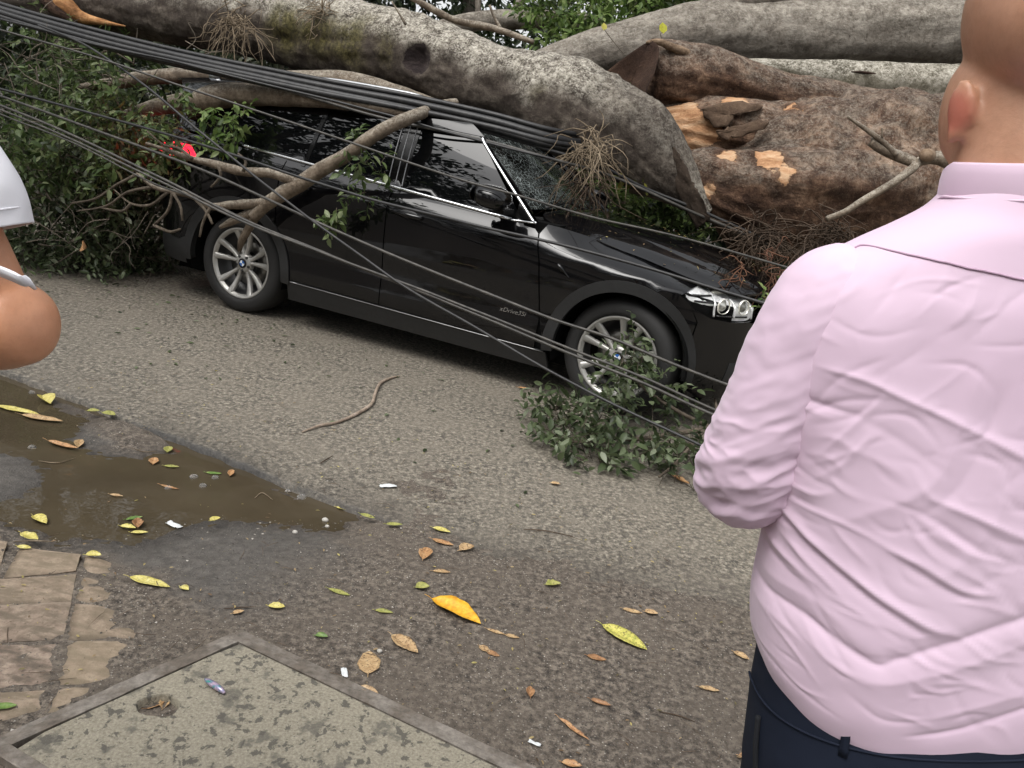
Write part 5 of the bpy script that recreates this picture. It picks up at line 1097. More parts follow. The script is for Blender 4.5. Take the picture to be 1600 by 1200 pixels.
cable('slim black cable parting downward from the bundle at the upper left', ats([(-120, 0, 6.0), (0, 30, 5.9), (70, 48, 5.8), (140, 68, 5.7), (260, 92, 5.6), (330, 110, 5.55), (450, 140, 5.45), (600, 178, 5.3), (720, 212, 5.2), (860, 248, 5.15), (940, 272, 5.3)]), .008, CB)
cable('thin grey cable passing across the side windows to the mirror', ats([(-120, 10, 5.2), (0, 46, 5.1), (150, 90, 5.05), (300, 140, 5.0), (400, 172, 4.95), (560, 226, 4.85), (720, 280, 4.75), (800, 303, 4.7), (930, 340, 4.7), (1070, 372, 4.65), (1230, 418, 4.6), (1400, 470, 4.6)]), .0065, CGY)
cable('black cable crossing the door below the chrome belt line', cps([(-120, 108), (0, 139), (200, 192), (350, 238), (480, 280), (600, 316), (720, 346), (860, 378), (1000, 415), (1180, 470), (1400, 530)], 1.5, 1.35), .0085, CB)
cable('long dark cable descending across both doors to the front wheel', cps([(-120, 110), (0, 150), (150, 203), (300, 260), (420, 312), (540, 366), (700, 434), (860, 496), (960, 530), (1060, 572), (1160, 610), (1300, 660)], 1.7, 1.5), .0085, CGY)
cable('heavy twin dark cable descending over the rear wheel to the man in pink', cps([(-120, 120), (0, 168), (100, 208), (240, 276), (370, 340), (500, 392), (600, 432), (730, 482), (860, 536), (1000, 592), (1110, 642), (1250, 700)], 1.9, 1.6), .0085, CGY, 2, .012)
cable('steep black wire slanting from the bundle down to the leafy branch', cps([(60, 40), (135, 72), (220, 130), (300, 196), (380, 260), (470, 330), (560, 395), (640, 452), (740, 510), (860, 580), (960, 632), (1090, 694), (1200, 750)], 1.55, 1.9), .0075, CB)
cable('thin loose wire across the heap of leaves', cps([(-120, 125), (0, 178), (110, 222), (230, 282), (330, 318), (440, 372)], 1.7, 1.75), .0055, CGY)

# ---------------------------------------------------------------- fallen leaves and scraps on the ground, each one named
def m_dry(name, a, b, c, sp=0.):
    t = NT(name); v = t.co(); n = t.noise(v, 60, 4, .65)
    col = t.ramp(n, [(.3, a), (.5, b), (.7, c)])
    if sp: col = t.mix(t.ramp(t.noise(v, 160, 3), [(.54, 0.), (.60, sp)]), col, (.05, .028, .014))
    t.col(col); t.set(Roughness=.5); return t.m
LM = {'orange': m_dry('leaf_orange', (.50, .22, .012), (.66, .34, .016), (.74, .46, .04)), 'yellow': m_dry('leaf_yellow', (.38, .32, .07), (.52, .45, .12), (.60, .55, .24), .4),
      'spot': m_dry('leaf_spotted', (.25, .28, .05), (.50, .46, .10), (.58, .54, .16), .8), 'tan': m_dry('leaf_tan', (.28, .17, .08), (.42, .28, .14), (.52, .38, .21), .7),
      'brown': m_dry('leaf_brown', (.16, .075, .03), (.28, .14, .06), (.40, .23, .11), .5), 'rust': m_dry('leaf_rust', (.30, .14, .06), (.42, .23, .10), (.48, .31, .16), .6),
      'green': m_dry('leaf_fallen_green', (.06, .12, .02), (.11, .19, .035), (.22, .28, .08)), 'olive': m_dry('leaf_olive', (.17, .19, .04), (.28, .28, .07), (.38, .36, .12), .5)}
def gh(x, y):                                                # height of the thing lying under a ground leaf
    p = gnd(x, y)
    if sd_poly(np.array([p[0]]), np.array([p[1]]), PUD)[0] > -.03: return WL+.001
    C = gnd(372, 1004)[:2]; q = p[:2]-C; e1 = norm(gnd(790, 1204)[:2]-C); e2 = norm(gnd(18, 1166)[:2]-C)
    if q@e1 > 0 and q@e2 > -.02 and y > 1000: return .024
    return .004
def ground_leaf(label, x, y, Lpx, wd, ang, mat, curl=.12, z=None, fold=.10, name='fallen_leaf', roll=.0, group=None, ragged=.0, tip=0):
    """a real leaf: folded along the midrib, curled, with a little stalk; ang in degrees in the ground plane"""
    z0 = gh(x, y) if z is None else z; c = gnd(x, y, z0); L = Lpx*(.86 if Lpx < 50 else 1.)*np.linalg.norm(c-CO)/FPX
    pa = math.radians(-ang*.45 if ang <= 50 else -ang*1.15); g2 = gnd(x+20*math.cos(pa), y+20*math.sin(pa), z0)-c; ang = math.degrees(math.atan2(g2[1], g2[0]))
    n, m = 13, 7; u = np.linspace(0, 1, n); prof = np.sin(np.pi*np.clip(u, .0, 1)**.85)**.75; prof[0] = .03; prof[-1] = .02
    v = np.linspace(-1, 1, m); U, W = np.meshgrid(u, v, indexing='ij'); s = abs(hash(label)) % 97 if False else (x*7+y*3) % 97
    hw = prof[:, None]*wd*.5*(1+ragged*fbm(np.stack([U*7, W*2, U*0+s], -1), 2)); X = (U-.5); Y = W*hw
    Z = fold*np.abs(W)**1.2*hw*2+curl*((U-.45)**2)*1.0+.025*fbm(np.stack([U*4, W*1.5, U*0+s], -1), 3)*prof[:, None]+roll*W*hw
    Z -= Z.min(); a = math.radians(ang); P = np.stack([X*math.cos(a)-Y*math.sin(a), X*math.sin(a)+Y*math.cos(a), Z], -1)*L+c+[0, 0, .0012]
    mb = MB().add(P.reshape(-1, 3), [list(f) for f in grid_faces(n, m)])
    st = P[0, m//2]; dr = norm(P[0, m//2]-P[2, m//2]); V, F, _ = tube([st, st+dr*L*.08+[0, 0, .002], st+dr*L*.16], [.0011, .0010, .0009], 5, 5); mb.add(V, F)
    o = mb.build(name, mat); mod = o.modifiers.new('s', 'SOLIDIFY'); mod.thickness = .0005; tag(o, label, 'leaf', group); return o
G_ = 'leaves fallen on the ground'
for a in [
 ('large bright orange yellow leaf lying on the dark dirt', 712, 957, 92, .42, -62, 'orange', .10, .30), ('mottled yellow and green leaf with squared end on the dirt', 975, 997, 78, .40, -66, 'spot', .04, .15),
 ('long slim lime yellow leaf lying between paving and dirt', 234, 911, 62, .30, -32, 'yellow', .05, .15), ('rusty oval leaf standing upright of the trio at the lip end', 664, 867, 42, .55, 60, 'rust', .2, .3),
 ('tan curled leaf at the lip end, beside a small dark stone', 729, 858, 34, .62, 40, 'tan', .25, .3), ('flat orange brown leaf at the lip end touching a twig', 692, 848, 42, .34, -38, 'rust', .08, .1),
 ('yellow oval leaf just past the tip of the road lip', 690, 829, 34, .44, -34, 'yellow', .1, .2), ('tan pointed leaf, lower neighbour of the orange leaf', 632, 1008, 56, .46, -78, 'tan', .1, .15),
 ('pale speckled oval leaf near the iron frame', 576, 1036, 52, .62, 75, 'tan', .12, .1), ('crumpled green and yellow leaf up the dirt from the spotted leaf', 864, 915, 30, .6, 10, 'olive', .4, .4),
 ('yellow triangular leaf on the edge of the paving', 146, 869, 24, .7, -5, 'yellow', .2, .3), ('small yellow leaf below the long lime leaf', 288, 921, 18, .75, -50, 'yellow', .3, .3),
 ('dull green leaf on the dirt left of the orange leaf', 600, 957, 32, .38, -20, 'olive', .1, .2), ('narrow yellow green leaf above the dirt centre', 530, 926, 42, .28, -40, 'olive', .06, .1),
 ('yellow brown leaf above the stalk of the orange leaf', 690, 894, 32, .36, -10, 'tan', .1, .2), ('small olive leaf directly above the orange leaf', 660, 919, 26, .8, 10, 'olive', .3, .3),
 ('tiny fresh green leaf with a white fleck on the dirt', 502, 996, 22, .6, -15, 'green', .3, .4), ('brown leaf resting on the corner of the iron frame', 576, 1080, 36, .42, -45, 'tan', .1, .3),
 ('small tan scrap of leaf below the orange leaf', 828, 1083, 28, .5, 80, 'brown', .3, .4), ('flat tan leaf up from the spotted leaf', 988, 956, 34, .35, -30, 'tan', .15, .1),
 ('pale tan leaf crumb beside the flat tan leaf', 1017, 959, 24, .6, -20, 'tan', .3, .3), ('thin curled orange leaf strip on the dirt', 896, 1141, 56, .16, -82, 'rust', .15, .3),
 ('tan leaf near the trouser pocket of the man in pink', 1158, 1026, 28, .55, -60, 'tan', .2, .2), ('tan leaf on gravel short of the dark trousers', 1108, 1078, 34, .35, -25, 'tan', .15, .2),
 ('brown curled leaf with a stalk on gravel', 938, 1100, 36, .34, -40, 'brown', .3, .3), ('tan ragged leaf below the spotted leaf', 932, 1029, 34, .45, -30, 'brown', .1, .1),
 ('rusty leaf at the bottom edge of the dirt', 893, 1196, 34, .5, -25, 'rust', .3, .3), ('orange leaf lying by the hem of the dark trousers', 1168, 1184, 30, .5, -15, 'rust', .2, .2),
 ('bright upright yellow leaf in the puddle by the road lip', 72, 628, 36, .7, 120, 'yellow', .4, .5), ('long floating yellow strip of leaf in the puddle', 28, 643, 62, .22, -28, 'yellow', .1, .15),
 ('floating yellow leaf below the upright one in the puddle', 66, 656, 58, .26, -22, 'tan', .15, .2), ('round lime leaf on the wet road edge', 170, 648, 24, .75, -30, 'olive', .2, .2),
 ('small lime leaf beside the round lime leaf', 146, 643, 18, .75, 0, 'olive', .2, .2), ('curled orange leaf strip lying across the puddle neck', 98, 699, 50, .2, -35, 'rust', .3, .4),
 ('folded tan leaf at the puddle neck', 124, 695, 30, .5, 60, 'tan', .3, .4), ('yellow leaf on the broken asphalt islet', 263, 704, 24, .6, 60, 'olive', .3, .3),
 ('orange leaf at the puddle shore of the asphalt islet', 240, 722, 26, .6, 70, 'rust', .3, .3), ('olive leaf at the puddle shore', 268, 730, 24, .4, -10, 'olive', .2, .2),
 ('upright yellow leaf by the paving corner puddle', 62, 815, 36, .5, -70, 'yellow', .3, .4), ('ragged yellow leaf on the paving corner', 46, 840, 36, .5, -50, 'yellow', .2, .2),
 ('yellow shred of leaf beside the paving joint', 38, 857, 22, .5, -20, 'yellow', .3, .2), ('brown leaf of the cluster at the puddle rim', 215, 820, 32, .5, 80, 'brown', .4, .4),
 ('yellow leaf of the cluster at the puddle rim', 200, 826, 26, .5, -20, 'yellow', .4, .4), ('olive leaf topmost of the cluster at the puddle rim', 210, 812, 26, .4, 20, 'green', .3, .3),
 ('pale yellow leaf lowest of the cluster at the puddle rim', 218, 834, 26, .4, 0, 'yellow', .3, .3), ('bright yellow leaf afloat at the lip end of the puddle', 537, 796, 28, .4, -30, 'yellow', .1, .2),
 ('olive leaf at the very tip of the puddle', 574, 808, 30, .4, -40, 'olive', .2, .2), ('dark green leaf on the tip of the road lip', 616, 821, 30, .4, -5, 'olive', .2, .2),
 ('green leaf drifting below the road lip in the puddle', 372, 729, 36, .25, -45, 'green', .1, .1), ('rusty curl of leaf in the puddle below the lip', 361, 741, 24, .5, 60, 'rust', .4, .4),
 ('yellow leaf on the near shore of the puddle', 336, 813, 20, .7, 40, 'yellow', .3, .3), ('tan leaf lying on the asphalt near the tip of the thin twig', 868, 757, 18, .6, -15, 'tan', .3, .3),
 ('brown curled leaf at the edge of the leafy branch', 1062, 752, 44, .3, -62, 'rust', .25, .4), ('orange leaf on the road where the leafy branch begins', 818, 608, 22, .4, -20, 'rust', .3, .3),
 ('pale crumpled leaf scrap beside the iron frame corner', 432, 950, 28, .6, -10, 'yellow', .4, .3), ('tan leaf scrap on the dirt by the frame corner', 372, 958, 20, .5, 30, 'tan', .3, .3),
 ('green sprig leaf at the left end of the frame', 6, 1106, 34, .45, 10, 'green', .2, .2), ('orange leaf floating in the puddle middle', 265, 762, 34, .18, -30, 'rust', .1, .1),
 ('small tan leaf floating in the puddle middle', 182, 775, 22, .4, -20, 'tan', .2, .2), ('green leaf floating by the bubbles', 334, 740, 26, .35, -10, 'green', .1, .1),
 ('tan crumb of leaf trailing from the orange leaf tip', 775, 988, 34, .25, -40, 'tan', .1, .1), ('pale tan crumb trailing further from the orange leaf tip', 800, 995, 26, .4, -30, 'tan', .1, .1),
 ('tan leaf crumb in the middle of the dirt', 757, 1015, 24, .6, -70, 'tan', .1, .1), ('tan leaf crumb beside the middle crumb', 770, 1022, 26, .5, -50, 'brown', .1, .1),
 ('dry tan leaf of the hole in the concrete cover', 238, 1104, 36, .6, 30, 'rust', .3, .3), ('pale folded leaf in the hole of the concrete cover', 258, 1100, 30, .6, 60, 'tan', .4, .4)]:
    lab, x, y, L, wd, ang, mt, curl, fold = a
    ground_leaf(lab, x, y, L, wd, ang, LM[mt], curl, z=(-.006 if 'hole' in lab else None), fold=fold, group=G_, ragged=.25 if 'ragged' in lab or 'crumb' in lab or 'crumpled' in lab else (.22 if mt in ('tan', 'brown', 'rust') else .09))
# the curled orange leaf caught upright in the heap
o = ground_leaf('curled orange leaf caught upright in the dark heap of leaves', 136, 386, 28, .45, 20, LM['rust'], .5, fold=.5, z=0); c = at(136, 386, 5.9); o.location = Vector(c); o.data.transform(Matrix.Translation(-Vector(gnd(136, 386, 0)))); o.rotation_euler = (.2, -1.35, .3)
# unsorted crumbs of leaf, nobody could count them
n = 2000; s = RNG.uniform(-1.2, 3.2, n); t = RNG.uniform(-.9, 1.8, n); x, y = st2xy(s, t); k = sd_poly(x, y, PUD) < -.02; x, y = x[k], y[k]; n = len(x)
a = RNG.uniform(0, 6.28, n); V, F = leaves(np.stack([x, y, np.full(n, .009)], -1), np.stack([np.cos(a), np.sin(a), 0*a+.1], -1), np.array([0, 0, 1.])+.3*RNG.normal(size=(n, 3)), .005+.016*RNG.random(n)**2.2, .45)
tl_ = m_leaf('leaf_crumb', [(.10, .06, .03), (.20, .13, .07), (.34, .25, .13), (.42, .36, .12), (.06, .045, .03)], .1); tag(obj('leaf_crumbs', V, F, tl_), kind='stuff')
n = 260; s = RNG.uniform(-1, 3, n); t = RNG.uniform(-.7, 1.8, n); x, y = st2xy(s, t); mb = MB()
for i in range(n):
    if sd_poly(x[i:i+1], y[i:i+1], PUD)[0] > -.02: continue
    a = RNG.uniform(0, 6.28); l = RNG.uniform(.01, .05); c = np.array([x[i], y[i], .008]); d = np.array([math.cos(a), math.sin(a), 0]); V, F, _ = tube([c-d*l, c+RNG.normal(size=3)*.004+[0, 0, .003], c+d*l], [.0006, .0012, .0005], 4, 6); mb.add(V, F)
tag(mb.build('twig_crumbs', m_bark('crumb', (.05, .035, .025), (.12, .085, .06), (.26, .2, .15), scale=3)), kind='stuff')
# crumbs afloat
n = 130; P = np.stack([RNG.uniform(-3, -.4, n), RNG.uniform(2.4, 4.2, n)], -1); P = P[sd_poly(P[:, 0], P[:, 1], PUD) > .02]; P = P[sd_poly(P[:, 0], P[:, 1], ISL) < -.02]; n = len(P); a = RNG.uniform(0, 6.28, n)
V, F = leaves(np.hstack([P, np.full((n, 1), WL+.002)]), np.stack([np.cos(a), np.sin(a), 0*a], -1), np.tile([0, 0, 1.], (n, 1)), .006+.016*RNG.random(n)**2, .3); tag(obj('floating_crumbs', V, F, tl_), kind='stuff')
# bubbles on the puddle
tb_ = NT('bubble_film'); tb_.col((1, 1, 1)); tb_.set(Roughness=.05, Transmission_Weight=.95); tb_.b.inputs['IOR'].default_value = 1.04
for lab, x, y, r in (('bubble on the puddle, topmost of the three near the lip', 303, 746, 6), ('bubble on the puddle, middle one of the three near the lip', 317, 760, 5.5), ('bubble on the puddle beside the green floating leaf', 336, 747, 5), ('small bubble alone near the far lip', 450, 768, 4.5), ('large flat bubble near the tip of the puddle', 471, 778, 7), ('tiny bubble at the puddle neck', 50, 614, 4), ('foam bubble by the puddle neck leaf', 50, 700, 5), ('bubble over the floating orange leaf', 263, 763, 5)):
    c = gnd(x, y, WL); rr = r*np.linalg.norm(c-CO)/FPX; th = np.linspace(.02, np.pi/2, 8); V, F = lathe([(rr*math.sin(q), rr*.75*math.cos(q)) for q in th], 20); o = obj('bubble', V+c+[0, 0, .001], F, tb_.m); m_ = o.modifiers.new('s', 'SOLIDIFY'); m_.thickness = .0004; tag(o, lab, 'bubble', 'bubbles on the puddle')
# bits of rubbish and pale stones
def scrap(name, label, x, y, L, wd, ang, mat, cat='litter'):
    c = gnd(x, y, gh(x, y)+.002); s = L*np.linalg.norm(c-CO)/FPX; n = 9; u = np.linspace(-.5, .5, n); U, W = np.meshgrid(u, u, indexing='ij'); a = math.radians(ang)
    X, Y = U*s*(1+.15*fbm(np.stack([W*3, U*0+x, U*0], -1), 2)), W*s*wd*(1+.2*fbm(np.stack([U*3, U*0+y, U*0], -1), 2)); Z = s*.12*(fbm(np.stack([U*5, W*5, U*0+x], -1), 3)+.3); Z -= Z.min()
    o = obj(name, np.stack([X*math.cos(a)-Y*math.sin(a), X*math.sin(a)+Y*math.cos(a), Z], -1).reshape(-1, 3)+c, grid_faces(n, n), mat); m_ = o.modifiers.new('s', 'SOLIDIFY'); m_.thickness = .0006; return tag(o, label, cat)
wh_ = flat('paper_white', (.62, .64, .64), .6, nz=.1, nscale=90)
scrap('paper_scrap', 'white paper scrap lying on the asphalt beyond the puddle', 606, 760, 24, .4, 20, wh_); scrap('paper_scrap', 'white plastic scrap at the near shore of the puddle', 272, 821, 24, .45, -25, wh_)
scrap('paper_scrap', 'small white scrap on the dirt by the iron frame', 538, 1052, 20, .4, -70, wh_); scrap('paper_scrap', 'tiny white fleck of paper on the lower dirt', 835, 1162, 18, .35, -20, wh_)
t = NT('foil_wrapper'); v = t.co(); t.col(t.ramp(t.noise(v, 55, 3), [(.32, (.05, .30, .26)), (.45, (.30, .28, .42)), (.58, (.55, .42, .50)), (.7, (.12, .13, .16))])); t.set(Roughness=.2, Metallic=.5)
V, F, uv = tube([gnd(320, 1061, .030), gnd(328, 1066, .032), gnd(344, 1077, .032), gnd(351, 1083, .029)], [.003, .0085, .0085, .004], 12, 20, amp=.15, freq=40); tag(obj('foil_wrapper', V, F, t.m), 'small iridescent twisted foil wrapper lying on the concrete cover', 'wrapper')
st_ = flat('pale_stone', (.42, .40, .36), .8, nz=.3, nscale=60)
for lab, x, y, r in (('white pebble in the tip of the puddle', 508, 813, 5), ('white pebble lower in the tip of the puddle', 511, 823, 3.5), ('white pebble at the puddle near shore', 461, 832, 4), ('pale pebble beside the speckled oval leaf', 593, 1018, 4), ('pale pebble by the floating yellow leaf', 521, 785, 4)):
    c = gnd(x, y, gh(x, y)); V, F = ellipsoid((0, 0, 0), np.array([1, .8, .7])*r*np.linalg.norm(c-CO)/FPX, 14, 9); V *= 1+.12*fbm(V*150+x, 2)[:, None]; tag(obj('pebble', V+c+[0, 0, .002], F, st_), lab, 'pebble', 'pale pebbles')
for lab, q, r in (('thin straw lying on the paving corner', [(22, 846), (50, 845), (86, 846)], .0022), ('short dark twig by the frame corner', [(350, 951), (375, 949), (400, 948)], .0022), ('thin dark twig on the gravel beyond the dirt', [(818, 827), (850, 829), (895, 838)], .003), ('reddish twig pair on the asphalt below the lone twig', [(500, 724), (510, 718), (520, 712)], .003), ('thin brown stick on the lower dirt', [(1030, 1112), (1060, 1118), (1086, 1128)], .0022), ('curved straw floating at the puddle neck', [(60, 720), (90, 723), (118, 715)], .002), ('forked straw floating below the bubbles', [(398, 778), (410, 770), (426, 781)], .002), ('straw on the damp road edge by the puddle', [(205, 700), (225, 706), (245, 705)], .002)):
    V, F, uv = tube([gnd(x, y, gh(x, y)+.004) for x, y in q], [r*.6, r, r*.5], 6, 14, amp=.2, freq=30); tag(obj('twig', V, F, DRY if 'straw' in lab else DRK, uv=uv), lab, 'twig')

# bits of leaf and bark that came down on the hood and the screen foot
from mathutils.bvhtree import BVHTree
bpy.context.view_layer.update()
hd = [o for o in CAR.children if o.name.split('.')[0] == 'hood'][0]; bvh = BVHTree.FromPolygons([hd.matrix_world@v.co for v in hd.data.vertices], [tuple(p.vertices) for p in hd.data.polygons])
rh = np.random.default_rng(5); P, N = [], []
for k in range(700):
    xl, yl = rh.uniform(2.2, 3.7), rh.uniform(-.72, .72)
    if rh.random() > .25+.75*sstep(yl, -.45, .3)*(.4+.6*sstep(-xl, -3.3, -2.4)): continue
    c = CC+CA*xl-CN*yl; hit = bvh.ray_cast(Vector((c[0], c[1], 2.)), Vector((0, 0, -1)))
    if hit[0] is not None: P.append(np.array(hit[0])+np.array(hit[1])*.002*(1 if hit[1].z > 0 else -1)); N.append(np.array(hit[1])*(1 if hit[1].z > 0 else -1))
P, N = np.array(P), np.array(N); n = len(P); V, F = leaves(P, rdir(n)*np.array([1, 1, .1]), N+.25*rh.normal(size=(n, 3)), .006+.03*rh.random(n)**3, .45); tag(obj('hood_litter', V, F, tl_), kind='stuff')

n = 900; x_, y_ = rh.uniform(-3.6, 1.6, n), rh.uniform(-2.4, .3, n); c = CC[None]+CA[None]*(x_[:, None]+1.6)+CN[None]*(.95-y_[:, None]*.9*rh.random((n, 1))); k = (c[:, 1] > 3.2-.43*(c[:, 0]+.5)) & (rh.random(n) < .35+.65*sstep(-c[:, 0], .5, 2.2)); c = c[k]; n = len(c); a = rh.uniform(0, 6.28, n); c[:, 2] = .006
V, F = leaves(c, np.stack([np.cos(a), np.sin(a), 0*a+.1], -1), np.array([0, 0, 1.])+.3*rh.normal(size=(n, 3)), .008+.045*rh.random(n)**3, .5); tag(obj('road_litter', V, F, LMIX), kind='stuff')

# ---------------------------------------------------------------- people (local frame: X to the picture's right, Y away from the camera, Z up)
TV = math.cos(PITCH)*UP-math.sin(PITCH)*fw; XV = RT; YV = np.cross(TV, XV)
def person_frame(X, Y):                                      # feet on the ground under (X, Y)
    p = CO+XV*X+YV*Y; s = -p[2]/TV[2]; p = p+TV*s
    return Matrix(((XV[0], YV[0], TV[0], p[0]), (XV[1], YV[1], TV[1], p[1]), (XV[2], YV[2], TV[2], p[2]), (0, 0, 0, 1))), -s   # matrix, eye height above the feet
def m_skin(name, a, b):
    t = NT(name); v = t.co(); c_ = t.mix(t.ramp(t.noise(v, 14, 5, .6), [(.35, 0.), (.68, 1.)]), a, b); c_ = t.mix(t.ramp(t.noise(v, 120, 4, .7), [(.5, 0.), (.75, .28)]), c_, tuple(k*.72 for k in a)); c_ = t.mix(t.math('MULTIPLY', t.attr('flush'), .75), c_, (.50, .14, .10)); t.col(c_); t.set(Roughness=.42, Subsurface_Weight=.12)
    t.b.inputs['Subsurface Radius'].default_value = (.012, .005, .003); t.b.inputs['Subsurface Scale'].default_value = 1.0; t.b.inputs['Specular IOR Level'].default_value = .4
    t.bump(t.noise(v, 190, 4, .7), .30, .0015); return t.m
def remeshed(mb, name, mat, parent, voxel=.008, smooth=6):
    me = mesh_of(np.vstack(mb.V), mb.F); o = bpy.data.objects.new('t', me); COL.objects.link(o)
    r = o.modifiers.new('r', 'REMESH'); r.mode = 'VOXEL'; r.voxel_size = voxel; s = o.modifiers.new('s', 'SMOOTH'); s.factor = .5; s.iterations = smooth
    dg = bpy.context.evaluated_depsgraph_get(); m2 = bpy.data.meshes.new_from_object(o.evaluated_get(dg)); bpy.data.objects.remove(o)
    m2.polygons.foreach_set('use_smooth', np.ones(len(m2.polygons), bool)); return link(name, m2, parent, mat)
def caps_tube(P, R, seg=24):
    P = np.array(P, float); R = np.array(R, float); d0 = norm(P[0]-P[1]); d1 = norm(P[-1]-P[-2])
    P = np.vstack([P[0]+d0*R[0]*.8, P[0]+d0*R[0]*.5, P, P[-1]+d1*R[-1]*.5, P[-1]+d1*R[-1]*.8]); R = np.concatenate([[R[0]*.35, R[0]*.85], R, [R[-1]*.85, R[-1]*.35]])
    return tube(P, R, seg, len(P)*5)[:2]
def hand(mb, w, d, up, s=1., curl=.5):
    """palm, four fingers of different lengths and a thumb; w wrist, d pointing direction, up back-of-hand normal"""
    d = norm(np.array(d, float)); up = norm(np.array(up, float)-d*(np.array(up)@d)); r = np.cross(d, up); w = np.array(w, float)
    mb.add(*ellipsoid(w+d*.05*s, np.array([.056, .042, .017])*s, 16, 10, np.stack([d, r, up], -1)))
    for k, (o, l) in enumerate(((-.030, .078), (-.010, .088), (.011, .082), (.030, .064))):
        a = w+d*.088*s+r*o*s; P = [a-d*.02*s]
        b = a; dd = d.copy()
        for j in range(3): ang = curl*(.5+.35*j); dd = norm(dd*math.cos(ang)-up*math.sin(ang)); b = b+dd*l*s*(.45, .32, .23)[j]; P.append(b)
        mb.add(*caps_tube(P, np.array([.0095, .0092, .0085, .0072])*s, 10))
    a = w+d*.02*s-r*.030*s; mb.add(*caps_tube([a, a-r*.03*s+d*.025*s-up*.01*s, a-r*.038*s+d*.055*s-up*.018*s, a-r*.030*s+d*.08*s-up*.022*s], np.array([.013, .0115, .010, .008])*s, 10))

# ---- the bald man in the pink shirt
MW, EYE = person_frame(.575, .95)
man = thing('person', 'bald man seen from behind in a wrinkled pink shirt and dark navy trousers', 'person', mw=MW); bpy.context.view_layer.update()
z = lambda s: EYE+s                                          # heights were measured from the camera's level
SKIN = m_skin('skin_warm', (.40, .205, .125), (.52, .285, .185))
mb = MB(); hy = -.01                                         # head turned a little to the left
a = math.radians(-3); Rh = np.array([[math.cos(a), -math.sin(a), 0], [math.sin(a), math.cos(a), 0], [0, 0, 1]])
H = lambda x, y, zz: np.array([.004, hy+.01, 0])+Rh@np.array([x, y, 0])+np.array([0, 0, z(zz)])
mb.add(*ellipsoid(H(0, .005, .135), (.077, .098, .098), 28, 20, Rh)); mb.add(*ellipsoid(H(0, -.018, .120), (.073, .080, .078), 28, 20, Rh))
mb.add(*ellipsoid(H(0, .035, .055), (.066, .066, .085), 24, 16, Rh)); mb.add(*ellipsoid(H(0, .055, .01), (.054, .050, .050), 24, 16, Rh)); mb.add(*ellipsoid(H(-.055, .035, .03), (.022, .045, .06), 20, 12, Rh)); mb.add(*ellipsoid(H(.055, .035, .03), (.022, .045, .06), 20, 12, Rh))
mb.add(*ellipsoid(H(0, .105, .055), (.014, .022, .026), 14, 10, Rh)); mb.add(*ellipsoid(H(0, .098, .012), (.026, .012, .010), 14, 10, Rh)); mb.add(*ellipsoid(H(0, .090, .085), (.040, .014, .012), 16, 10, Rh))
mb.add(*caps_tube([(0, .0, z(-.12)), (0, -.002, z(-.06)), (0.0, .008, z(.0)), (0, .02, z(.06))], [.078, .070, .066, .062]))
for s in (-1, 1):                                            # ears
    c = H(s*.079, -.006, .028); Re = Rh@np.array(Matrix.Rotation(s*-.45, 3, 'Z')); mb.add(*ellipsoid(c+[0, 0, .008], (.0075, .018, .031), 20, 14, Re)); mb.add(*ellipsoid(c+Re@np.array([s*.002, .004, -.022]), (.005, .010, .013), 14, 10, Re))
mb.add(*caps_tube([(-.07, .01, z(-.60)), (-.07, .01, z(-.42)), (-.07, .01, z(-.25)), (-.05, .01, z(-.19))], [.10, .095, .09, .075])); mb.add(*caps_tube([(.07, .01, z(-.60)), (.07, .01, z(-.42)), (.07, .01, z(-.25)), (.05, .01, z(-.19))], [.10, .095, .09, .075])); mb.add(*caps_tube([(-.17, .0, z(-.19)), (0, 0, z(-.17)), (.17, .0, z(-.19))], [.055, .07, .055]))
mb.add(*ellipsoid((0, .0, z(-.76)), (.17, .12, .15)))
ARM = {}
for s in (-1, 1):
    sh_, el, wr = np.array([s*.195, .01, z(-.205)]), np.array([s*.262, .03, z(-.425)]), np.array([s*.16, .27, z(-.36)])
    ARM[s] = (sh_, el, wr); mb.add(*caps_tube([sh_, (sh_+el)/2, el], [.050, .046, .040])); mb.add(*caps_tube([el, (el+wr)/2, wr], [.040, .038, .028])); hand(mb, wr, wr-el+np.array([-s*.05, 0, .02]), (0, -.2, 1), 1., .45)
    mb.add(*caps_tube([(s*.10, 0, z(-.78)), (s*.105, .015, EYE-1.12), (s*.105, -.01, .10)], [.085, .060, .042])); mb.add(*caps_tube([(s*.105, -.03, .05), (s*.12, .13, .035)], [.038, .032]))
body = remeshed(mb, 'body', SKIN, man, .0055, 5)
bv = np.array([v_.co for v_ in body.data.vertices]); fl = np.zeros(len(bv))
for s in (-1, 1): fl = np.maximum(fl, sstep(.032-np.linalg.norm((bv-H(s*.088, -.006, .030)), axis=1), 0, .02))
body.data.attributes.new('flush', 'FLOAT', 'POINT').data.foreach_set('value', fl)
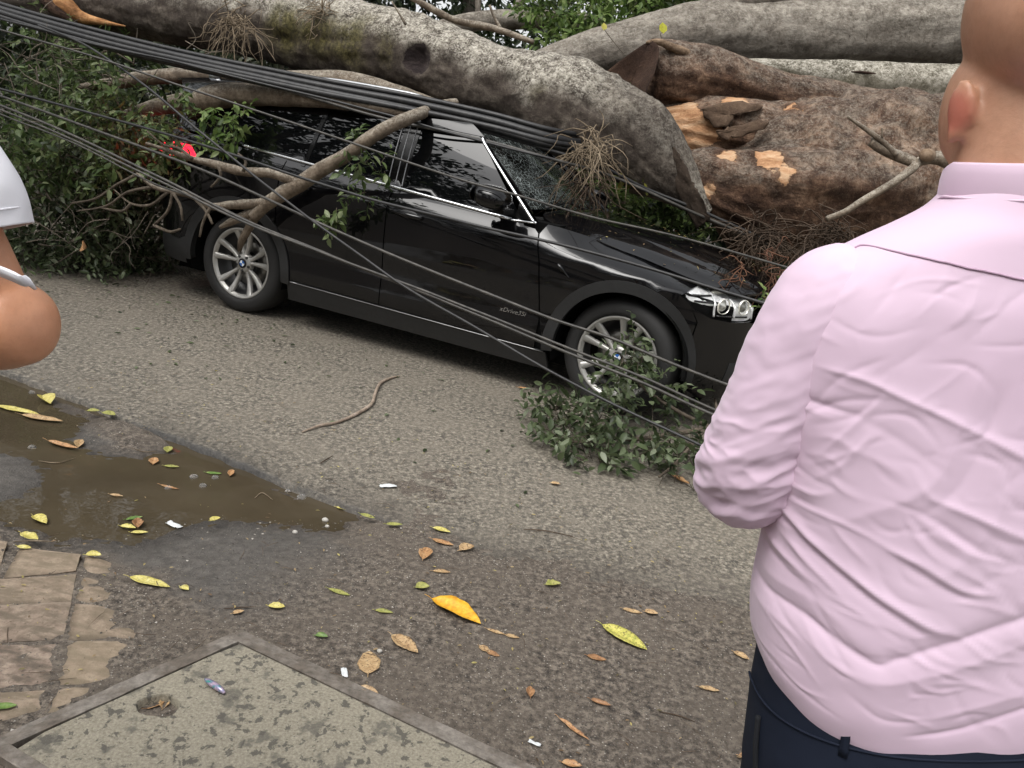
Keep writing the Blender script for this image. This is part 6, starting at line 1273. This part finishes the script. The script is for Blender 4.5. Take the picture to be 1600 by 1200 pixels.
# wrinkled shirt: a woven tube round the torso, folds pressed into it along creases
def m_shirt():
    t = NT('pink_cotton'); v = t.co(); n = t.noise(v, 3, 3)
    t.col(t.ramp(n, [(.3, (.66, .495, .615)), (.7, (.71, .545, .665))])); t.set(Roughness=.82, Sheen_Weight=.25); t.b.inputs['Specular IOR Level'].default_value = .15
    mp = t.n('ShaderNodeMapping'); mp.inputs['Rotation'].default_value = (0, math.radians(28), 0); mp.inputs['Scale'].default_value = (3.2, 2, 14); t.l(t.tc.outputs['Object'], mp.inputs[0])
    c = t.noise(mp.outputs[0], .9, 2, .4, .6); d = t.noise(t.co(scale=(1, 1, 1)), 900, 1)
    t.bump(t.math('ADD', t.math('MULTIPLY', c, 1.), t.math('MULTIPLY', d, .02)), .10, .012); return t.m
PINK = m_shirt()
def bl(x, y, Yd=.83):                                        # picture point -> (X, Z) on the man's back
    d = ray(x, y); p = d*(Yd/(d@YV)); return np.array([p@XV-.575, z(float(p@TV))])
FOLDS = [  # polyline on the back, width mm, height mm
 ([(1302, 596), (1371, 608), (1425, 631), (1501, 665), (1570, 700), (1640, 735)], 9, 5), ([(1214, 612), (1245, 638), (1295, 656), (1371, 668)], 8, -5), ([(1214, 640), (1262, 662), (1330, 680)], 7, 3.5),
 ([(1560, 560), (1532, 608), (1510, 668), (1483, 732), (1446, 774), (1373, 815), (1318, 847)], 17, 11), ([(1590, 590), (1556, 660), (1528, 720), (1490, 775), (1420, 825)], 14, -8), ([(1482, 535), (1417, 585), (1360, 622)], 16, -8), ([(1540, 500), (1470, 545)], 14, -5),
 ([(1386, 412), (1348, 455), (1295, 493)], 10, -4), ([(1463, 420), (1413, 478), (1380, 520)], 12, -5), ([(1510, 425), (1485, 470), (1433, 523)], 12, 5), ([(1340, 405), (1310, 440), (1278, 460)], 9, 4), ([(1420, 412), (1385, 462), (1330, 505)], 10, 4), ([(1560, 440), (1530, 490), (1490, 530)], 13, 5),
 ([(1232, 828), (1300, 884), (1373, 934), (1446, 975), (1500, 992)], 8, 6), ([(1236, 872), (1300, 925), (1336, 957)], 7, 4), ([(1199, 858), (1227, 902), (1272, 930), (1312, 950)], 9, 6), ([(1205, 880), (1235, 925), (1285, 955)], 8, -5), ([(1240, 850), (1310, 905), (1390, 958), (1450, 992)], 7, -5),
 ([(1446, 778), (1520, 806), (1600, 840), (1680, 870)], 8, 5), ([(1373, 856), (1446, 888), (1501, 920), (1560, 926)], 8, 5), ([(1390, 870), (1470, 915), (1540, 945)], 9, -4), ([(1440, 800), (1500, 840), (1560, 880)], 12, -5),
 ([(1199, 1000), (1272, 996), (1364, 1040), (1401, 1030), (1474, 1003), (1598, 961), (1700, 930)], 12, -12), ([(1200, 1016), (1270, 1030), (1360, 1066), (1440, 1050), (1520, 1025), (1620, 990)], 15, 9), ([(1210, 975), (1280, 968), (1350, 1000)], 15, 6), ([(1401, 1147), (1492, 1131), (1598, 1099), (1680, 1080)], 12, -6), ([(1420, 1120), (1500, 1100), (1610, 1070)], 14, 6),
 ([(1249, 801), (1300, 806), (1330, 790)], 9, 6), ([(1255, 822), (1310, 826)], 8, -5), ([(1215, 700), (1240, 705), (1280, 712)], 7, 3), ([(1215, 725), (1260, 726)], 6, -3), ([(1225, 560), (1300, 545), (1350, 560)], 8, 3), ([(1210, 575), (1270, 590)], 7, -3), ([(1340, 660), (1420, 700), (1500, 760)], 16, -6), ([(1300, 700), (1400, 740), (1440, 770)], 14, 5), ([(1590, 720), (1560, 800), (1500, 880), (1430, 920)], 22, 7), ([(1600, 860), (1540, 905), (1470, 950)], 20, -7)]
FOLDS = [(np.array([bl(*p) for p in q]), w_/1000*.78, h_/1000*.85) for q, w_, h_ in FOLDS]
def folds(X, Z):
    out = np.zeros_like(X)
    for q, w_, h_ in FOLDS:
        q = catmull(q, max(8, len(q)*5)); best = np.full(X.shape, 1e9)
        for i in range(len(q)-1):
            a_, b_ = q[i], q[i+1]; ab = b_-a_; u = np.clip(((X-a_[0])*ab[0]+(Z-a_[1])*ab[1])/(ab@ab+1e-12), 0, 1); tap = 1.0
            best = np.minimum(best, np.hypot(X-a_[0]-u*ab[0], Z-a_[1]-u*ab[1]))
        e0 = np.hypot(X-q[0, 0], Z-q[0, 1]); e1_ = np.hypot(X-q[-1, 0], Z-q[-1, 1]); k_ = .45 if w_ > .0105 else 1.; out += k_*(.42*h_*(.7 if w_ > .009 else 1)*np.exp(-(best/(w_*1.3))**2)+.42*np.sign(h_)*min(abs(h_), .004)*np.exp(-(best/max(w_*.42, .0028))**2))*sstep(np.minimum(e0, e1_), -.01, .045)
    return out
rf = np.random.default_rng(21)
for k in range(230):                                          # fine crumple lines of worn cotton
    xx, zz_ = rf.uniform(-.24, .24), z(-rf.uniform(.16, .70)); lowp = (z(0)-zz_) > .36
    an0 = rf.normal(-.55 if lowp else .75 if rf.random() < .6 else -.3, .28); l_ = rf.uniform(.03, .13); dx, dz_ = math.cos(an0)*l_/2, math.sin(an0)*l_/2; bow = rf.normal()*.012
    FOLDS.append((np.array([[xx-dx, zz_-dz_], [xx+bow*math.sin(an0), zz_-bow*math.cos(an0)], [xx+dx, zz_+dz_]]), rf.uniform(.0024, .0045), rf.choice([-1, 1])*rf.uniform(.0007, .0019)))
prof = np.array([  # height below eye, half width, half depth, centre y
 (-.052, .066, .070, .0), (-.075, .088, .078, .0), (-.095, .125, .088, .0), (-.115, .165, .098, .005), (-.140, .204, .108, .01), (-.175, .232, .117, .01), (-.23, .249, .124, .012), (-.30, .249, .128, .012), (-.38, .240, .132, .01), (-.46, .238, .138, .012), (-.54, .241, .145, .015), (-.60, .243, .150, .015), (-.645, .240, .150, .015), (-.675, .232, .146, .015), (-.70, .222, .138, .015)])
nr, nc = 380, 420
q = np.linspace(0, len(prof)-1.0001, nr); Q = catmull(prof, nr)
an = np.linspace(0, 2*np.pi, nc, endpoint=False); cx, sy = np.cos(an), np.sin(an); n_ = 2.35
X = Q[:, 1][:, None]*np.sign(cx)*np.abs(cx)**(2/n_); Y = Q[:, 2][:, None]*np.sign(sy)*np.abs(sy)**(2/n_)+Q[:, 3][:, None]; Z = z(Q[:, 0])[:, None]+0*X
back = np.clip(-sy, 0, 1)[None, :]; Z = Z-.012*back*sstep(Q[:, 0], -.05, -.2)[:, None]-.048*back**1.3*sstep(-Q[:, 0], .50, .70)[:, None]
X0, Z0 = X.copy(), Z.copy()
d = folds(X0, Z0)*sstep(-np.repeat(sy[None], nr, 0), -.25, .15)+.006*fbm(np.stack([X0*7, Y*7, Z0*4], -1), 3)*sstep(-Z0+z(0), .10, .2)
d += .006*fbm(np.stack([X0*4+Z0*3, Y*3, Z0*6-X0*3+4], -1), 3)*sstep(z(0)-Z0, .38, .6)
nx = np.sign(cx)*np.abs(cx)**1.2; ny = np.sign(sy)*np.abs(sy)**1.2; L_ = np.hypot(nx, ny); X = X+d*nx/L_; Y = Y+d*ny/L_
V = np.stack([X, Y, Z], -1).reshape(-1, 3)
low = V[-nc:].copy(); low[:, 2] += .03; low[:, :2] *= .93; V = np.vstack([V, low])
shirt = obj('shirt', V, [list(f[::-1]) for f in grid_faces(nr+1, nc, True)], PINK, man, local=True)
# yoke seam and collar
def on_back(pts, out=.0012):
    P = []
    for x, zz in pts:
        i = np.argmin(np.abs(Z0[:, 0]-zz-.0)); bi = None
        D_ = (X0-x)**2+(Z0-zz)**2+np.where(sy[None] > -.05, 9., 0.); k = np.unravel_index(np.argmin(D_), D_.shape); nn_ = np.array([nx[k[1]]/L_[k[1]]*.8, ny[k[1]]/L_[k[1]], .25]); P.append(np.array([X[k], Y[k], Z[k]])+out*nn_/np.linalg.norm(nn_))
    return np.array(P)
sm = [bl(x, y, Y_) for x, y, Y_ in ((1272, 397, .915), (1300, 392, .90), (1340, 391, .875), (1400, 397, .855), (1470, 411, .845), (1540, 426, .84), (1600, 438, .84), (1680, 452, .84))]
sm_ = catmull(np.array(sm), 60); Ps = on_back([tuple(s_) for s_ in sm_], .0008); Ps[1:-1] = (Ps[:-2]+Ps[1:-1]+Ps[2:])/3; Ps = np.array(Ps)
V_, F_, _ = tube(Ps, .0013, 6, 90); obj('yoke_seam', V_, F_, flat('seam_thread', (.40, .27, .36), .8), shirt, local=True)
rc = np.array([(-.064, .074, .076), (-.050, .0755, .0775), (-.036, .0750, .077), (-.026, .0735, .0755), (-.0235, .0715, .0735), (-.027, .069, .071), (-.06, .066, .068)]); nn = 72; an2 = np.linspace(0, 2*np.pi, nn, endpoint=False)
Vc = [np.stack([w_*np.cos(an2), dd*np.sin(an2)*1.0+.003, z(h_)-.022*np.clip(np.sin(an2), 0, 1)-.004*np.cos(an2*2)*0+0*an2], -1) for h_, w_, dd in rc]
obj('collar', np.vstack(Vc), [list(f) for f in grid_faces(len(rc), nn, True)], PINK, shirt, local=True)
V_, F_, _ = tube(np.stack([.0768*np.cos(an2), .0788*np.sin(an2)+.003, z(-.062)+0*an2-.022*np.clip(np.sin(an2), 0, 1)], -1), .0016, 6, 160); obj('collar_seam', V_, F_, PINK, shirt, local=True)
for s in (-1, 1):                                            # sleeves
    sh_, el, wr = ARM[s]; P = [np.array([s*.150, .01, z(-.165)]), np.array([s*.196, .012, z(-.195)]), sh_*.45+el*.55+[s*.006, .0, .0], el*.8+sh_*.2+[s*.004, 0, 0], el+[0, .012, -.004], el*.82+wr*.18+[0, 0, -.004], el*.5+wr*.5, wr*.95+el*.05]
    R_ = [.052, .066, .0655, .066, .064, .060, .050, .040]
    C_ = catmull(np.hstack([np.array(P), np.array(R_)[:, None]]), 220); T_, N_, B_ = frames(C_[:, :3]); aa = np.linspace(0, 2*np.pi, 120, endpoint=False)
    D_ = np.cos(aa)[None, :, None]*N_[:, None]+np.sin(aa)[None, :, None]*B_[:, None]; S_ = np.linspace(0, 1, 220)[:, None]+0*aa[None]
    W0 = C_[:, None, :3]+D_*C_[:, None, 3:]
    ridg = .6*np.abs(fbm(np.stack([W0[..., 0]*9+W0[..., 2]*5, W0[..., 1]*9, W0[..., 2]*22-W0[..., 0]*14], -1), 2))+.4*np.abs(fbm(np.stack([W0[..., 0]*24+W0[..., 2]*12+4, W0[..., 1]*20, W0[..., 2]*52-W0[..., 0]*30], -1), 2)); amp = .0025+.0055*np.exp(-((S_-.52)/.2)**2)
    rr = C_[:, 3:]+amp*(1-2.6*ridg)+.005*fbm(W0*8, 2); Vs = (C_[:, None, :3]+D_*rr[..., None]).reshape(-1, 3)
    obj('sleeve', Vs, [list(f) for f in grid_faces(220, 120, True)], PINK, shirt, local=True)
    P = wr+(wr-el)/np.linalg.norm(wr-el)*.0; V_, F_, _ = tube([wr*.93+el*.07, wr*1.0, wr*1.05-el*.05], [.041, .040, .038], 24, 8); obj('cuff', V_, F_, PINK, shirt, local=True)
# trousers with belt loops and back pocket
NAVY = NT('navy_cloth'); v = NAVY.co(); NAVY.col(NAVY.ramp(NAVY.noise(v, 5, 3), [(.3, (.0080, .0110, .0210)), (.7, (.013, .0175, .031))])); NAVY.set(Roughness=.8); NAVY.b.inputs['Specular IOR Level'].default_value = .15; NAVY.bump(NAVY.math('ADD', NAVY.noise(v, 9, 3), NAVY.math('MULTIPLY', NAVY.noise(v, 800, 1), .02)), .4, .01); NAVY = NAVY.m
def ring_loft(pr, nn=96, n_=2.3, cx0=0, wob=0.):
    an_ = np.linspace(0, 2*np.pi, nn, endpoint=False); c_, s_ = np.cos(an_), np.sin(an_); Q_ = catmull(np.array(pr, float), 60)
    V_ = np.stack([Q_[:, 4:5]+Q_[:, 1:2]*np.sign(c_)*np.abs(c_)**(2/n_), Q_[:, 3:4]+Q_[:, 2:3]*np.sign(s_)*np.abs(s_)**(2/n_), Q_[:, 0:1]+0*c_], -1)
    if wob: V_ += wob*fbm(V_*6, 3)[..., None]*np.stack([c_, s_, 0*c_], -1)
    return V_.reshape(-1, 3), [list(f[::-1]) for f in grid_faces(60, nn, True)]
mb = MB(); mb.add(*ring_loft([(z(-.600), .212, .128, .015, 0), (z(-.66), .222, .134, .015, 0), (z(-.72), .230, .140, .012, 0), (z(-.80), .238, .150, .005, 0), (z(-.88), .238, .152, .0, 0), (z(-.93), .225, .145, .0, 0)], 120, 2.4, 0, .006))
for s in (-1, 1): mb.add(*ring_loft([(z(-.88), .122, .148, .0, s*.112), (z(-.95), .118, .138, .0, s*.115), (EYE-1.12, .092, .100, .01, s*.115), (.5, .078, .088, .0, s*.112), (.2, .074, .084, -.01, s*.11), (.06, .078, .095, -.0, s*.11)], 48, 2.2, 0, .008))
tr = mb.build('trousers', NAVY, man, local=True)
def waist(ang, zz, out=.0):
    k = np.interp(zz, [z(-.80), z(-.72), z(-.66), z(-.60)], [.238, .230, .222, .212]); kd = np.interp(zz, [z(-.80), z(-.72), z(-.66), z(-.60)], [.150, .140, .134, .128]); c_, s_ = math.cos(ang), math.sin(ang)
    return np.array([(k+out)*np.sign(c_)*abs(c_)**(2/2.4), (kd+out)*np.sign(s_)*abs(s_)**(2/2.4)+.014, zz])
for ang in (-2.22, -.9):
    P = np.array([waist(ang, z(-.690-.0115*k), .006) for k in range(6)]); T_ = norm(np.array([-math.sin(ang), math.cos(ang), 0]))*.0055; V_ = np.vstack([P-T_, P+T_]); obj('belt_loop', V_, [[i, i+1, 7+i, 6+i] for i in range(5)], NAVY, tr, local=True).modifiers.new('s', 'SOLIDIFY').thickness = .003
P = np.array([waist(a_, z(-.735), .003) for a_ in np.linspace(-3.3, .2, 80)]); V_, F_, _ = tube(P, .0018, 6, 160); obj('waist_seam', V_, F_, NAVY, tr, local=True)
P = np.array([waist(-2.98+.10*u, z(-.76-.10*u), .004) for u in np.linspace(0, 1, 12)]); V_, F_, _ = tube(P, [.004]*12, 6, 20); obj('pocket_welt', V_, F_, flat('pocket_dark', (.004, .005, .008), .9), tr, local=True)
P = np.array([waist(-2.25+.02*u, z(-.735-.16*u), .003) for u in np.linspace(0, 1, 12)]); V_, F_, _ = tube(P, .0013, 6, 20); obj('side_seam', V_, F_, NAVY, tr, local=True)
LEA = flat('shoe_leather', (.02, .014, .01), .35, nz=.2)
for s in (-1, 1):
    V_, F_ = ellipsoid((s*.12, .05, .045), (.05, .15, .05), 24, 14); V_[:, 2] = np.maximum(V_[:, 2], .004); obj('shoe', V_, F_, LEA, man, local=True)

# ---- the person in the white T-shirt at the picture's edge
MW2, EYE2 = person_frame(-.845, .84)
per = thing('person', 'person in a white T-shirt with bent bare arm, cut off by the picture edge', 'person', mw=MW2); bpy.context.view_layer.update()
SK2 = m_skin('skin_tan', (.52, .245, .135), (.60, .30, .175)); z2 = lambda s: EYE2+s
mb = MB()
mb.add(*ellipsoid((0, .01, z2(.33)), (.075, .095, .105), 26, 18)); mb.add(*ellipsoid((0, .04, z2(.25)), (.058, .062, .075), 22, 14)); mb.add(*ellipsoid((0, .11, z2(.29)), (.013, .02, .022), 12, 8)); mb.add(*ellipsoid((0, .10, z2(.235)), (.024, .012, .009), 12, 8))
for s in (-1, 1): mb.add(*ellipsoid((s*.078, .01, z2(.29)), (.007, .018, .028), 12, 8))
mb.add(*caps_tube([(0, 0, z2(.08)), (0, .0, z2(.16)), (0, .01, z2(.24))], [.075, .058, .054])); mb.add(*caps_tube([(0, 0, z2(-.42)), (0, 0, z2(-.2)), (0, 0, z2(-.02))], [.10, .10, .085])); mb.add(*caps_tube([(-.15, 0, z2(.02)), (0, 0, z2(.04)), (.15, 0, z2(.02))], [.04, .05, .04])); mb.add(*ellipsoid((0, 0, z2(-.55)), (.165, .12, .14)))
# arm on the visible side: upper arm hangs, forearm crosses in front
sh_, el = np.array([.185, .0, z2(.03)]), np.array([.322, -.01, z2(-.185)])
mb.add(*caps_tube([sh_, np.array([.25, -.003, z2(-.02)]), np.array([.272, .004, z2(-.09)]), el+[-.030, .01, .02]], [.048, .042, .039, .042])); mb.add(*caps_tube([el, el+[-.03, .008, -.002], el+[-.085, .03, .006], el+[-.17, .06, .03], el+[-.235, .075, .05]], [.046, .049, .046, .036, .028])); hand(mb, el+[-.24, .075, .05], (-1, .15, .1), (0, -1, .3), 1., .4)
s2, e2_, w2 = np.array([-.195, 0, z2(.02)]), np.array([-.25, -.02, z2(-.24)]), np.array([-.12, .22, z2(-.14)])
mb.add(*caps_tube([s2, (s2+e2_)/2, e2_], [.050, .044, .040])); mb.add(*caps_tube([e2_, (e2_+w2)/2, w2], [.040, .038, .028])); hand(mb, w2, w2-e2_, (0, -.3, 1), 1., .5)
for s in (-1, 1): mb.add(*caps_tube([(s*.10, 0, z2(-.6)), (s*.105, .015, .50), (s*.105, -.01, .10)], [.08, .058, .042])); mb.add(*caps_tube([(s*.105, -.03, .05), (s*.12, .13, .035)], [.038, .032]))
remeshed(mb, 'body', SK2, per, .0055, 6)
WHT = NT('white_cotton'); v = WHT.co(); WHT.col((.78, .78, .82)); WHT.set(Roughness=.85); WHT.bump(WHT.math('ADD', WHT.noise(v, 7, 3), WHT.math('MULTIPLY', WHT.noise(v, 900, 1), .02)), .35, .01); WHT = WHT.m
V_, F_ = ring_loft([(z2(.145), .068, .064, 0, 0), (z2(.140), .080, .072, 0, 0), (z2(.115), .125, .088, 0, 0), (z2(.075), .180, .102, 0, 0), (z2(.01), .205, .118, 0, 0), (z2(-.10), .195, .128, 0, 0), (z2(-.3), .185, .13, 0, 0), (z2(-.5), .195, .138, 0, 0), (z2(-.60), .20, .142, 0, 0)], 96, 2.3, 0, .008)
ts = obj('t_shirt', V_, F_, WHT, per, local=True)
for s in (-1, 1):
    P = [np.array([s*.13, 0, z2(.055)]), np.array([s*.190, 0, z2(.03)]), np.array([s*.222, -.002, z2(-.025)]), np.array([s*.232, -.005, z2(-.065)]), np.array([s*.237, -.006, z2(-.094)])]
    if s > 0: P = [np.array([.11, 0, z2(.045)]), np.array([.17, 0, z2(.035)]), np.array([.245, -.002, z2(-.005)]), np.array([.283, -.003, z2(-.05)]), np.array([.292, -.004, z2(-.092)])]
    V_, F_, _ = tube(np.array(P), [.05, .062, .060, .059, .0585], 64, 60, amp=.07, freq=11, amp2=.03, freq2=30, caps=False); o_ = obj('sleeve', V_, F_, WHT, ts, local=True); o_.modifiers.new('s', 'SOLIDIFY').thickness = .003
    c_ = P[-1]; dd = norm(P[-1]-P[-2]); V_, F_, _ = tube([c_-dd*.016, c_-dd*.0145], [.0592, .0594], 64, 3, caps=False); obj('hem_stitch', V_, F_, WHT, ts, local=True).modifiers.new('s', 'SOLIDIFY').thickness = .002
# white strip lying in the crook of the arm
Q_ = catmull(np.array([at(-40, 408, .80), at(-12, 419, .775), at(14, 429, .755), at(32, 438, .755), at(42, 445, .785)]), 20); nn_ = norm(UP*.8-fw*.6); sd_ = norm(np.cross(np.gradient(Q_, axis=0), nn_))
V_ = np.vstack([Q_+UP*.005-fw*.0, Q_-UP*.004+fw*.012]); o_ = obj('white_strap', V_, [[i, i+1, 21+i, 20+i] for i in range(19)], WHT, per); o_.modifiers.new('s', 'SOLIDIFY').thickness = .003
SHO = flat('grey_shorts', (.05, .055, .065), .85, nz=.2); mb = MB(); mb.add(*ring_loft([(z2(-.50), .175, .125, 0, 0), (z2(-.62), .19, .135, 0, 0), (z2(-.75), .19, .14, 0, 0)], 72, 2.3, 0, .005))
for s in (-1, 1): mb.add(*ring_loft([(z2(-.68), .10, .13, 0, s*.095), (z2(-.85), .095, .11, 0, s*.10), (.5, .088, .10, 0, s*.105)], 40, 2.2, 0, .005))
mb.build('shorts', SHO, per, local=True)
for s in (-1, 1):
    V_, F_ = ellipsoid((s*.12, .05, .045), (.05, .15, .05), 24, 14); V_[:, 2] = np.maximum(V_[:, 2], .004); obj('shoe', V_, F_, flat('shoe_white', (.6, .6, .6), .5), per, local=True)
V_, F_ = ellipsoid((0, -.012, z2(.345)), (.081, .095, .105), 26, 18); V_[:, 2] = np.maximum(V_[:, 2], z2(.29)+.05*(V_[:, 1] > .03)); obj('hair', V_, F_, flat('dark_hair', (.012, .009, .007), .6, nz=.4, nscale=80, bump=.6), per, local=True)

for o_ in [per]+list(per.children_recursive):                # stands a little aslant, feet away from the picture edge
    if o_.type == 'MESH':
        v_ = np.array([q.co for q in o_.data.vertices]); v_[:, 0] -= .42*np.maximum(z2(-.27)-v_[:, 2], 0)**1.0*(v_[:, 2] < z2(-.27)); o_.data.vertices.foreach_set('co', v_.ravel()); o_.data.update()
